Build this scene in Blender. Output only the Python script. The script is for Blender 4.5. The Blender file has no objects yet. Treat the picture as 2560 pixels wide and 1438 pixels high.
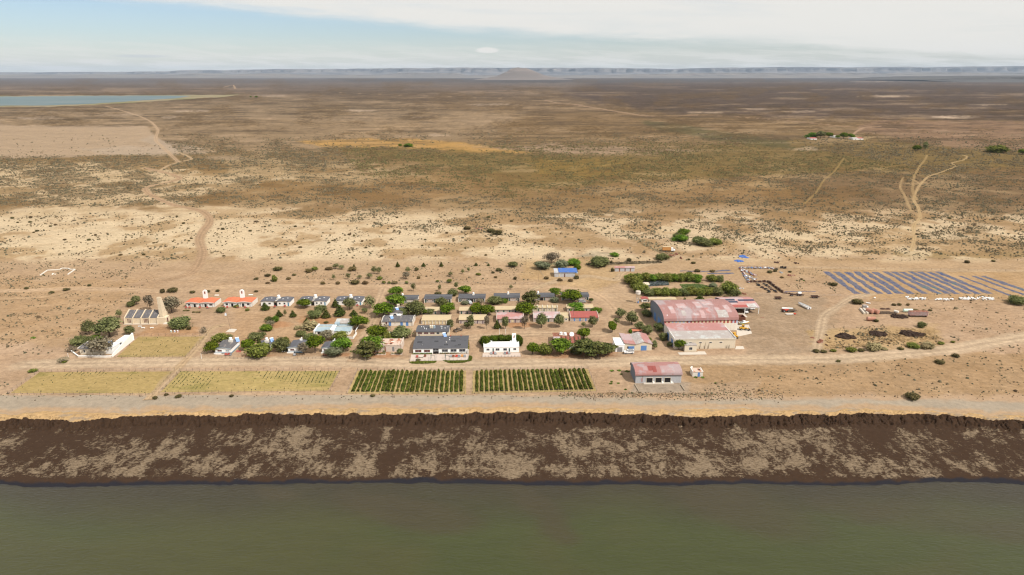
import bpy, math, random
import numpy as np
from mathutils import Vector
random.seed(7)
rng = np.random.default_rng(7)
R = math.radians
SC = bpy.context.scene
# ------------------------------------------------------------------ camera
CAM_H = 120.0
FPX = 1707.0                      # focal length in pixels of the 2560 px wide photograph
PITCH = math.atan(533.0 / FPX)    # looking down by 17.3 degrees
CP, SP = math.cos(PITCH), math.sin(PITCH)
cam_d = bpy.data.cameras.new('camera')
cam = bpy.data.objects.new('camera', cam_d)
SC.collection.objects.link(cam)
cam.location = (0, 0, CAM_H)
cam.rotation_euler = (math.pi / 2 - PITCH, 0, 0)
cam_d.sensor_width = 36.0
cam_d.lens = FPX / 2560.0 * 36.0
cam_d.clip_start = 1.0
cam_d.clip_end = 150000.0
SC.camera = cam
# ------------------------------------------------------------------ sun, sky, exposure
SUN_EL = R(50.0)
SUN_AZ = R(127.0)                 # clockwise from +Y: behind the camera, to its right
sun_d = bpy.data.lights.new('sun', 'SUN')
sun_d.energy = 4.3
sun_d.angle = R(0.6)
sun_d.color = (1.0, 0.95, 0.87)
sun = bpy.data.objects.new('sun', sun_d)
SC.collection.objects.link(sun)
sdir = Vector((math.sin(SUN_AZ) * math.cos(SUN_EL), math.cos(SUN_AZ) * math.cos(SUN_EL), math.sin(SUN_EL)))
sun.rotation_euler = (-sdir).to_track_quat('-Z', 'Y').to_euler()
sun.location = (0, 0, 600)
W = bpy.data.worlds.new('World')
SC.world = W
W.use_nodes = True
SC.view_settings.view_transform = 'Standard'
SC.view_settings.look = 'None'
SC.view_settings.gamma = 1.0
SC.view_settings.exposure = 0.1
SC.view_settings.use_curve_mapping = False
SC.cycles.max_bounces = 5
SC.cycles.diffuse_bounces = 2
SC.cycles.glossy_bounces = 2
SC.cycles.volume_bounces = 0
SC.cycles.use_denoising = True
SC.cycles.denoiser = 'OPENIMAGEDENOISE'
SC.cycles.denoising_prefilter = 'ACCURATE'
SC.cycles.denoising_input_passes = 'RGB_ALBEDO_NORMAL'
SC.cycles.pixel_filter_type = 'BLACKMAN_HARRIS'
SC.cycles.filter_width = 1.25


class NT:
 """small helper to write node trees as expressions"""
 def __init__(self, tree):
  self.t = tree
  self.n = tree.nodes
  self.l = tree.links

 def new(self, typ, **kw):
  nd = self.n.new(typ)
  for k, v in kw.items():
   setattr(nd, k, v)
  return nd

 def put(self, sock, v):
  if v is None:
   return
  if isinstance(v, bpy.types.NodeSocket):
   self.l.new(v, sock)
  elif isinstance(v, (tuple, list)):
   sock.default_value = tuple(v) if len(v) == len(sock.default_value) else tuple(v) + (1.0,)
  else:
   sock.default_value = v

 def m(self, op, a, b=None, c=None, clamp=False):
  nd = self.new('ShaderNodeMath', operation=op, use_clamp=clamp)
  self.put(nd.inputs[0], a)
  self.put(nd.inputs[1], b)
  self.put(nd.inputs[2], c)
  return nd.outputs[0]

 def mix(self, f, a, b, typ='MIX'):
  nd = self.new('ShaderNodeMix', data_type='RGBA', blend_type=typ)
  self.put(nd.inputs[0], f)
  self.put(nd.inputs[6], a)
  self.put(nd.inputs[7], b)
  return nd.outputs[2]

 def noise(self, vec, scale, detail=4.0, rough=0.55, dist=0.0):
  nd = self.new('ShaderNodeTexNoise')
  self.put(nd.inputs['Vector'], vec)
  nd.inputs['Scale'].default_value = scale
  nd.inputs['Detail'].default_value = detail
  nd.inputs['Roughness'].default_value = rough
  nd.inputs['Distortion'].default_value = dist
  return nd.outputs[0]

 def step(self, v, a, b, lo=0.0, hi=1.0):
  nd = self.new('ShaderNodeMapRange', interpolation_type='SMOOTHSTEP')
  self.put(nd.inputs[0], v)
  self.put(nd.inputs[1], a)
  self.put(nd.inputs[2], b)
  nd.inputs[3].default_value = lo
  nd.inputs[4].default_value = hi
  return nd.outputs[0]

 def scalev(self, vec, s, rot=0.0):
  nd = self.new('ShaderNodeMapping')
  self.put(nd.inputs['Vector'], vec)
  nd.inputs['Scale'].default_value = s
  nd.inputs['Rotation'].default_value = (0, 0, rot)
  return nd.outputs[0]


def lin(r, g, b, k=1.0):
 f = lambda u: (u / 255.0 / 12.92) if u / 255.0 <= 0.04045 else ((u / 255.0 + 0.055) / 1.055) ** 2.4
 return (f(r) * k, f(g) * k, f(b) * k)


# sky: Nishita plus a high sheet of thin cloud that runs over the land from the left horizon to the right
def build_world():
 t = NT(W.node_tree)
 t.n.clear()
 out = t.new('ShaderNodeOutputWorld')
 bg = t.new('ShaderNodeBackground')
 sky = t.new('ShaderNodeTexSky', sky_type='NISHITA')
 sky.sun_disc = False
 sky.sun_elevation = SUN_EL
 sky.sun_rotation = SUN_AZ
 sky.altitude = 100.0
 sky.air_density = 1.0
 sky.dust_density = 0.6
 sky.ozone_density = 1.6
 tc = t.new('ShaderNodeTexCoord')
 sep = t.new('ShaderNodeSeparateXYZ')
 t.put(sep.inputs[0], tc.outputs['Generated'])
 x, y, z = sep.outputs
 el = t.m('ARCSINE', z)                       # radians
 az = t.m('ARCTAN2', x, y)                    # 0 straight ahead, + to the right
 # plane coordinates on the sky, stretched along the horizon
 comb = t.new('ShaderNodeCombineXYZ')
 t.put(comb.inputs[0], az)
 t.put(comb.inputs[1], t.m('MULTIPLY', t.m('ADD', el, t.m('MULTIPLY', az, 0.045)), 9.0))
 v = comb.outputs[0]
 n1 = t.noise(v, 3.2, 6.0, 0.6, 0.4)
 n2 = t.noise(v, 11.0, 7.0, 0.7, 0.5)
 # lower edge of the cloud sheet: an elevation falling from left to right
 edge = t.m('ADD', t.m('MULTIPLY', az, -0.066), 0.050)
 d = t.m('SUBTRACT', el, edge)
 d = t.m('ADD', d, t.m('MULTIPLY', t.m('SUBTRACT', n1, 0.5), 0.022))
 d = t.m('ADD', d, t.m('MULTIPLY', t.m('SUBTRACT', n2, 0.5), 0.020))
 sheet = t.step(d, -0.004, 0.016)
 sheet = t.m('MULTIPLY', sheet, t.step(n1, 0.25, 0.55, 0.72, 0.97))
 # low veil of thin cloud just above the horizon
 v2 = t.scalev(v, (2.2, 2.8, 1.0))
 n3 = t.noise(v2, 5.0, 5.0, 0.6, 0.2)
 veil = t.m('MULTIPLY', t.step(el, 0.055, 0.008), t.step(n3, 0.40, 0.62, 0.50, 1.0))
 # one small lens-shaped cloud
 ex = t.m('DIVIDE', t.m('SUBTRACT', az, -0.034), 0.021)
 ey = t.m('DIVIDE', t.m('SUBTRACT', el, 0.0318), 0.0048)
 rr = t.m('ADD', t.m('MULTIPLY', ex, ex), t.m('MULTIPLY', ey, ey))
 rr = t.m('ADD', rr, t.m('MULTIPLY', t.m('SUBTRACT', n2, 0.5), 2.0))
 lens = t.step(rr, 1.2, 0.2)
 ex2 = t.m('DIVIDE', t.m('SUBTRACT', az, -0.475), 0.035)
 ey2 = t.m('DIVIDE', t.m('SUBTRACT', el, 0.0215), 0.0022)
 rr2 = t.m('ADD', t.m('MULTIPLY', ex2, ex2), t.m('MULTIPLY', ey2, ey2))
 lens2 = t.m('MULTIPLY', t.step(t.m('ADD', rr2, t.m('MULTIPLY', n2, 0.8)), 1.6, 0.4), 0.55)
 cov = t.m('MAXIMUM', t.m('MAXIMUM', sheet, t.m('MULTIPLY', veil, 0.9)), lens, clamp=True)
 base = t.mix(1.0, sky.outputs[0], SKY_TINT, 'MULTIPLY')
 c = t.mix(cov, base, CLOUD)
 c = t.mix(lens2, c, GREYCLOUD)
 t.put(bg.inputs[0], c)
 bg.inputs[1].default_value = SKY_STRENGTH
 t.l.new(bg.outputs[0], out.inputs[0])


SKY_STRENGTH = 0.10
SKY_TINT = (0.93, 0.97, 1.08)
CLOUD = (8.0, 7.8, 7.35)
GREYCLOUD = (5.6, 5.9, 6.2)
build_world()


# ------------------------------------------------------------------ surveying: a point of the land seen at a pixel of the photograph
def P(px, py, z=0.0):
 dx = (px - 1280.0) / FPX
 dy = (719.0 - py) / FPX
 yy = CP + SP * dy
 zz = -SP + CP * dy
 t = (z - CAM_H) / zz
 return Vector((dx * t, yy * t, z))


def Pn(px, py, z=0.0):
 dx = (px - 1280.0) / FPX
 dy = (719.0 - py) / FPX
 yy = CP + SP * dy
 zz = -SP + CP * dy
 t = (z - CAM_H) / zz
 return dx * t, yy * t


def proj(x, y, z=0.0):
 zc = y * CP + (CAM_H - z) * SP
 yc = y * SP - (CAM_H - z) * CP
 return 1280.0 + FPX * x / zc, 719.0 - FPX * yc / zc


def mpp(px, py):
 p = P(px, py)
 return (p.y * CP + CAM_H * SP) / FPX


def zat(p, py):
 """height above the ground point p that is seen at row py"""
 th = PITCH + math.atan((py - 719.0) / FPX)
 return CAM_H - p.y * math.tan(th)


def depth_at(py):
 return PITCH + math.atan((py - 719.0) / FPX)


# ------------------------------------------------------------------ numpy noise
def _hash(ix, iy, s):
 h = (ix.astype(np.int64) * 374761393 + iy.astype(np.int64) * 668265263 + s * 1442695041) & 0xFFFFFFFF
 h = ((h ^ (h >> 13)) * 1274126177) & 0xFFFFFFFF
 h = h ^ (h >> 16)
 return (h & 0xFFFFFF) / float(0xFFFFFF)


def vnoise(x, y, s=0):
 ix, iy = np.floor(x), np.floor(y)
 fx, fy = x - ix, y - iy
 fx = fx * fx * (3 - 2 * fx)
 fy = fy * fy * (3 - 2 * fy)
 a = _hash(ix, iy, s)
 b = _hash(ix + 1, iy, s)
 c = _hash(ix, iy + 1, s)
 d = _hash(ix + 1, iy + 1, s)
 return (a * (1 - fx) + b * fx) * (1 - fy) + (c * (1 - fx) + d * fx) * fy


def fbm(x, y, s=0, o=4, g=0.55):
 x = np.asarray(x, float)
 y = np.asarray(y, float)
 v = np.zeros(np.broadcast(x, y).shape)
 a, tot = 1.0, 0.0
 for k in range(o):
  v += a * vnoise(x, y, s + k * 17)
  tot += a
  x = x * 2.03 + 3.1
  y = y * 2.03 + 1.7
  a *= g
 return v / tot


def sstep(a, b, v):
 t = np.clip((v - a) / (b - a), 0, 1)
 return t * t * (3 - 2 * t)


def polydist(px, py, poly, ys=1.0):
 """signed distance (positive inside) to a polygon, rows weighted by ys"""
 X = px
 Y = py * ys
 best = np.full(X.shape, 1e18)
 inside = np.zeros(X.shape, bool)
 n = len(poly)
 for i in range(n):
  x1, y1 = poly[i][0], poly[i][1] * ys
  x2, y2 = poly[(i + 1) % n][0], poly[(i + 1) % n][1] * ys
  dx, dy = x2 - x1, y2 - y1
  L = dx * dx + dy * dy + 1e-9
  t = np.clip(((X - x1) * dx + (Y - y1) * dy) / L, 0, 1)
  d = (X - x1 - t * dx) ** 2 + (Y - y1 - t * dy) ** 2
  best = np.minimum(best, d)
  if y1 != y2:
   c = ((y1 > Y) != (y2 > Y)) & (X < (x2 - x1) * (Y - y1) / (y2 - y1) + x1)
   inside ^= c
 d = np.sqrt(best)
 return np.where(inside, d, -d)


def linedist(px, py, line, ys=1.0):
 X = px
 Y = py * ys
 best = np.full(X.shape, 1e18)
 for i in range(len(line) - 1):
  x1, y1 = line[i][0], line[i][1] * ys
  x2, y2 = line[i + 1][0], line[i + 1][1] * ys
  dx, dy = x2 - x1, y2 - y1
  L = dx * dx + dy * dy + 1e-9
  t = np.clip(((X - x1) * dx + (Y - y1) * dy) / L, 0, 1)
  d = (X - x1 - t * dx) ** 2 + (Y - y1 - t * dy) ** 2
  best = np.minimum(best, d)
 return np.sqrt(best)


# ------------------------------------------------------------------ map of the plain's soil colours, with cloud shadows painted in far out (corner points surveyed from the photograph)
KG = 0.56                        # display brightness of sunlit level ground -> albedo

BASE = [(150, (122, 116, 116)), (186, (122, 113, 110)), (200, (124, 114, 109)), (222, (126, 108, 93)), (250, (132, 110, 86)), (300, (142, 116, 84)),
  (350, (148, 122, 88)), (390, (144, 119, 84)), (440, (163, 132, 91)), (490, (163, 131, 92)), (520, (168, 138, 102)),
  (555, (188, 157, 120)), (600, (206, 176, 140)), (640, (206, 176, 142)), (690, (201, 169, 135)), (760, (200, 168, 136)),
  (880, (204, 172, 141)), (1100, (200, 169, 136))]
SOIL_SHADE = [  # (polygon, colour, softness px, edge noise px, strength, row weight)
 ([(-900, 268), (700, 262), (1300, 280), (1240, 345), (900, 372), (-900, 400)], (172, 147, 118), 24, 30, .7, 3),
 ([(1950, 430), (2700, 415), (2700, 545), (2250, 520), (2000, 490)], (132, 108, 82), 24, 30, .7, 2),
 ([(-900, 250), (300, 246), (660, 237), (1100, 262), (1000, 300), (400, 300), (-900, 300)], (152, 130, 104), 14, 20, .6, 3),
 ([(1500, 205), (3600, 200), (3600, 300), (2200, 300), (1700, 285), (1400, 240)], (98, 82, 72), 26, 30, .85, 3),  # cloud shadow over the far eastern plain, painted into the ground colour
 ([(-1200, 196), (3600, 190), (3600, 206), (-1200, 209)], (112, 102, 98), 6, 8, .55, 3),  # wide dark band under the horizon: cloud shadow painted as colour
 ([(700, 188), (2000, 186), (2700, 193), (2700, 203), (1500, 207), (900, 203)], (98, 90, 86), 7, 10, .8, 3),  # deeper part of that painted cloud shadow band
 ([(-900, 317), (200, 313), (368, 316), (378, 335), (418, 358), (452, 384), (300, 388), (120, 395), (-900, 410)], (194, 168, 139), 4, 7, .97, 3),
 ([(200, 372), (330, 365), (460, 372), (540, 380), (420, 390), (240, 386)], (200, 180, 158), 8, 10, .55, 3),
 ([(380, 340), (410, 352), (520, 372), (430, 380), (350, 350)], (196, 176, 154), 5, 6, .6, 3),
 ([(500, 352), (780, 360), (900, 318), (1040, 310), (1040, 330), (900, 352), (700, 380), (520, 378)], (190, 160, 124), 12, 26, .5, 3),
 ([(740, 354), (900, 345), (1020, 346), (1150, 356), (1360, 386), (1180, 384), (1080, 375), (980, 370), (800, 366)], (204, 160, 96), 6, 9, .9, 3),
 ([(1180, 368), (1400, 360), (1640, 372), (1800, 376), (1640, 392), (1420, 386)], (190, 162, 138), 8, 12, .65, 3),
 ([(820, 372), (1120, 374), (1420, 388), (1660, 385), (1900, 352), (2140, 352), (2600, 378), (2700, 420), (1900, 440), (1560, 452), (1320, 480), (1150, 430), (1000, 392)], (134, 112, 68), 16, 26, .75, 2.2),
 ([(1330, 395), (1560, 400), (1600, 430), (1450, 452), (1340, 440)], (150, 122, 66), 14, 20, .6, 2),
 ([(1600, 300), (1760, 320), (1960, 350), (1980, 372), (1780, 352), (1620, 318)], (104, 98, 66), 8, 12, .7, 2.5),
 ([(2180, 296), (2700, 308), (2700, 378), (2400, 372), (2140, 330)], (160, 128, 106), 12, 16, .65, 3),
 ([(2040, 350), (2160, 350), (2190, 342), (2120, 338), (2050, 344)], (196, 170, 130), 3, 4, .7, 3),
 ([(-900, 408), (250, 412), (480, 432), (720, 448), (640, 470), (400, 500), (480, 512), (-900, 530)], (222, 196, 158), 16, 34, .9, 2),
 ([(560, 396), (860, 400), (1060, 436), (860, 462), (560, 450)], (206, 182, 146), 18, 30, .5, 2),
 ([(-900, 524), (430, 514), (700, 520), (1000, 533), (1160, 556), (1380, 566), (1500, 590), (1500, 640), (-900, 648)], (228, 201, 164), 18, 26, .88, 2),
 ([(-900, 590), (150, 612), (420, 545), (505, 548), (470, 600), (200, 640), (-900, 650)], (232, 206, 168), 12, 20, .6, 2),
 ([(540, 600), (760, 560), (1000, 575), (1260, 600), (1320, 628), (900, 640), (620, 640)], (230, 204, 168), 14, 26, .7, 2),
 ([(1350, 600), (1640, 575), (1650, 615), (1560, 640), (1400, 640)], (196, 166, 130), 10, 14, .7, 2),
 ([(1500, 545), (1700, 575), (1980, 590), (2300, 560), (2700, 585), (2700, 640), (2100, 640), (1720, 612)], (218, 190, 150), 20, 34, .6, 2),
 ([(1750, 540), (2700, 545), (2700, 560), (1900, 575)], (190, 160, 122), 20, 30, .4, 2),
 ([(2180, 632), (2700, 628), (2700, 648), (2300, 646)], (156, 130, 84), 10, 14, .6, 2),
 ([(1000, 648), (1700, 640), (2700, 652), (2700, 690), (1800, 690), (1500, 665)], (200, 168, 130), 10, 14, .6, 2),
 ([(1250, 470), (1640, 490), (1500, 548), (1150, 530), (1100, 490)], (150, 122, 84), 18, 22, .5, 2),
 ([(-900, 690), (330, 700), (300, 780), (170, 860), (-900, 880)], (198, 163, 122), 18, 26, .55, 1.6),
 ([(400, 730), (1480, 724), (1560, 760), (1560, 900), (420, 902)], (206, 174, 142), 12, 16, .5, 1.6),
 ([(600, 760), (900, 770), (930, 800), (900, 880), (620, 890), (560, 840)], (201, 164, 124), 16, 20, .5, 1.6),
 ([(1040, 800), (1530, 800), (1540, 860), (1060, 840)], (201, 168, 136), 8, 12, .4, 1.6),
 ([(1840, 740), (2060, 745), (2100, 800), (2040, 880), (1880, 905), (1850, 860)], (184, 158, 130), 12, 18, .85, 1.6),
 ([(1500, 700), (1560, 700), (1600, 770), (1560, 790), (1480, 740), (1420, 700)], (208, 178, 144), 8, 12, .7, 1.6),
 ([(2020, 830), (2340, 815), (2360, 868), (2040, 872)], (206, 172, 116), 10, 14, .5, 1.6),
 ([(2060, 672), (2560, 676), (2700, 752), (2150, 748)], (204, 168, 124), 8, 12, .7, 1.6),
 ([(1700, 905), (2700, 880), (2700, 985), (1720, 990)], (186, 153, 115), 10, 14, .8, 1.6),
 ([(1310, 650), (1500, 655), (1600, 690), (1480, 730), (1300, 700)], (210, 176, 128), 10, 12, .6, 1.6),
 ([(1440, 640), (1480, 628), (1560, 636), (1500, 646)], (178, 170, 148), 4, 6, .6, 2),
 ([(370, 812), (500, 816), (498, 842), (330, 842)], (198, 150, 106), 8, 10, .6, 1.6),
 ([(1590, 955), (1730, 955), (1720, 980), (1570, 985)], (182, 166, 148), 6, 8, .8, 1.6),
 ([(1710, 958), (1900, 955), (1880, 1000), (1700, 1000)], (200, 174, 148), 8, 12, .5, 1.6),
]
RED = [(930, 888, 70), (640, 896, 60), (1450, 893, 110), (960, 868, 30), (800, 800, 60), (1010, 800, 40), (1300, 812, 40), (700, 812, 40), (1100, 824, 30), (860, 888, 30)]
SCRUB = [  # (polygon, density, softness)
 ([(-1200, 186), (3600, 186), (3600, 512), (700, 512), (430, 505), (-1200, 520)], .55, 10),
 ([(-900, 408), (480, 430), (720, 448), (640, 470), (480, 512), (-900, 528)], .75, 14),
 ([(700, 385), (1160, 400), (1160, 432), (700, 420)], .85, 12),
 ([(700, 450), (1300, 470), (1700, 500), (2560, 430), (2700, 650), (1750, 612), (1300, 560), (900, 530), (600, 520)], .5, 16),
 ([(640, 520), (1000, 530), (1300, 560), (1300, 600), (700, 545)], .45, 14),
 ([(-900, 528), (3500, 540), (3500, 650), (-900, 650)], .13, 10),
 ([(1900, 560), (3500, 560), (3500, 640), (1900, 640)], .42, 14),
 ([(620, 660), (1330, 655), (1330, 712), (640, 712)], .20, 5),
 ([(-900, 650), (400, 650), (380, 700), (300, 760), (160, 880), (-900, 960)], .30, 14),
 ([(2280, 730), (3500, 730), (3500, 1000), (1800, 1000), (1760, 940), (2300, 880)], .12, 12),
 ([(1960, 670), (2060, 670), (2100, 730), (1960, 730)], .25, 5),
 ([(2030, 820), (2340, 812), (2360, 868), (2040, 872)], .55, 8),
 ([(-900, 955), (20, 955), (40, 985), (-900, 990)], .4, 5),
 ([(20, 984), (1500, 984), (1500, 992), (20, 992)], .28, 3),
 ([(1490, 980), (1900, 985), (1900, 1002), (1490, 998)], .55, 4),
]
BARE = [([(-900, 315), (368, 316), (378, 335), (418, 358), (452, 384), (300, 388), (-900, 404)], 5),
  ([(800, 348), (1150, 358), (1340, 383), (1100, 372), (800, 362)], 5),
  ([(380, 720), (1480, 712), (1900, 690), (2060, 750), (2040, 905), (100, 925), (320, 830)], 6)]
PALE_BLOBS = rng.random((60, 4))
ROADS = {}
FAINT = {'cut_line': (.40, .8), 'forked_track': (.75, .75), 'forked_track_branch': (.45, .8), 'forked_track_loop': (.55, .8), 'track_to_lagoon': (.7, .8), 'west_track': (.6, 1), 'far_track_streak': (.8, .6)}


def road_px(line, widths):
 return line, widths


ROADS['back_road'] = ([(-300, 732), (0, 728), (180, 722), (330, 724), (420, 729), (560, 717), (760, 714), (1000, 716), (1200, 718), (1330, 716), (1420, 721), (1480, 733), (1520, 757), (1540, 785), (1530, 815)], 5.5, (212, 180, 146), 'pale dirt road behind the back row of houses')
ROADS['shore_road'] = ([(60, 912), (250, 908), (500, 905), (800, 903), (1100, 912), (1400, 908), (1650, 902), (1850, 900), (2040, 899), (2140, 895), (2260, 884), (2380, 873), (2470, 858), (2560, 843), (2720, 815), (2900, 790)], 8.5, (214, 188, 158), 'broad dirt road between the houses and the vineyards')
ROADS['winding_road'] = ([(330, 712), (420, 700), (475, 684), (498, 660), (506, 630), (498, 600), (506, 580), (522, 560), (524, 545), (505, 528), (470, 520), (430, 512), (395, 497), (370, 484), (362, 472), (380, 464), (425, 455), (450, 446), (430, 436), (395, 428), (365, 420)], 5.6, (190, 158, 126), 'winding dirt road crossing the pale sand towards the plain')
ROADS['track_to_lagoon'] = ([(445, 405), (420, 380), (390, 352), (392, 336), (395, 325), (378, 305), (350, 291), (310, 278), (266, 266)], 7.0, (204, 174, 142), 'pale track running past the dry pan to the lagoon')
ROADS['faint_link'] = ([(398, 428), (420, 414), (450, 405), (480, 398), (468, 390), (448, 382)], 4.0, (200, 172, 136), 'faint pale track linking the winding road with the lagoon track')
ROADS['forked_track'] = ([(2278, 628), (2286, 600), (2284, 575), (2286, 560), (2300, 545), (2296, 520), (2284, 500), (2290, 480), (2300, 462), (2320, 442), (2355, 430), (2390, 416), (2378, 408), (2410, 400), (2418, 392), (2408, 388)], 3.2, (204, 174, 130), 'pale forked track climbing through the scrub')
ROADS['forked_track_branch'] = ([(2290, 500), (2282, 480), (2282, 462), (2286, 440), (2300, 415), (2312, 400), (2318, 388)], 3.0, (196, 166, 118), 'straight branch of the forked track')
ROADS['forked_track_loop'] = ([(2300, 460), (2280, 448), (2258, 444), (2250, 468), (2262, 490), (2272, 515), (2280, 530)], 2.4, (198, 168, 124), 'short loop beside the forked track')
ROADS['cut_line'] = ([(2010, 510), (2040, 482), (2060, 450), (2085, 430), (2110, 395)], 2.2, (178, 152, 100), 'old straight cut line through the scrub')
ROADS['far_road'] = ([(1740, 288), (1830, 291), (1960, 301), (2100, 315), (2200, 321), (2330, 325), (2560, 333), (2800, 338)], 6.0, (176, 144, 118), 'straight far gravel road behind the farmstead')
ROADS['far_road_west'] = ([(1360, 251), (1400, 258), (1440, 262), (1530, 277), (1620, 290), (1740, 288)], 10.0, (182, 152, 126), 'far pale track on the plain')
ROADS['farm_lane'] = ([(2125, 345), (2140, 330), (2160, 319), (2200, 316)], 5.0, (190, 158, 130), 'lane from the farmstead to the far road')
ROADS['far_track_streak'] = ([(560, 218), (583, 213), (588, 222)], 26.0, (200, 170, 140), 'bright far track on the horizon plain')
ROADS['straight_streak'] = ([(850, 232), (1000, 238), (1250, 246)], 12.0, (170, 145, 118), 'thin straight track far out on the plain')
ROADS['yard_track'] = ([(2040, 880), (2050, 830), (2060, 790), (2090, 770), (2130, 745), (2180, 735)], 4.0, (206, 180, 150), 'dirt track curving through the scrap yard')
ROADS['lane_between_fields'] = ([(372, 1000), (400, 968), (430, 935), (470, 895), (498, 862), (516, 836), (530, 820), (560, 812)], 3.4, (208, 178, 142), 'narrow lane between the dry fields')
ROADS['village_street'] = ([(880, 905), (895, 870), (915, 835), (935, 800), (940, 775), (950, 745), (960, 720)], 4.0, (206, 176, 144), 'dirt street between the pines and the guest houses')
ROADS['cross_street'] = ([(1130, 850), (1250, 838), (1350, 834), (1480, 838), (1530, 830)], 6.0, (208, 178, 146), 'dirt street behind the white house')
ROADS['net_yard_track'] = ([(1600, 640), (1720, 645), (1850, 660), (2000, 668), (2300, 676), (2560, 678), (2800, 682)], 5.0, (206, 176, 140), 'dirt track behind the rows of nets')
ROADS['spur_track'] = ([(1330, 724), (1400, 700), (1470, 690), (1540, 700), (1560, 680), (1640, 655), (1700, 640)], 4.5, (208, 180, 146), 'dirt track from the back road to the corrugated sheds')
ROADS['west_track'] = ([(-300, 760), (0, 748), (120, 742), (180, 725)], 3.0, (208, 176, 140), 'faint dirt track crossing the western scrub')


def ground_fields(px, py, x, y):
 """colour (n,3), scrub density, for land points"""
 px = np.asarray(px, float)
 py = np.asarray(py, float)
 ks = np.array([b[0] for b in BASE], float)
 cs = np.array([b[1] for b in BASE], float)
 wob = (fbm(px / 190.0, py / 30.0, 5) - 0.5) * np.interp(py, [190, 260, 500, 700], [6, 24, 44, 20])
 pyw = py + wob
 col = np.stack([np.interp(pyw, ks, cs[:, i]) for i in range(3)], -1)
 dist = np.sqrt(x * x + y * y)
 n_edge = fbm(px / 60.0, py / 13.0, 11, 5) - 0.5
 n_edge2 = fbm(px / 16.0, py / 4.5, 23, 4) - 0.5
 for poly, c, soft, en, st, ys in SOIL_SHADE:
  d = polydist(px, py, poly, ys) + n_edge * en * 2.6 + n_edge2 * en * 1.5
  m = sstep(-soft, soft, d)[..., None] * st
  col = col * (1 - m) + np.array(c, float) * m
 # long pale and dark streaks of the far plain
 st1 = fbm(px / 150.0, py / 3.4, 31, 4)
 far = sstep(420, 330, py)
 far = far * (1 - sstep(-4, 4, polydist(px, py, [(-900, 315), (368, 316), (378, 335), (418, 358), (452, 384), (300, 388), (-900, 404)], 3)) * .85)
 far = far * sstep(194, 236, py)
 m = (sstep(.56, .70, st1) * far * .42)[..., None]
 col = col * (1 - m) + np.array((196, 168, 138.0)) * m
 m = (sstep(.45, .30, st1) * far * .50)[..., None]
 col = col * (1 - m) + np.array((98, 82, 64.0)) * m
 for cx, cy, w_, h_, s_ in [(1230, 262, 60, 3, .8), (2210, 241, 60, 2.5, .8), (2390, 293, 70, 3.5, .8), (2470, 262, 50, 2, .6), (1770, 281, 60, 2.5, .6), (1990, 279, 60, 3, .6),
                               (110, 295, 60, 4, .7), (430, 293, 26, 3, .9), (480, 278, 50, 3, .7), (900, 277, 45, 3, .7), (1040, 293, 16, 3, .6), (2190, 204, 60, 1.2, .4), (2020, 372, 45, 5, .6),
                               (1500, 187.5, 60, .8, .5), (680, 240, 45, 3, .5), (1085, 338, 40, 4, .5), (300, 288, 70, 4, .3), (1900, 273, 60, 2, .5), (560, 395, 60, 6, .4)]:
  d = ((px - cx) / w_) ** 2 + ((py - cy) / h_) ** 2 + n_edge2 * 2.4
  m = (sstep(1.3, .3, d) * s_)[..., None]
  col = col * (1 - m) + np.array((206, 182, 158.0)) * m
 # blotches of bare crust in the middle ground
 b1 = fbm(x / 26.0, y / 26.0, 41, 5)
 zone = sstep(505, 545, py) * sstep(665, 640, py)
 m = (sstep(.49, .57, b1) * zone * .70)[..., None]
 col = col * (1 - m) + np.array((236, 212, 176.0)) * m
 m = (sstep(.45, .36, b1) * zone * .60)[..., None]
 col = col * (1 - m) + np.array((178, 145, 104.0)) * m
 b2 = fbm(x / 60.0, y / 60.0, 47, 5)
 zone = sstep(395, 430, py) * sstep(560, 520, py)
 m = (sstep(.55, .66, b2) * zone * .45)[..., None]
 col = col * (1 - m) + np.array((196, 168, 128.0)) * m
 m = (sstep(.47, .36, b2) * zone * .5)[..., None]
 col = col * (1 - m) + np.array((134, 104, 66.0)) * m
 # small mottling of the yards
 b3 = fbm(x / 9.0, y / 9.0, 53, 5)
 zone = sstep(650, 690, py)
 m = ((b3 - .5) * zone * 26)[..., None]
 col = col + m * np.array((.8, .9, 1.0))
 for cx, cy, w_ in RED:
  d = ((px - cx) / w_) ** 2 + ((py - cy) / (w_ * .22)) ** 2 + n_edge2 * 1.6
  m = (sstep(1.2, .3, d) * .5)[..., None]
  col = col * (1 - m) + np.array((196, 134, 90.0)) * m
 sc = np.zeros(px.shape)
 for poly, dn, soft in SCRUB:
  d = polydist(px, py, poly, 2.0) + n_edge * soft * 3
  sc = np.maximum(sc, sstep(-soft, soft, d) * dn)
 sc *= np.clip(fbm(px / 70.0, py / 14.0, 61, 4) * 4.2 - 1.1, .12, 1.7)
 for poly, soft in BARE:
  d = polydist(px, py, poly, 2.0) + n_edge * soft * 2
  sc *= 1 - sstep(-soft, soft, d) * .93
 for k, (line, wm, c, lb) in ROADS.items():
  x0, x1 = min(p[0] for p in line) - 60, max(p[0] for p in line) + 60
  y0, y1 = min(p[1] for p in line) - 30, max(p[1] for p in line) + 30
  sel = (px > x0) & (px < x1) & (py > y0) & (py < y1)
  if not sel.any():
   continue
  st_, ws_ = FAINT.get(k, (1, 1))
  wm = wm * ws_
  w = [P(*p) for p in line]
  d = linedist(x[sel], y[sel], [(p.x, p.y) for p in w])
  d = d + (n_edge2[sel]) * wm * .5
  f = sstep(wm * .85, wm * .45, d)
  sc[sel] *= 1 - f
  f = (f * .72 * st_)[..., None]
  col[sel] = col[sel] * (1 - f) + np.array(c, float) * f
 col = np.clip(col, 20, 245) / 255.0
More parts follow.
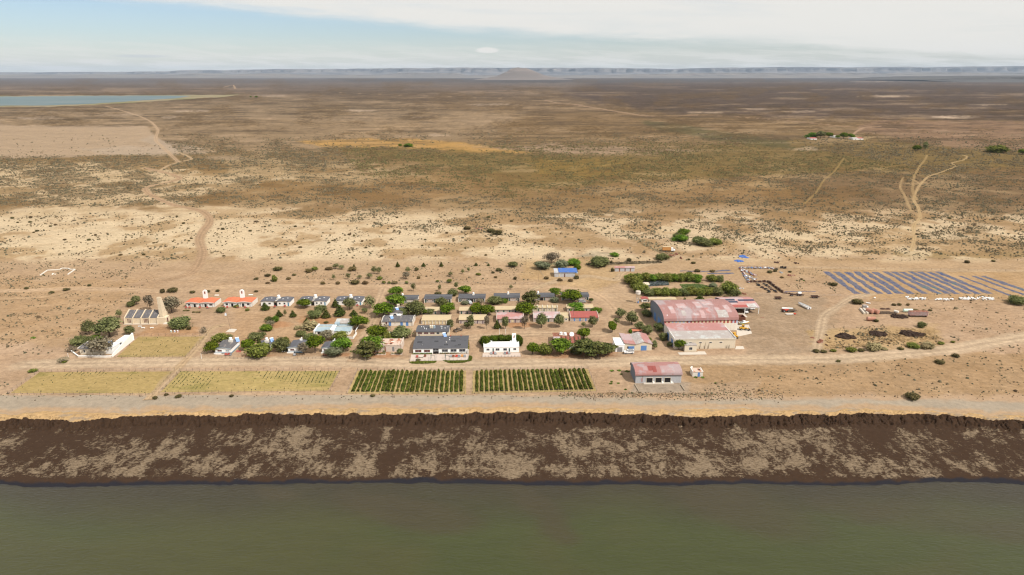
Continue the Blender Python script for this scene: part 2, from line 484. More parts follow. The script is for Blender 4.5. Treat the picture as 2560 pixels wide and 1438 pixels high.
 col = np.where(col <= .04045, col / 12.92, ((col + .055) / 1.055) ** 2.4) * KG
 return col, np.clip(sc, 0, 1)


# ------------------------------------------------------------------ object helpers
COL = SC.collection


def tag(o, label=None, cat=None, group=None, kind=None):
 if label:
  o['label'] = label
 if cat:
  o['category'] = cat
 if group:
  o['group'] = group
 if kind:
  o['kind'] = kind
 return o


def mesh_obj(name, verts, faces, mat=None, parent=None, smooth=False, loc=None):
 me = bpy.data.meshes.new(name)
 me.from_pydata([tuple(v) for v in verts], [], faces)
 me.update()
 if mat is not None:
  for mm in (mat if isinstance(mat, (list, tuple)) else [mat]):
   me.materials.append(mm)
 if smooth:
  me.polygons.foreach_set('use_smooth', [True] * len(me.polygons))
 o = bpy.data.objects.new(name, me)
 COL.objects.link(o)
 if parent is not None:
  o.parent = parent
 if loc is not None:
  o.location = loc
 return o


def fast_mesh(name, verts, quads=None, tris=None, mat=None, col=None, attrs=None, smooth=False):
 me = bpy.data.meshes.new(name)
 nq = 0 if quads is None else len(quads)
 nt = 0 if tris is None else len(tris)
 loops = np.concatenate([a for a in ([quads.ravel()] if nq else []) + ([tris.ravel()] if nt else [])]).astype(np.int32)
 me.vertices.add(len(verts))
 me.vertices.foreach_set('co', np.asarray(verts, np.float32).ravel())
 me.loops.add(len(loops))
 me.loops.foreach_set('vertex_index', loops)
 me.polygons.add(nq + nt)
 starts = np.concatenate([np.arange(nq) * 4, nq * 4 + np.arange(nt) * 3]).astype(np.int32)
 me.polygons.foreach_set('loop_start', starts)
 if smooth:
  me.polygons.foreach_set('use_smooth', np.ones(nq + nt, bool))
 me.update(calc_edges=True)
 if col is not None:
  a = me.color_attributes.new('Col', 'FLOAT_COLOR', 'POINT')
  c4 = np.ones((len(verts), 4), np.float32)
  c4[:, :3] = col
  a.data.foreach_set('color', c4.ravel())
 for k, v in (attrs or {}).items():
  a = me.attributes.new(k, 'FLOAT', 'POINT')
  a.data.foreach_set('value', np.asarray(v, np.float32))
 if mat is not None:
  me.materials.append(mat)
 return me


def link(name, me, parent=None):
 o = bpy.data.objects.new(name, me)
 COL.objects.link(o)
 if parent is not None:
  o.parent = parent
 return o


def grid_quads(nr, nc):
 i = np.arange(nr - 1)[:, None] * nc + np.arange(nc - 1)[None, :]
 return np.stack([i, i + 1, i + nc + 1, i + nc], -1).reshape(-1, 4)


# ------------------------------------------------------------------ materials
def new_mat(name):
 m = bpy.data.materials.new(name)
 m.use_nodes = True
 t = NT(m.node_tree)
 b = t.n['Principled BSDF']
 return m, t, b


def ground_material():
 m, t, b = new_mat('dry_soil')
 a = t.new('ShaderNodeAttribute', attribute_name='Col')
 s = t.new('ShaderNodeAttribute', attribute_name='scrub').outputs['Fac']
 l = t.new('ShaderNodeAttribute', attribute_name='lod').outputs['Fac']
 g = t.new('ShaderNodeNewGeometry').outputs['Position']
 nn = t.noise(g, 0.75, 6, .62)
 nm = t.noise(g, 0.10, 6, .62)
 nf = t.noise(t.scalev(g, (1.0, .8, 1)), 0.020, 7, .68)
 mixv = t.new('ShaderNodeMix', data_type='FLOAT')
 t.put(mixv.inputs[0], t.step(l, 0.0, 0.5))
 t.put(mixv.inputs[2], nn)
 t.put(mixv.inputs[3], nm)
 mixw = t.new('ShaderNodeMix', data_type='FLOAT')
 t.put(mixw.inputs[0], t.step(l, 0.5, 1.0))
 t.put(mixw.inputs[2], mixv.outputs[0])
 t.put(mixw.inputs[3], nf)
 sp = mixw.outputs[0]
 thr = t.m('MULTIPLY_ADD', s, -0.30, 0.74)
 spm = t.step(t.m('SUBTRACT', sp, thr), -0.02, 0.06)
 tint = t.mix(t.noise(g, .03, 3, .5), lin(120, 90, 56, KG), lin(110, 92, 62, KG))
 c = t.mix(t.m('MULTIPLY', spm, 0.72), a.outputs['Color'], tint)
 f1 = t.step(t.noise(g, 0.42, 9, .78), .30, .70, .74, 1.22)
 f2 = t.step(t.noise(g, 2.6, 5, .7), .25, .75, .90, 1.10)
 f3 = t.step(t.noise(t.scalev(g, (1, 1.6, 1)), 0.045, 6, .65), .3, .7, .90, 1.09)
 f = t.m('MULTIPLY', t.m('MULTIPLY', f1, f2), f3)
 f = t.m('MULTIPLY', f, t.step(t.noise(t.scalev(g, (.12, 1.1, 1), R(3)), 1.0, 5, .65), .3, .7, .93, 1.07))
 fa = t.step(t.noise(g, 0.012, 9, .78), .36, .64, .62, 1.30)
 fb = t.step(t.noise(g, 0.06, 7, .75), .36, .64, .72, 1.22)
 sg = t.m('MULTIPLY', s, 4.0, clamp=True)
 f = t.m('MULTIPLY', f, t.m('MULTIPLY_ADD', t.m('SUBTRACT', fa, 1.0), t.m('MULTIPLY', t.step(l, .25, .6), sg), 1.0))
 f = t.m('MULTIPLY', f, t.m('MULTIPLY_ADD', t.m('SUBTRACT', fb, 1.0), t.m('MULTIPLY', t.step(l, .05, .35), sg), 1.0))
 cc = t.new('ShaderNodeCombineXYZ')
 for i in range(3):
  t.put(cc.inputs[i], f)
 c = t.mix(1.0, c, cc.outputs[0], 'MULTIPLY')
 t.put(b.inputs['Base Color'], c)
 b.inputs['Roughness'].default_value = 1.0
 b.inputs['Specular IOR Level'].default_value = 0.03
 bp = t.new('ShaderNodeBump')
 bp.inputs['Strength'].default_value = 0.55
 bp.inputs['Distance'].default_value = 0.35
 t.put(bp.inputs['Height'], t.noise(g, 0.55, 8, .7))
 t.put(b.inputs['Normal'], bp.outputs[0])
 return m


M_GROUND = ground_material()


def simple(name, c, rough=.8, var=.12, scale=.8, c2=None, thr=(.45, .62), met=0.0, spec=.3, corr=0.0, corr_axis=0, bump=0.0, stretch=(1, 1, 1)):
 """painted or weathered surface: colour c, worn patches of c2, fine variation, optional corrugation"""
 m, t, b = new_mat(name)
 tc = t.new('ShaderNodeTexCoord').outputs['Object']
 info = t.new('ShaderNodeObjectInfo').outputs['Random']
 n = t.noise(t.scalev(tc, stretch), scale, 6, .65)
 n2 = t.noise(tc, scale * 5.3, 4, .6)
 col = c
 if c2 is not None:
  off = t.m('ADD', n, t.m('MULTIPLY', t.m('SUBTRACT', info, .5), .06))
  col = t.mix(t.step(off, thr[0], thr[1]), c, c2)
 f = t.m('ADD', t.m('MULTIPLY', t.m('SUBTRACT', n, .5), var * 2.4), t.m('MULTIPLY', t.m('SUBTRACT', n2, .5), var * 1.4))
 f = t.m('ADD', f, 1.0)
 cc = t.new('ShaderNodeCombineXYZ')
 for i in range(3):
  t.put(cc.inputs[i], f)
 col = t.mix(1.0, col, cc.outputs[0], 'MULTIPLY')
 t.put(b.inputs['Base Color'], col)
 b.inputs['Roughness'].default_value = rough
 b.inputs['Metallic'].default_value = met
 b.inputs['Specular IOR Level'].default_value = spec
 if corr > 0:
  w = t.new('ShaderNodeTexWave', wave_type='BANDS', bands_direction='X' if corr_axis == 0 else 'Y')
  t.put(w.inputs['Vector'], tc)
  w.inputs['Scale'].default_value = corr
  bp = t.new('ShaderNodeBump')
  bp.inputs['Strength'].default_value = .7
  bp.inputs['Distance'].default_value = .12
  t.put(bp.inputs['Height'], w.outputs['Fac'])
  t.put(b.inputs['Normal'], bp.outputs[0])
 elif bump > 0:
  bp = t.new('ShaderNodeBump')
  bp.inputs['Strength'].default_value = .6
  bp.inputs['Distance'].default_value = bump
  t.put(bp.inputs['Height'], n2)
  t.put(b.inputs['Normal'], bp.outputs[0])
 return m


def leaf_material(name, sat=1.0):
 m, t, b = new_mat(name)
 a = t.new('ShaderNodeAttribute', attribute_name='Col')
 info = t.new('ShaderNodeObjectInfo')
 hs = t.new('ShaderNodeHueSaturation')
 t.put(hs.inputs['Color'], a.outputs['Color'])
 t.put(hs.inputs['Hue'], t.m('MULTIPLY_ADD', info.outputs['Random'], .03, .488))
 t.put(hs.inputs['Value'], t.m('MULTIPLY_ADD', info.outputs['Random'], .30, .85))
 hs.inputs['Saturation'].default_value = sat
 t.put(b.inputs['Base Color'], hs.outputs[0])
 b.inputs['Roughness'].default_value = .75
 b.inputs['Specular IOR Level'].default_value = .04
 return m


M_LEAF = leaf_material('foliage')
M = dict(
 white=simple('white_wall_paint', (.80, .79, .76), .7, .05, .6, (.60, .57, .52), (.66, .80)),
 bright=simple('fresh_white_paint', (.88, .88, .87), .6, .02, .6),
 offwhite=simple('worn_white_wall', (.68, .63, .56), .85, .10, .5, (.45, .38, .32), (.55, .75)),
 cream=simple('cream_wall', (.62, .54, .42), .85, .08, .5, (.55, .45, .33), (.58, .8)),
 creamroof=simple('cream_roofing', (.48, .38, .235), .85, .14, .5, (.34, .29, .23), (.56, .64), stretch=(.4, 1, 1)),
 stone=simple('grey_pink_stone_wall', (.42, .35, .31), .9, .14, 1.2, (.55, .48, .43), (.5, .62), bump=.05),
 ruin=simple('crumbling_plaster', (.62, .52, .44), .9, .14, .7, (.40, .30, .24), (.5, .62), bump=.05),
 ruinroof=simple('broken_rusty_roofing', (.55, .42, .34), .85, .25, .5, (.33, .13, .07), (.48, .56), stretch=(1.4, .4, 1)),
 slate=simple('dark_grey_roofing', (.085, .085, .095), .8, .14, .35, (.055, .055, .06), (.5, .68), stretch=(.5, 1, 1)),
 slate2=simple('weathered_grey_roofing', (.11, .105, .11), .85, .16, .8, (.26, .22, .20), (.55, .7), stretch=(1.5, .3, 1)),
 greyroof=simple('blue_grey_roofing', (.10, .10, .115), .8, .12, .6, (.16, .16, .175), (.6, .72)),
 orange=simple('orange_roof_tile', (.62, .17, .08), .75, .10, .7, (.50, .12, .055), (.5, .7), corr=9.0),
 pink=simple('faded_red_roofing', (.46, .225, .205), .7, .12, .13, (.46, .34, .34), (.50, .58), corr=8.0),
 pinkh=simple('faded_red_hangar_roofing', (.45, .235, .215), .7, .10, .085, (.46, .37, .375), (.46, .60), corr=5.0, stretch=(1.6, .5, .5)),
 palepink=simple('pale_pink_roofing', (.50, .33, .32), .7, .10, .3, (.48, .42, .42), (.5, .62), corr=8.0),
 redroof=simple('red_roofing', (.36, .095, .08), .7, .12, .4, (.42, .17, .15), (.6, .75), corr=8.0),
 rust=simple('rust', (.22, .085, .05), .85, .22, .8, (.32, .20, .16), (.52, .64)),
 darkrust=simple('dark_rust', (.07, .035, .025), .9, .25, .8),
 greywhite=simple('weathered_white_roof', (.52, .46, .43), .75, .10, .25, (.60, .60, .58), (.5, .6), corr=6.0),
 corrw=simple('white_corrugated_iron', (.58, .58, .60), .55, .12, .4, (.42, .36, .34), (.56, .68), corr=5.0, stretch=(1.5, 1, .3)),
 corrg=simple('blue_grey_corrugated_iron', (.20, .23, .28), .6, .10, .4, corr=5.0),
 corrg_y=simple('blue_grey_corrugated_wall', (.22, .25, .31), .6, .10, .4, corr=5.0, corr_axis=1),
 bluew=simple('pale_blue_roofing', (.42, .53, .60), .65, .08, .3, (.50, .58, .60), (.5, .65), corr=5.0),
 blue=simple('blue_paint', (.10, .22, .48), .6, .08, .8),
 teal=simple('blue_base_band_paint', (.035, .20, .34), .65, .08, .8),
 skyblue=simple('solar_heater_glass', (.22, .36, .66), .25, .05, .8, spec=.6),
 tarp=simple('blue_tarpaulin', (.035, .12, .42), .5, .15, .8, (.10, .16, .30), (.5, .64), bump=.1),
 greendoor=simple('dark_green_paint', (.02, .075, .06), .6, .1, .8),
 purpledoor=simple('purple_grey_door', (.12, .08, .12), .7, .1, .8),
 redp=simple('red_stripe_panel', (.36, .085, .075), .7, .16, 1.0, (.42, .2, .18), (.6, .75)),
 creamp=simple('cream_stripe_panel', (.66, .55, .36), .7, .10, 1.0),
 bluep=simple('pale_blue_panel', (.42, .46, .58), .6, .10, 1.0),
 glass=simple('dark_window_glass', (.03, .035, .045), .15, .05, 1.0, spec=.6),
 brownwin=simple('brown_shutter', (.12, .045, .04), .6, .1, 1.0),
 dark=simple('dark_interior', (.012, .010, .010), .9, .0, 1.0),
 concrete=simple('concrete', (.52, .46, .39), .9, .10, .6, bump=.02),
 chapel=simple('chapel_stone', (.66, .55, .40), .9, .10, .8, (.52, .42, .31), (.52, .66), bump=.03),
 metal=simple('grey_metal', (.30, .30, .31), .5, .08, 1.0, met=.4),
 wood=simple('weathered_wood', (.16, .12, .085), .9, .15, 1.0),
 palewood=simple('pale_weathered_wood', (.34, .28, .21), .9, .15, 1.0),
 bark=simple('bark', (.13, .095, .07), .9, .2, 2.0),
 yellow=simple('yellow_machine_paint', (.62, .34, .03), .55, .15, 1.2, (.38, .17, .03), (.6, .7)),
 rubber=simple('black_rubber', (.018, .018, .018), .85, .05, 1.0),
 redpaint=simple('red_paint', (.50, .06, .03), .6, .12, 1.0),
 redchair=simple('red_seat_fabric', (.34, .085, .065), .7, .08, 1.0),
 green_gelcoat=simple('green_gelcoat', (.04, .28, .16), .4, .05, 1.0),
 mint=simple('mint_tank_paint', (.56, .70, .60), .5, .05, .6),
 rusttank=simple('orange_rust_tank_paint', (.40, .19, .13), .75, .16, .8, (.48, .34, .28), (.5, .65)),
 truckorange=simple('orange_tarpaulin', (.52, .25, .08), .7, .12, .8),
 manure=simple('dark_manure', (.040, .022, .014), .95, .35, 1.4, bump=.2),
 plastic=simple('white_plastic', (.80, .80, .80), .5, .04, 1.0),
 black=simple('black_car_paint', (.02, .02, .025), .25, .03, 1.0, spec=.6),
 silver=simple('silver_car_paint', (.35, .36, .38), .3, .03, 1.0, met=.3),
 terracotta=simple('terracotta_tiles', (.46, .16, .09), .8, .1, 1.0),
 paving=simple('pink_grey_paving', (.50, .41, .35), .9, .08, .8, bump=.02),
 solar=simple('solar_cells', (.018, .028, .07), .25, .06, 1.0, spec=.6),
 flag=simple('pale_flag_cloth', (.72, .76, .82), .8, .03, 1.0),
 emblem=simple('faded_pink_emblem', (.55, .30, .26), .8, .1, 2.0),
 emblem2=simple('grey_emblem', (.33, .34, .35), .8, .1, 2.0),
)
# ------------------------------------------------------------------ the plain: a fan of ground whose mesh gets coarser with distance
def lod_of(dist):
 return np.clip(np.log10(np.maximum(dist, 1) / 450.0) / np.log10(9000.0 / 450.0), 0, 1)


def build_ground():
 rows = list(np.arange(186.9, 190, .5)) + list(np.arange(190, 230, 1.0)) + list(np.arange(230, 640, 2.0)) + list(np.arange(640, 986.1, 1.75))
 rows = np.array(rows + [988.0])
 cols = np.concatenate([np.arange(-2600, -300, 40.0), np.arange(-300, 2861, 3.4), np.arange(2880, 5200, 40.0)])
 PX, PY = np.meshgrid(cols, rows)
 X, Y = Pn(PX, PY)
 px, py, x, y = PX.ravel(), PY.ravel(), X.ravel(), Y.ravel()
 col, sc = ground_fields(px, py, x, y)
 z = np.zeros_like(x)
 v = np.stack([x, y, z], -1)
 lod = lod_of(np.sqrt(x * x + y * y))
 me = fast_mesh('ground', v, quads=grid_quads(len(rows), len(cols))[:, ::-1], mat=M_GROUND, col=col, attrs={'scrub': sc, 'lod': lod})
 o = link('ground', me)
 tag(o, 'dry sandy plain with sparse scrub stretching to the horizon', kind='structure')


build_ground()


def strip_mesh(line, width, n_across=6, step_px=6.0):
 """resample a pixel polyline (smoothed) to a ribbon of land points"""
 pts = np.array(line, float)
 # Catmull-Rom
 out = []
 for i in range(len(pts) - 1):
  p0 = pts[max(i - 1, 0)]
  p1, p2 = pts[i], pts[i + 1]
  p3 = pts[min(i + 2, len(pts) - 1)]
  n = max(2, int(np.hypot(*(p2 - p1)) / step_px))
  for k in range(n):
   t = k / n
   out.append(.5 * ((2 * p1) + (-p0 + p2) * t + (2 * p0 - 5 * p1 + 4 * p2 - p3) * t * t + (-p0 + 3 * p1 - 3 * p2 + p3) * t ** 3))
 out.append(pts[-1])
 out = np.array(out)
 wx, wy = Pn(out[:, 0], out[:, 1])
 w = np.stack([wx, wy], -1)
 d = np.gradient(w, axis=0)
 d /= np.maximum(np.linalg.norm(d, axis=1), 1e-6)[:, None]
 nrm = np.stack([-d[:, 1], d[:, 0]], -1)
 s = np.linspace(-1, 1, n_across)
 jit = (fbm(np.arange(len(w)) / 3.0, np.zeros(len(w)), 3, 3) - .5) * .8 + 1
 V = w[:, None, :] + nrm[:, None, :] * (s[None, :, None] * width * .5 * jit[:, None, None])
 return V, s


def build_roads():
 k = 0
 for name, (line, wm, c, lb) in ROADS.items():
  st_, ws_ = FAINT.get(name, (1, 1))
  wm = wm * ws_
  V, s = strip_mesh(line, wm * 1.25, 11)
  nr, nc = V.shape[:2]
  x, y = V[..., 0].ravel(), V[..., 1].ravel()
  px, py = proj(x, y)
  col, sc = ground_fields(px, py, x, y)
  k += 1
  dist = np.sqrt(x * x + y * y)
  z = np.full_like(x, .004 * k + .012) + np.maximum(dist - 900, 0) * 2e-5
  e = np.abs(np.tile(s, nr))
  centre = sstep(1.0, .62, e)
  cc = np.array(lin(*c, k=KG))
  rut = np.exp(-((e - .42) / .14) ** 2) * .16 - .12 * sstep(.24, .05, e)
  f = (centre * .75 * st_ * (.55 + .9 * fbm(x / 7.0, y / 7.0, 63, 4)))[:, None]
  col = col * (1 - f) + cc * f
  col = col * (1 + (rut * centre)[:, None])
  me = fast_mesh(name, np.stack([x, y, z], -1), quads=grid_quads(nr, nc), mat=M_GROUND, col=col, attrs={'scrub': sc * .3, 'lod': lod_of(dist)})
  o = link('dirt_road', me)
  tag(o, lb, kind='structure')


build_roads()

# ------------------------------------------------------------------ shore: gravel beach, dry weed ridge, seaweed bank, sea
RIDGE_TOP = [(-900, 1030), (-300, 1032), (0, 1033), (40, 1037), (90, 1029), (200, 1031), (350, 1036), (380, 1026), (480, 1031), (520, 1026), (560, 1032), (620, 1028), (700, 1026), (860, 1022), (1000, 1020), (1120, 1021), (1250, 1017), (1350, 1020), (1500, 1021), (1700, 1025), (1850, 1021), (1900, 1026), (2000, 1026), (2080, 1028), (2115, 1021), (2160, 1023), (2195, 1026), (2204, 1023), (2280, 1028), (2330, 1028), (2370, 1032), (2400, 1037), (2425, 1031), (2455, 1035), (2475, 1045), (2510, 1037), (2560, 1043), (2700, 1046), (3400, 1060)]
RIDGE_BOT = [(-900, 1052), (-300, 1050), (0, 1050), (60, 1047), (180, 1052), (250, 1045), (300, 1041), (420, 1039), (530, 1042), (620, 1034), (700, 1035), (860, 1036), (1000, 1034), (1200, 1034), (1290, 1030), (1315, 1026), (1350, 1036), (1440, 1033), (1500, 1032), (1580, 1039), (1640, 1035), (1700, 1037), (1750, 1041), (1830, 1036), (1900, 1037), (2000, 1036), (2100, 1034), (2160, 1033), (2200, 1036), (2280, 1035), (2340, 1038), (2400, 1043), (2440, 1041), (2480, 1048), (2560, 1054), (2700, 1058), (3400, 1070)]
WATER_LINE = [(-900, 1205), (0, 1203), (60, 1208), (200, 1209), (400, 1204), (600, 1203), (860, 1199), (1000, 1199), (1200, 1201), (1380, 1206), (1500, 1203), (1700, 1205), (1900, 1201), (2150, 1206), (2240, 1202), (2350, 1196), (2450, 1196), (2560, 1203), (3400, 1210)]
Z_RIDGE, Z_FOOT, Z_SEA = -0.4, -1.9, -2.4


def curve(pts, x):
 a = np.array(pts, float)
 return np.interp(x, a[:, 0], a[:, 1])


def shore_material(name, kind):
 m, t, b = new_mat(name)
 g = t.new('ShaderNodeNewGeometry').outputs['Position']
 a = t.new('ShaderNodeAttribute', attribute_name='Col').outputs['Color']
 if kind == 'weed':
  dn = t.new('ShaderNodeAttribute', attribute_name='pale').outputs['Fac']
  wet = t.new('ShaderNodeAttribute', attribute_name='wet').outputs['Fac']
  gs = t.scalev(g, (1.0, .62, 1.0), R(8))
  n1 = t.noise(gs, .085, 4, .6, 1.2)
  n2 = t.noise(gs, .50, 10, .80, .6)
  n3 = t.noise(t.scalev(g, (.45, 1.2, 1.0)), 1.7, 8, .78, .4)
  v = t.m('ADD', t.m('MULTIPLY', n1, .70), t.m('MULTIPLY', n2, 1.0))
  v = t.m('ADD', v, t.m('MULTIPLY', n3, .85))
  v = t.m('ADD', v, t.m('MULTIPLY', dn, .36))
  mk = t.step(v, 1.33, 1.395)
  dark = t.mix(t.noise(g, .5, 6, .7), (.028, .016, .010), (.066, .039, .024))
  pale = t.mix(t.step(t.noise(t.scalev(g, (.6, 1.4, 1)), 1.4, 8, .8), .36, .62), (.10, .068, .042), (.26, .195, .13))
  c = t.mix(t.m('MULTIPLY', mk, .94), dark, pale)
  c = t.mix(wet, c, (.020, .019, .024))
  t.put(b.inputs['Base Color'], c)
  t.put(b.inputs['Roughness'], t.m('MULTIPLY_ADD', wet, -.1, .95))
  bump, scale = .35, 1.2
  h = t.m('SUBTRACT', t.noise(g, scale, 8, .72), t.m('MULTIPLY', mk, .25))
 else:
  f1 = t.step(t.noise(g, .5 if kind == 'gravel' else .8, 8, .7), .25, .75, .86, 1.14)
  f2 = t.step(t.noise(g, 5.0, 4, .7), .25, .75, .86, 1.14)
  f = t.m('MULTIPLY', f1, f2)
  cc = t.new('ShaderNodeCombineXYZ')
  for i in range(3):
   t.put(cc.inputs[i], f)
  c = t.mix(1.0, a, cc.outputs[0], 'MULTIPLY')
  t.put(b.inputs['Base Color'], c)
  b.inputs['Roughness'].default_value = .95
  bump = .12 if kind == 'gravel' else .5
  h = t.noise(g, 2.0 if kind == 'gravel' else .9, 8, .7)
 b.inputs['Specular IOR Level'].default_value = .05
 bp = t.new('ShaderNodeBump')
 bp.inputs['Strength'].default_value = .8
 bp.inputs['Distance'].default_value = bump
 t.put(bp.inputs['Height'], h)
 t.put(b.inputs['Normal'], bp.outputs[0])
 return m


def c3(*rgb):
 return np.array(lin(*rgb, k=KG))


def build_shore():
 cols = np.concatenate([np.arange(-2200, -200, 12.0), np.arange(-200, 2761, 2.2), np.arange(2780, 4800, 12.0)])
 ex = cols / 6.0
 jig = (fbm(cols / 22.0, cols * 0, 71, 5, .6) - .5)
 top = curve(RIDGE_TOP, cols) + jig * 11
 bot = curve(RIDGE_BOT, cols) + (fbm(cols / 26.0, cols * 0, 75, 6, .72) - .5) * 17 + (fbm(cols / 75.0, cols * 0, 76, 3) - .5) * 9
 bot = np.maximum(bot, top + 3.5)
 wl = curve(WATER_LINE, cols) + (fbm(cols / 30.0, cols * 0, 77, 5, .6) - .5) * 9
 xt, yt = Pn(cols, top, -.35)
 xb, yb = Pn(cols, bot, Z_RIDGE)
 xw, yw = Pn(cols, wl + 10, Z_SEA)
 x0, y0 = Pn(cols, np.full_like(cols, 988.0), 0.0)
 nc = len(cols)
 # gravel beach
 n = 18
 s = np.linspace(0, 1, n)[:, None]
 x = x0 + (xt - x0) * s
 y = y0 + (yt - y0) * s
 px, py = proj(x.ravel(), y.ravel(), 0.0)
 gt = np.interp(px, [-300, 0, 860, 1500, 1700, 2000, 2560, 3400], [982, 987, 986, 990, 999, 997, 1003, 1008])
 z = -.35 * s ** 1.2 + (fbm(x / 14.0, y / 3.0, 81, 4) - .5) * .3 * np.sin(np.pi * s)
 px, py = px.reshape(x.shape), py.reshape(x.shape)
 nz = fbm(px / 60.0, py / 9.0, 83, 5) - .5
 c_g = c3(190, 174, 153)
 c_s, _ = ground_fields(px.ravel(), py.ravel(), x.ravel(), y.ravel())
 c_s = c_s.reshape(x.shape + (3,))
 m = sstep(-5, 5, py - gt[None, :].reshape(1, -1)[:, :1] * 0 - gt.reshape(x.shape) + nz * 16)[..., None]
 c = c_s * (1 - m) + (c_g * (1 + nz[..., None] * .28)) * m
 dr = sstep(13, 3, np.abs(py - (top[None, :] - 7)) + np.abs(nz) * 26)[..., None] * .55
 c = c * (1 - dr) + c3(214, 170, 122) * dr
 me = fast_mesh('gravel_beach', np.stack([x, y, z], -1).reshape(-1, 3), quads=grid_quads(n, nc)[:, ::-1], mat=shore_material('gravel', 'gravel'), col=c.reshape(-1, 3))
 tag(link('beach', me), 'grey gravel beach between the vineyards and the seaweed bank', kind='structure')
 z_top = z[-1]
 # straw coloured ridge of dried weed
 n = 16
 s = np.linspace(0, 1, n)[:, None]
 x = xt + (xb - xt) * s
 y = yt + (yb - yt) * s
 nn = fbm(x / 2.6, y / 1.6, 85, 5)
 z = z_top * (1 - s) + Z_RIDGE * s + np.sin(np.pi * np.clip(s, 0, 1)) * (.15 + .55 * nn) * 1.0
 cc = c3(220, 182, 132)[None, None] * (0.78 + .45 * fbm(x / 1.2, y / .8, 87, 4)[..., None])
 rd = np.abs(fbm(x / 3.2, y / .9, 88, 4) - .5)
 cc = cc * (1 - .55 * sstep(.035, .0, rd) * sstep(.2, .6, s))[..., None]
 gr = sstep(.60, .70, fbm(x / 5.0, y / 2.0, 89, 4))[..., None] * .6
 cc = cc * (1 - gr) + c3(172, 158, 142) * gr
 me = fast_mesh('dried_weed_ridge', np.stack([x, y, z], -1).reshape(-1, 3), quads=grid_quads(n, nc)[:, ::-1], mat=shore_material('dried_weed', 'ridge'), col=cc.reshape(-1, 3))
 tag(link('dried_weed_ridge', me), 'straw coloured ridge of dried seaweed along the top of the beach', kind='stuff')
 z_b = z[-1]
 # seaweed bank with an eroded scarp
 n1 = 26
 n2 = 84
 s = np.concatenate([np.linspace(0, .13, n1), np.linspace(.13, 1, n2)[1:]])[:, None]
 x = xb + (xw - xb) * s
 y = yb + (yw - yb) * s
 er = fbm(x / 1.25, y / 2.4, 91, 5, .62)
 er2 = fbm(x / 5.0, y / 5.0, 93, 4)
 t = np.clip((s / .13) + (er - .5) * 1.5 + (er2 - .5) * .9, 0, 1)
 foot = Z_FOOT + (Z_SEA + .05 - Z_FOOT) * s
 lump = sstep(.0, .02, s) * sstep(.22, .07, s)
 z = z_b * (1 - sstep(.15, .75, t)) + foot * sstep(.15, .75, t) + lump * (er - .45) * 3.6
 z = z + sstep(.12, .3, s) * (fbm(x / 3.0, y / 3.0, 95, 5) - .5) * .16
 cut = sstep(.05, .0, np.abs(fbm(x / 1.6, y / 5.0, 92, 3) - .5)) * sstep(.0, .015, s) * sstep(.15, .08, s)
 z = z - cut * 1.5
 z[-1] = Z_SEA - .2
 z[0] = z_b
 px, py = proj(x, y, z)
 f = (py - 1055) / 145.0
 dn = np.interp(f, [-.1, .0, .12, .3, .55, .8, .93, 1.0, 1.1], [-1.2, -.8, -.12, .06, .06, .22, .10, -.45, -1.2])
 cen = np.exp(-((px - 1350) / 900.0) ** 2) * .14
 dn = dn + cen + (fbm(px / 110.0, py / 40.0, 97, 4) - .5) * .7
 # rays running down the bank towards the water, as the backwash left them
 dn = dn + (fbm(x / 4.5, y / 20.0, 98, 4, .5) - .5) * .6
 wet = sstep(-5, 3, py - (wl[None, :] + (fbm(px / 40.0, py / 20.0, 99, 4) - .5) * 16))
 me = fast_mesh('seaweed_bank', np.stack([x, y, z], -1).reshape(-1, 3), quads=grid_quads(len(s), nc)[:, ::-1], mat=shore_material('seaweed', 'weed'), col=None, attrs={'pale': dn.ravel(), 'wet': wet.ravel()})
 tag(link('seaweed_bank', me), 'broad dark brown bank of seaweed with pale sand showing through by the sea', kind='stuff')
 # sea
 m, t, b = new_mat('murky_green_sea')
 g = t.new('ShaderNodeNewGeometry').outputs['Position']
 a = t.new('ShaderNodeAttribute', attribute_name='Col').outputs['Color']
 f = t.step(t.noise(t.scalev(g, (1, 3.5, 1), R(-20)), .10, 5, .6), .3, .7, .95, 1.05)
 cc_ = t.new('ShaderNodeCombineXYZ')
 for i in range(3):
  t.put(cc_.inputs[i], f)
 t.put(b.inputs['Base Color'], t.mix(1.0, a, cc_.outputs[0], 'MULTIPLY'))
 b.inputs['Roughness'].default_value = .14
 b.inputs['IOR'].default_value = 1.33
 bp = t.new('ShaderNodeBump')
 bp.inputs['Strength'].default_value = .55
 bp.inputs['Distance'].default_value = .5
 w1 = t.noise(t.scalev(g, (1, 2.6, 1), R(-24)), .55, 4, .55, .3)
 w2 = t.noise(t.scalev(g, (1, 1.8, 1), R(15)), 2.6, 3, .6)
 t.put(bp.inputs['Height'], t.m('ADD', w1, t.m('MULTIPLY', w2, .12)))
 t.put(b.inputs['Normal'], bp.outputs[0])
 cols2 = np.concatenate([np.arange(-2200, -200, 60.0), np.arange(-200, 2761, 16.0), np.arange(2780, 4800, 60.0)])
 rows = np.concatenate([np.arange(1188, 1260, 4.0), np.arange(1260, 1460, 12.0), np.arange(1460, 2100, 60.0)])
 PX, PY = np.meshgrid(cols2, rows)
 X, Y = Pn(PX, PY, Z_SEA)
 wl2 = curve(WATER_LINE, PX)
 d = PY - wl2
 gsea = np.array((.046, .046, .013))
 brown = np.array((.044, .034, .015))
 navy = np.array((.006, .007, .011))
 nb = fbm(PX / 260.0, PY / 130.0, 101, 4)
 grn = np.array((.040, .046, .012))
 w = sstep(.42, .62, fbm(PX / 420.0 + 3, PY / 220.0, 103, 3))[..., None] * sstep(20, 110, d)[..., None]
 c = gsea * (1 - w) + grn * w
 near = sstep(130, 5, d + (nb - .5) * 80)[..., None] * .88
 c = c * (1 - near) + np.array((.030, .023, .012)) * near
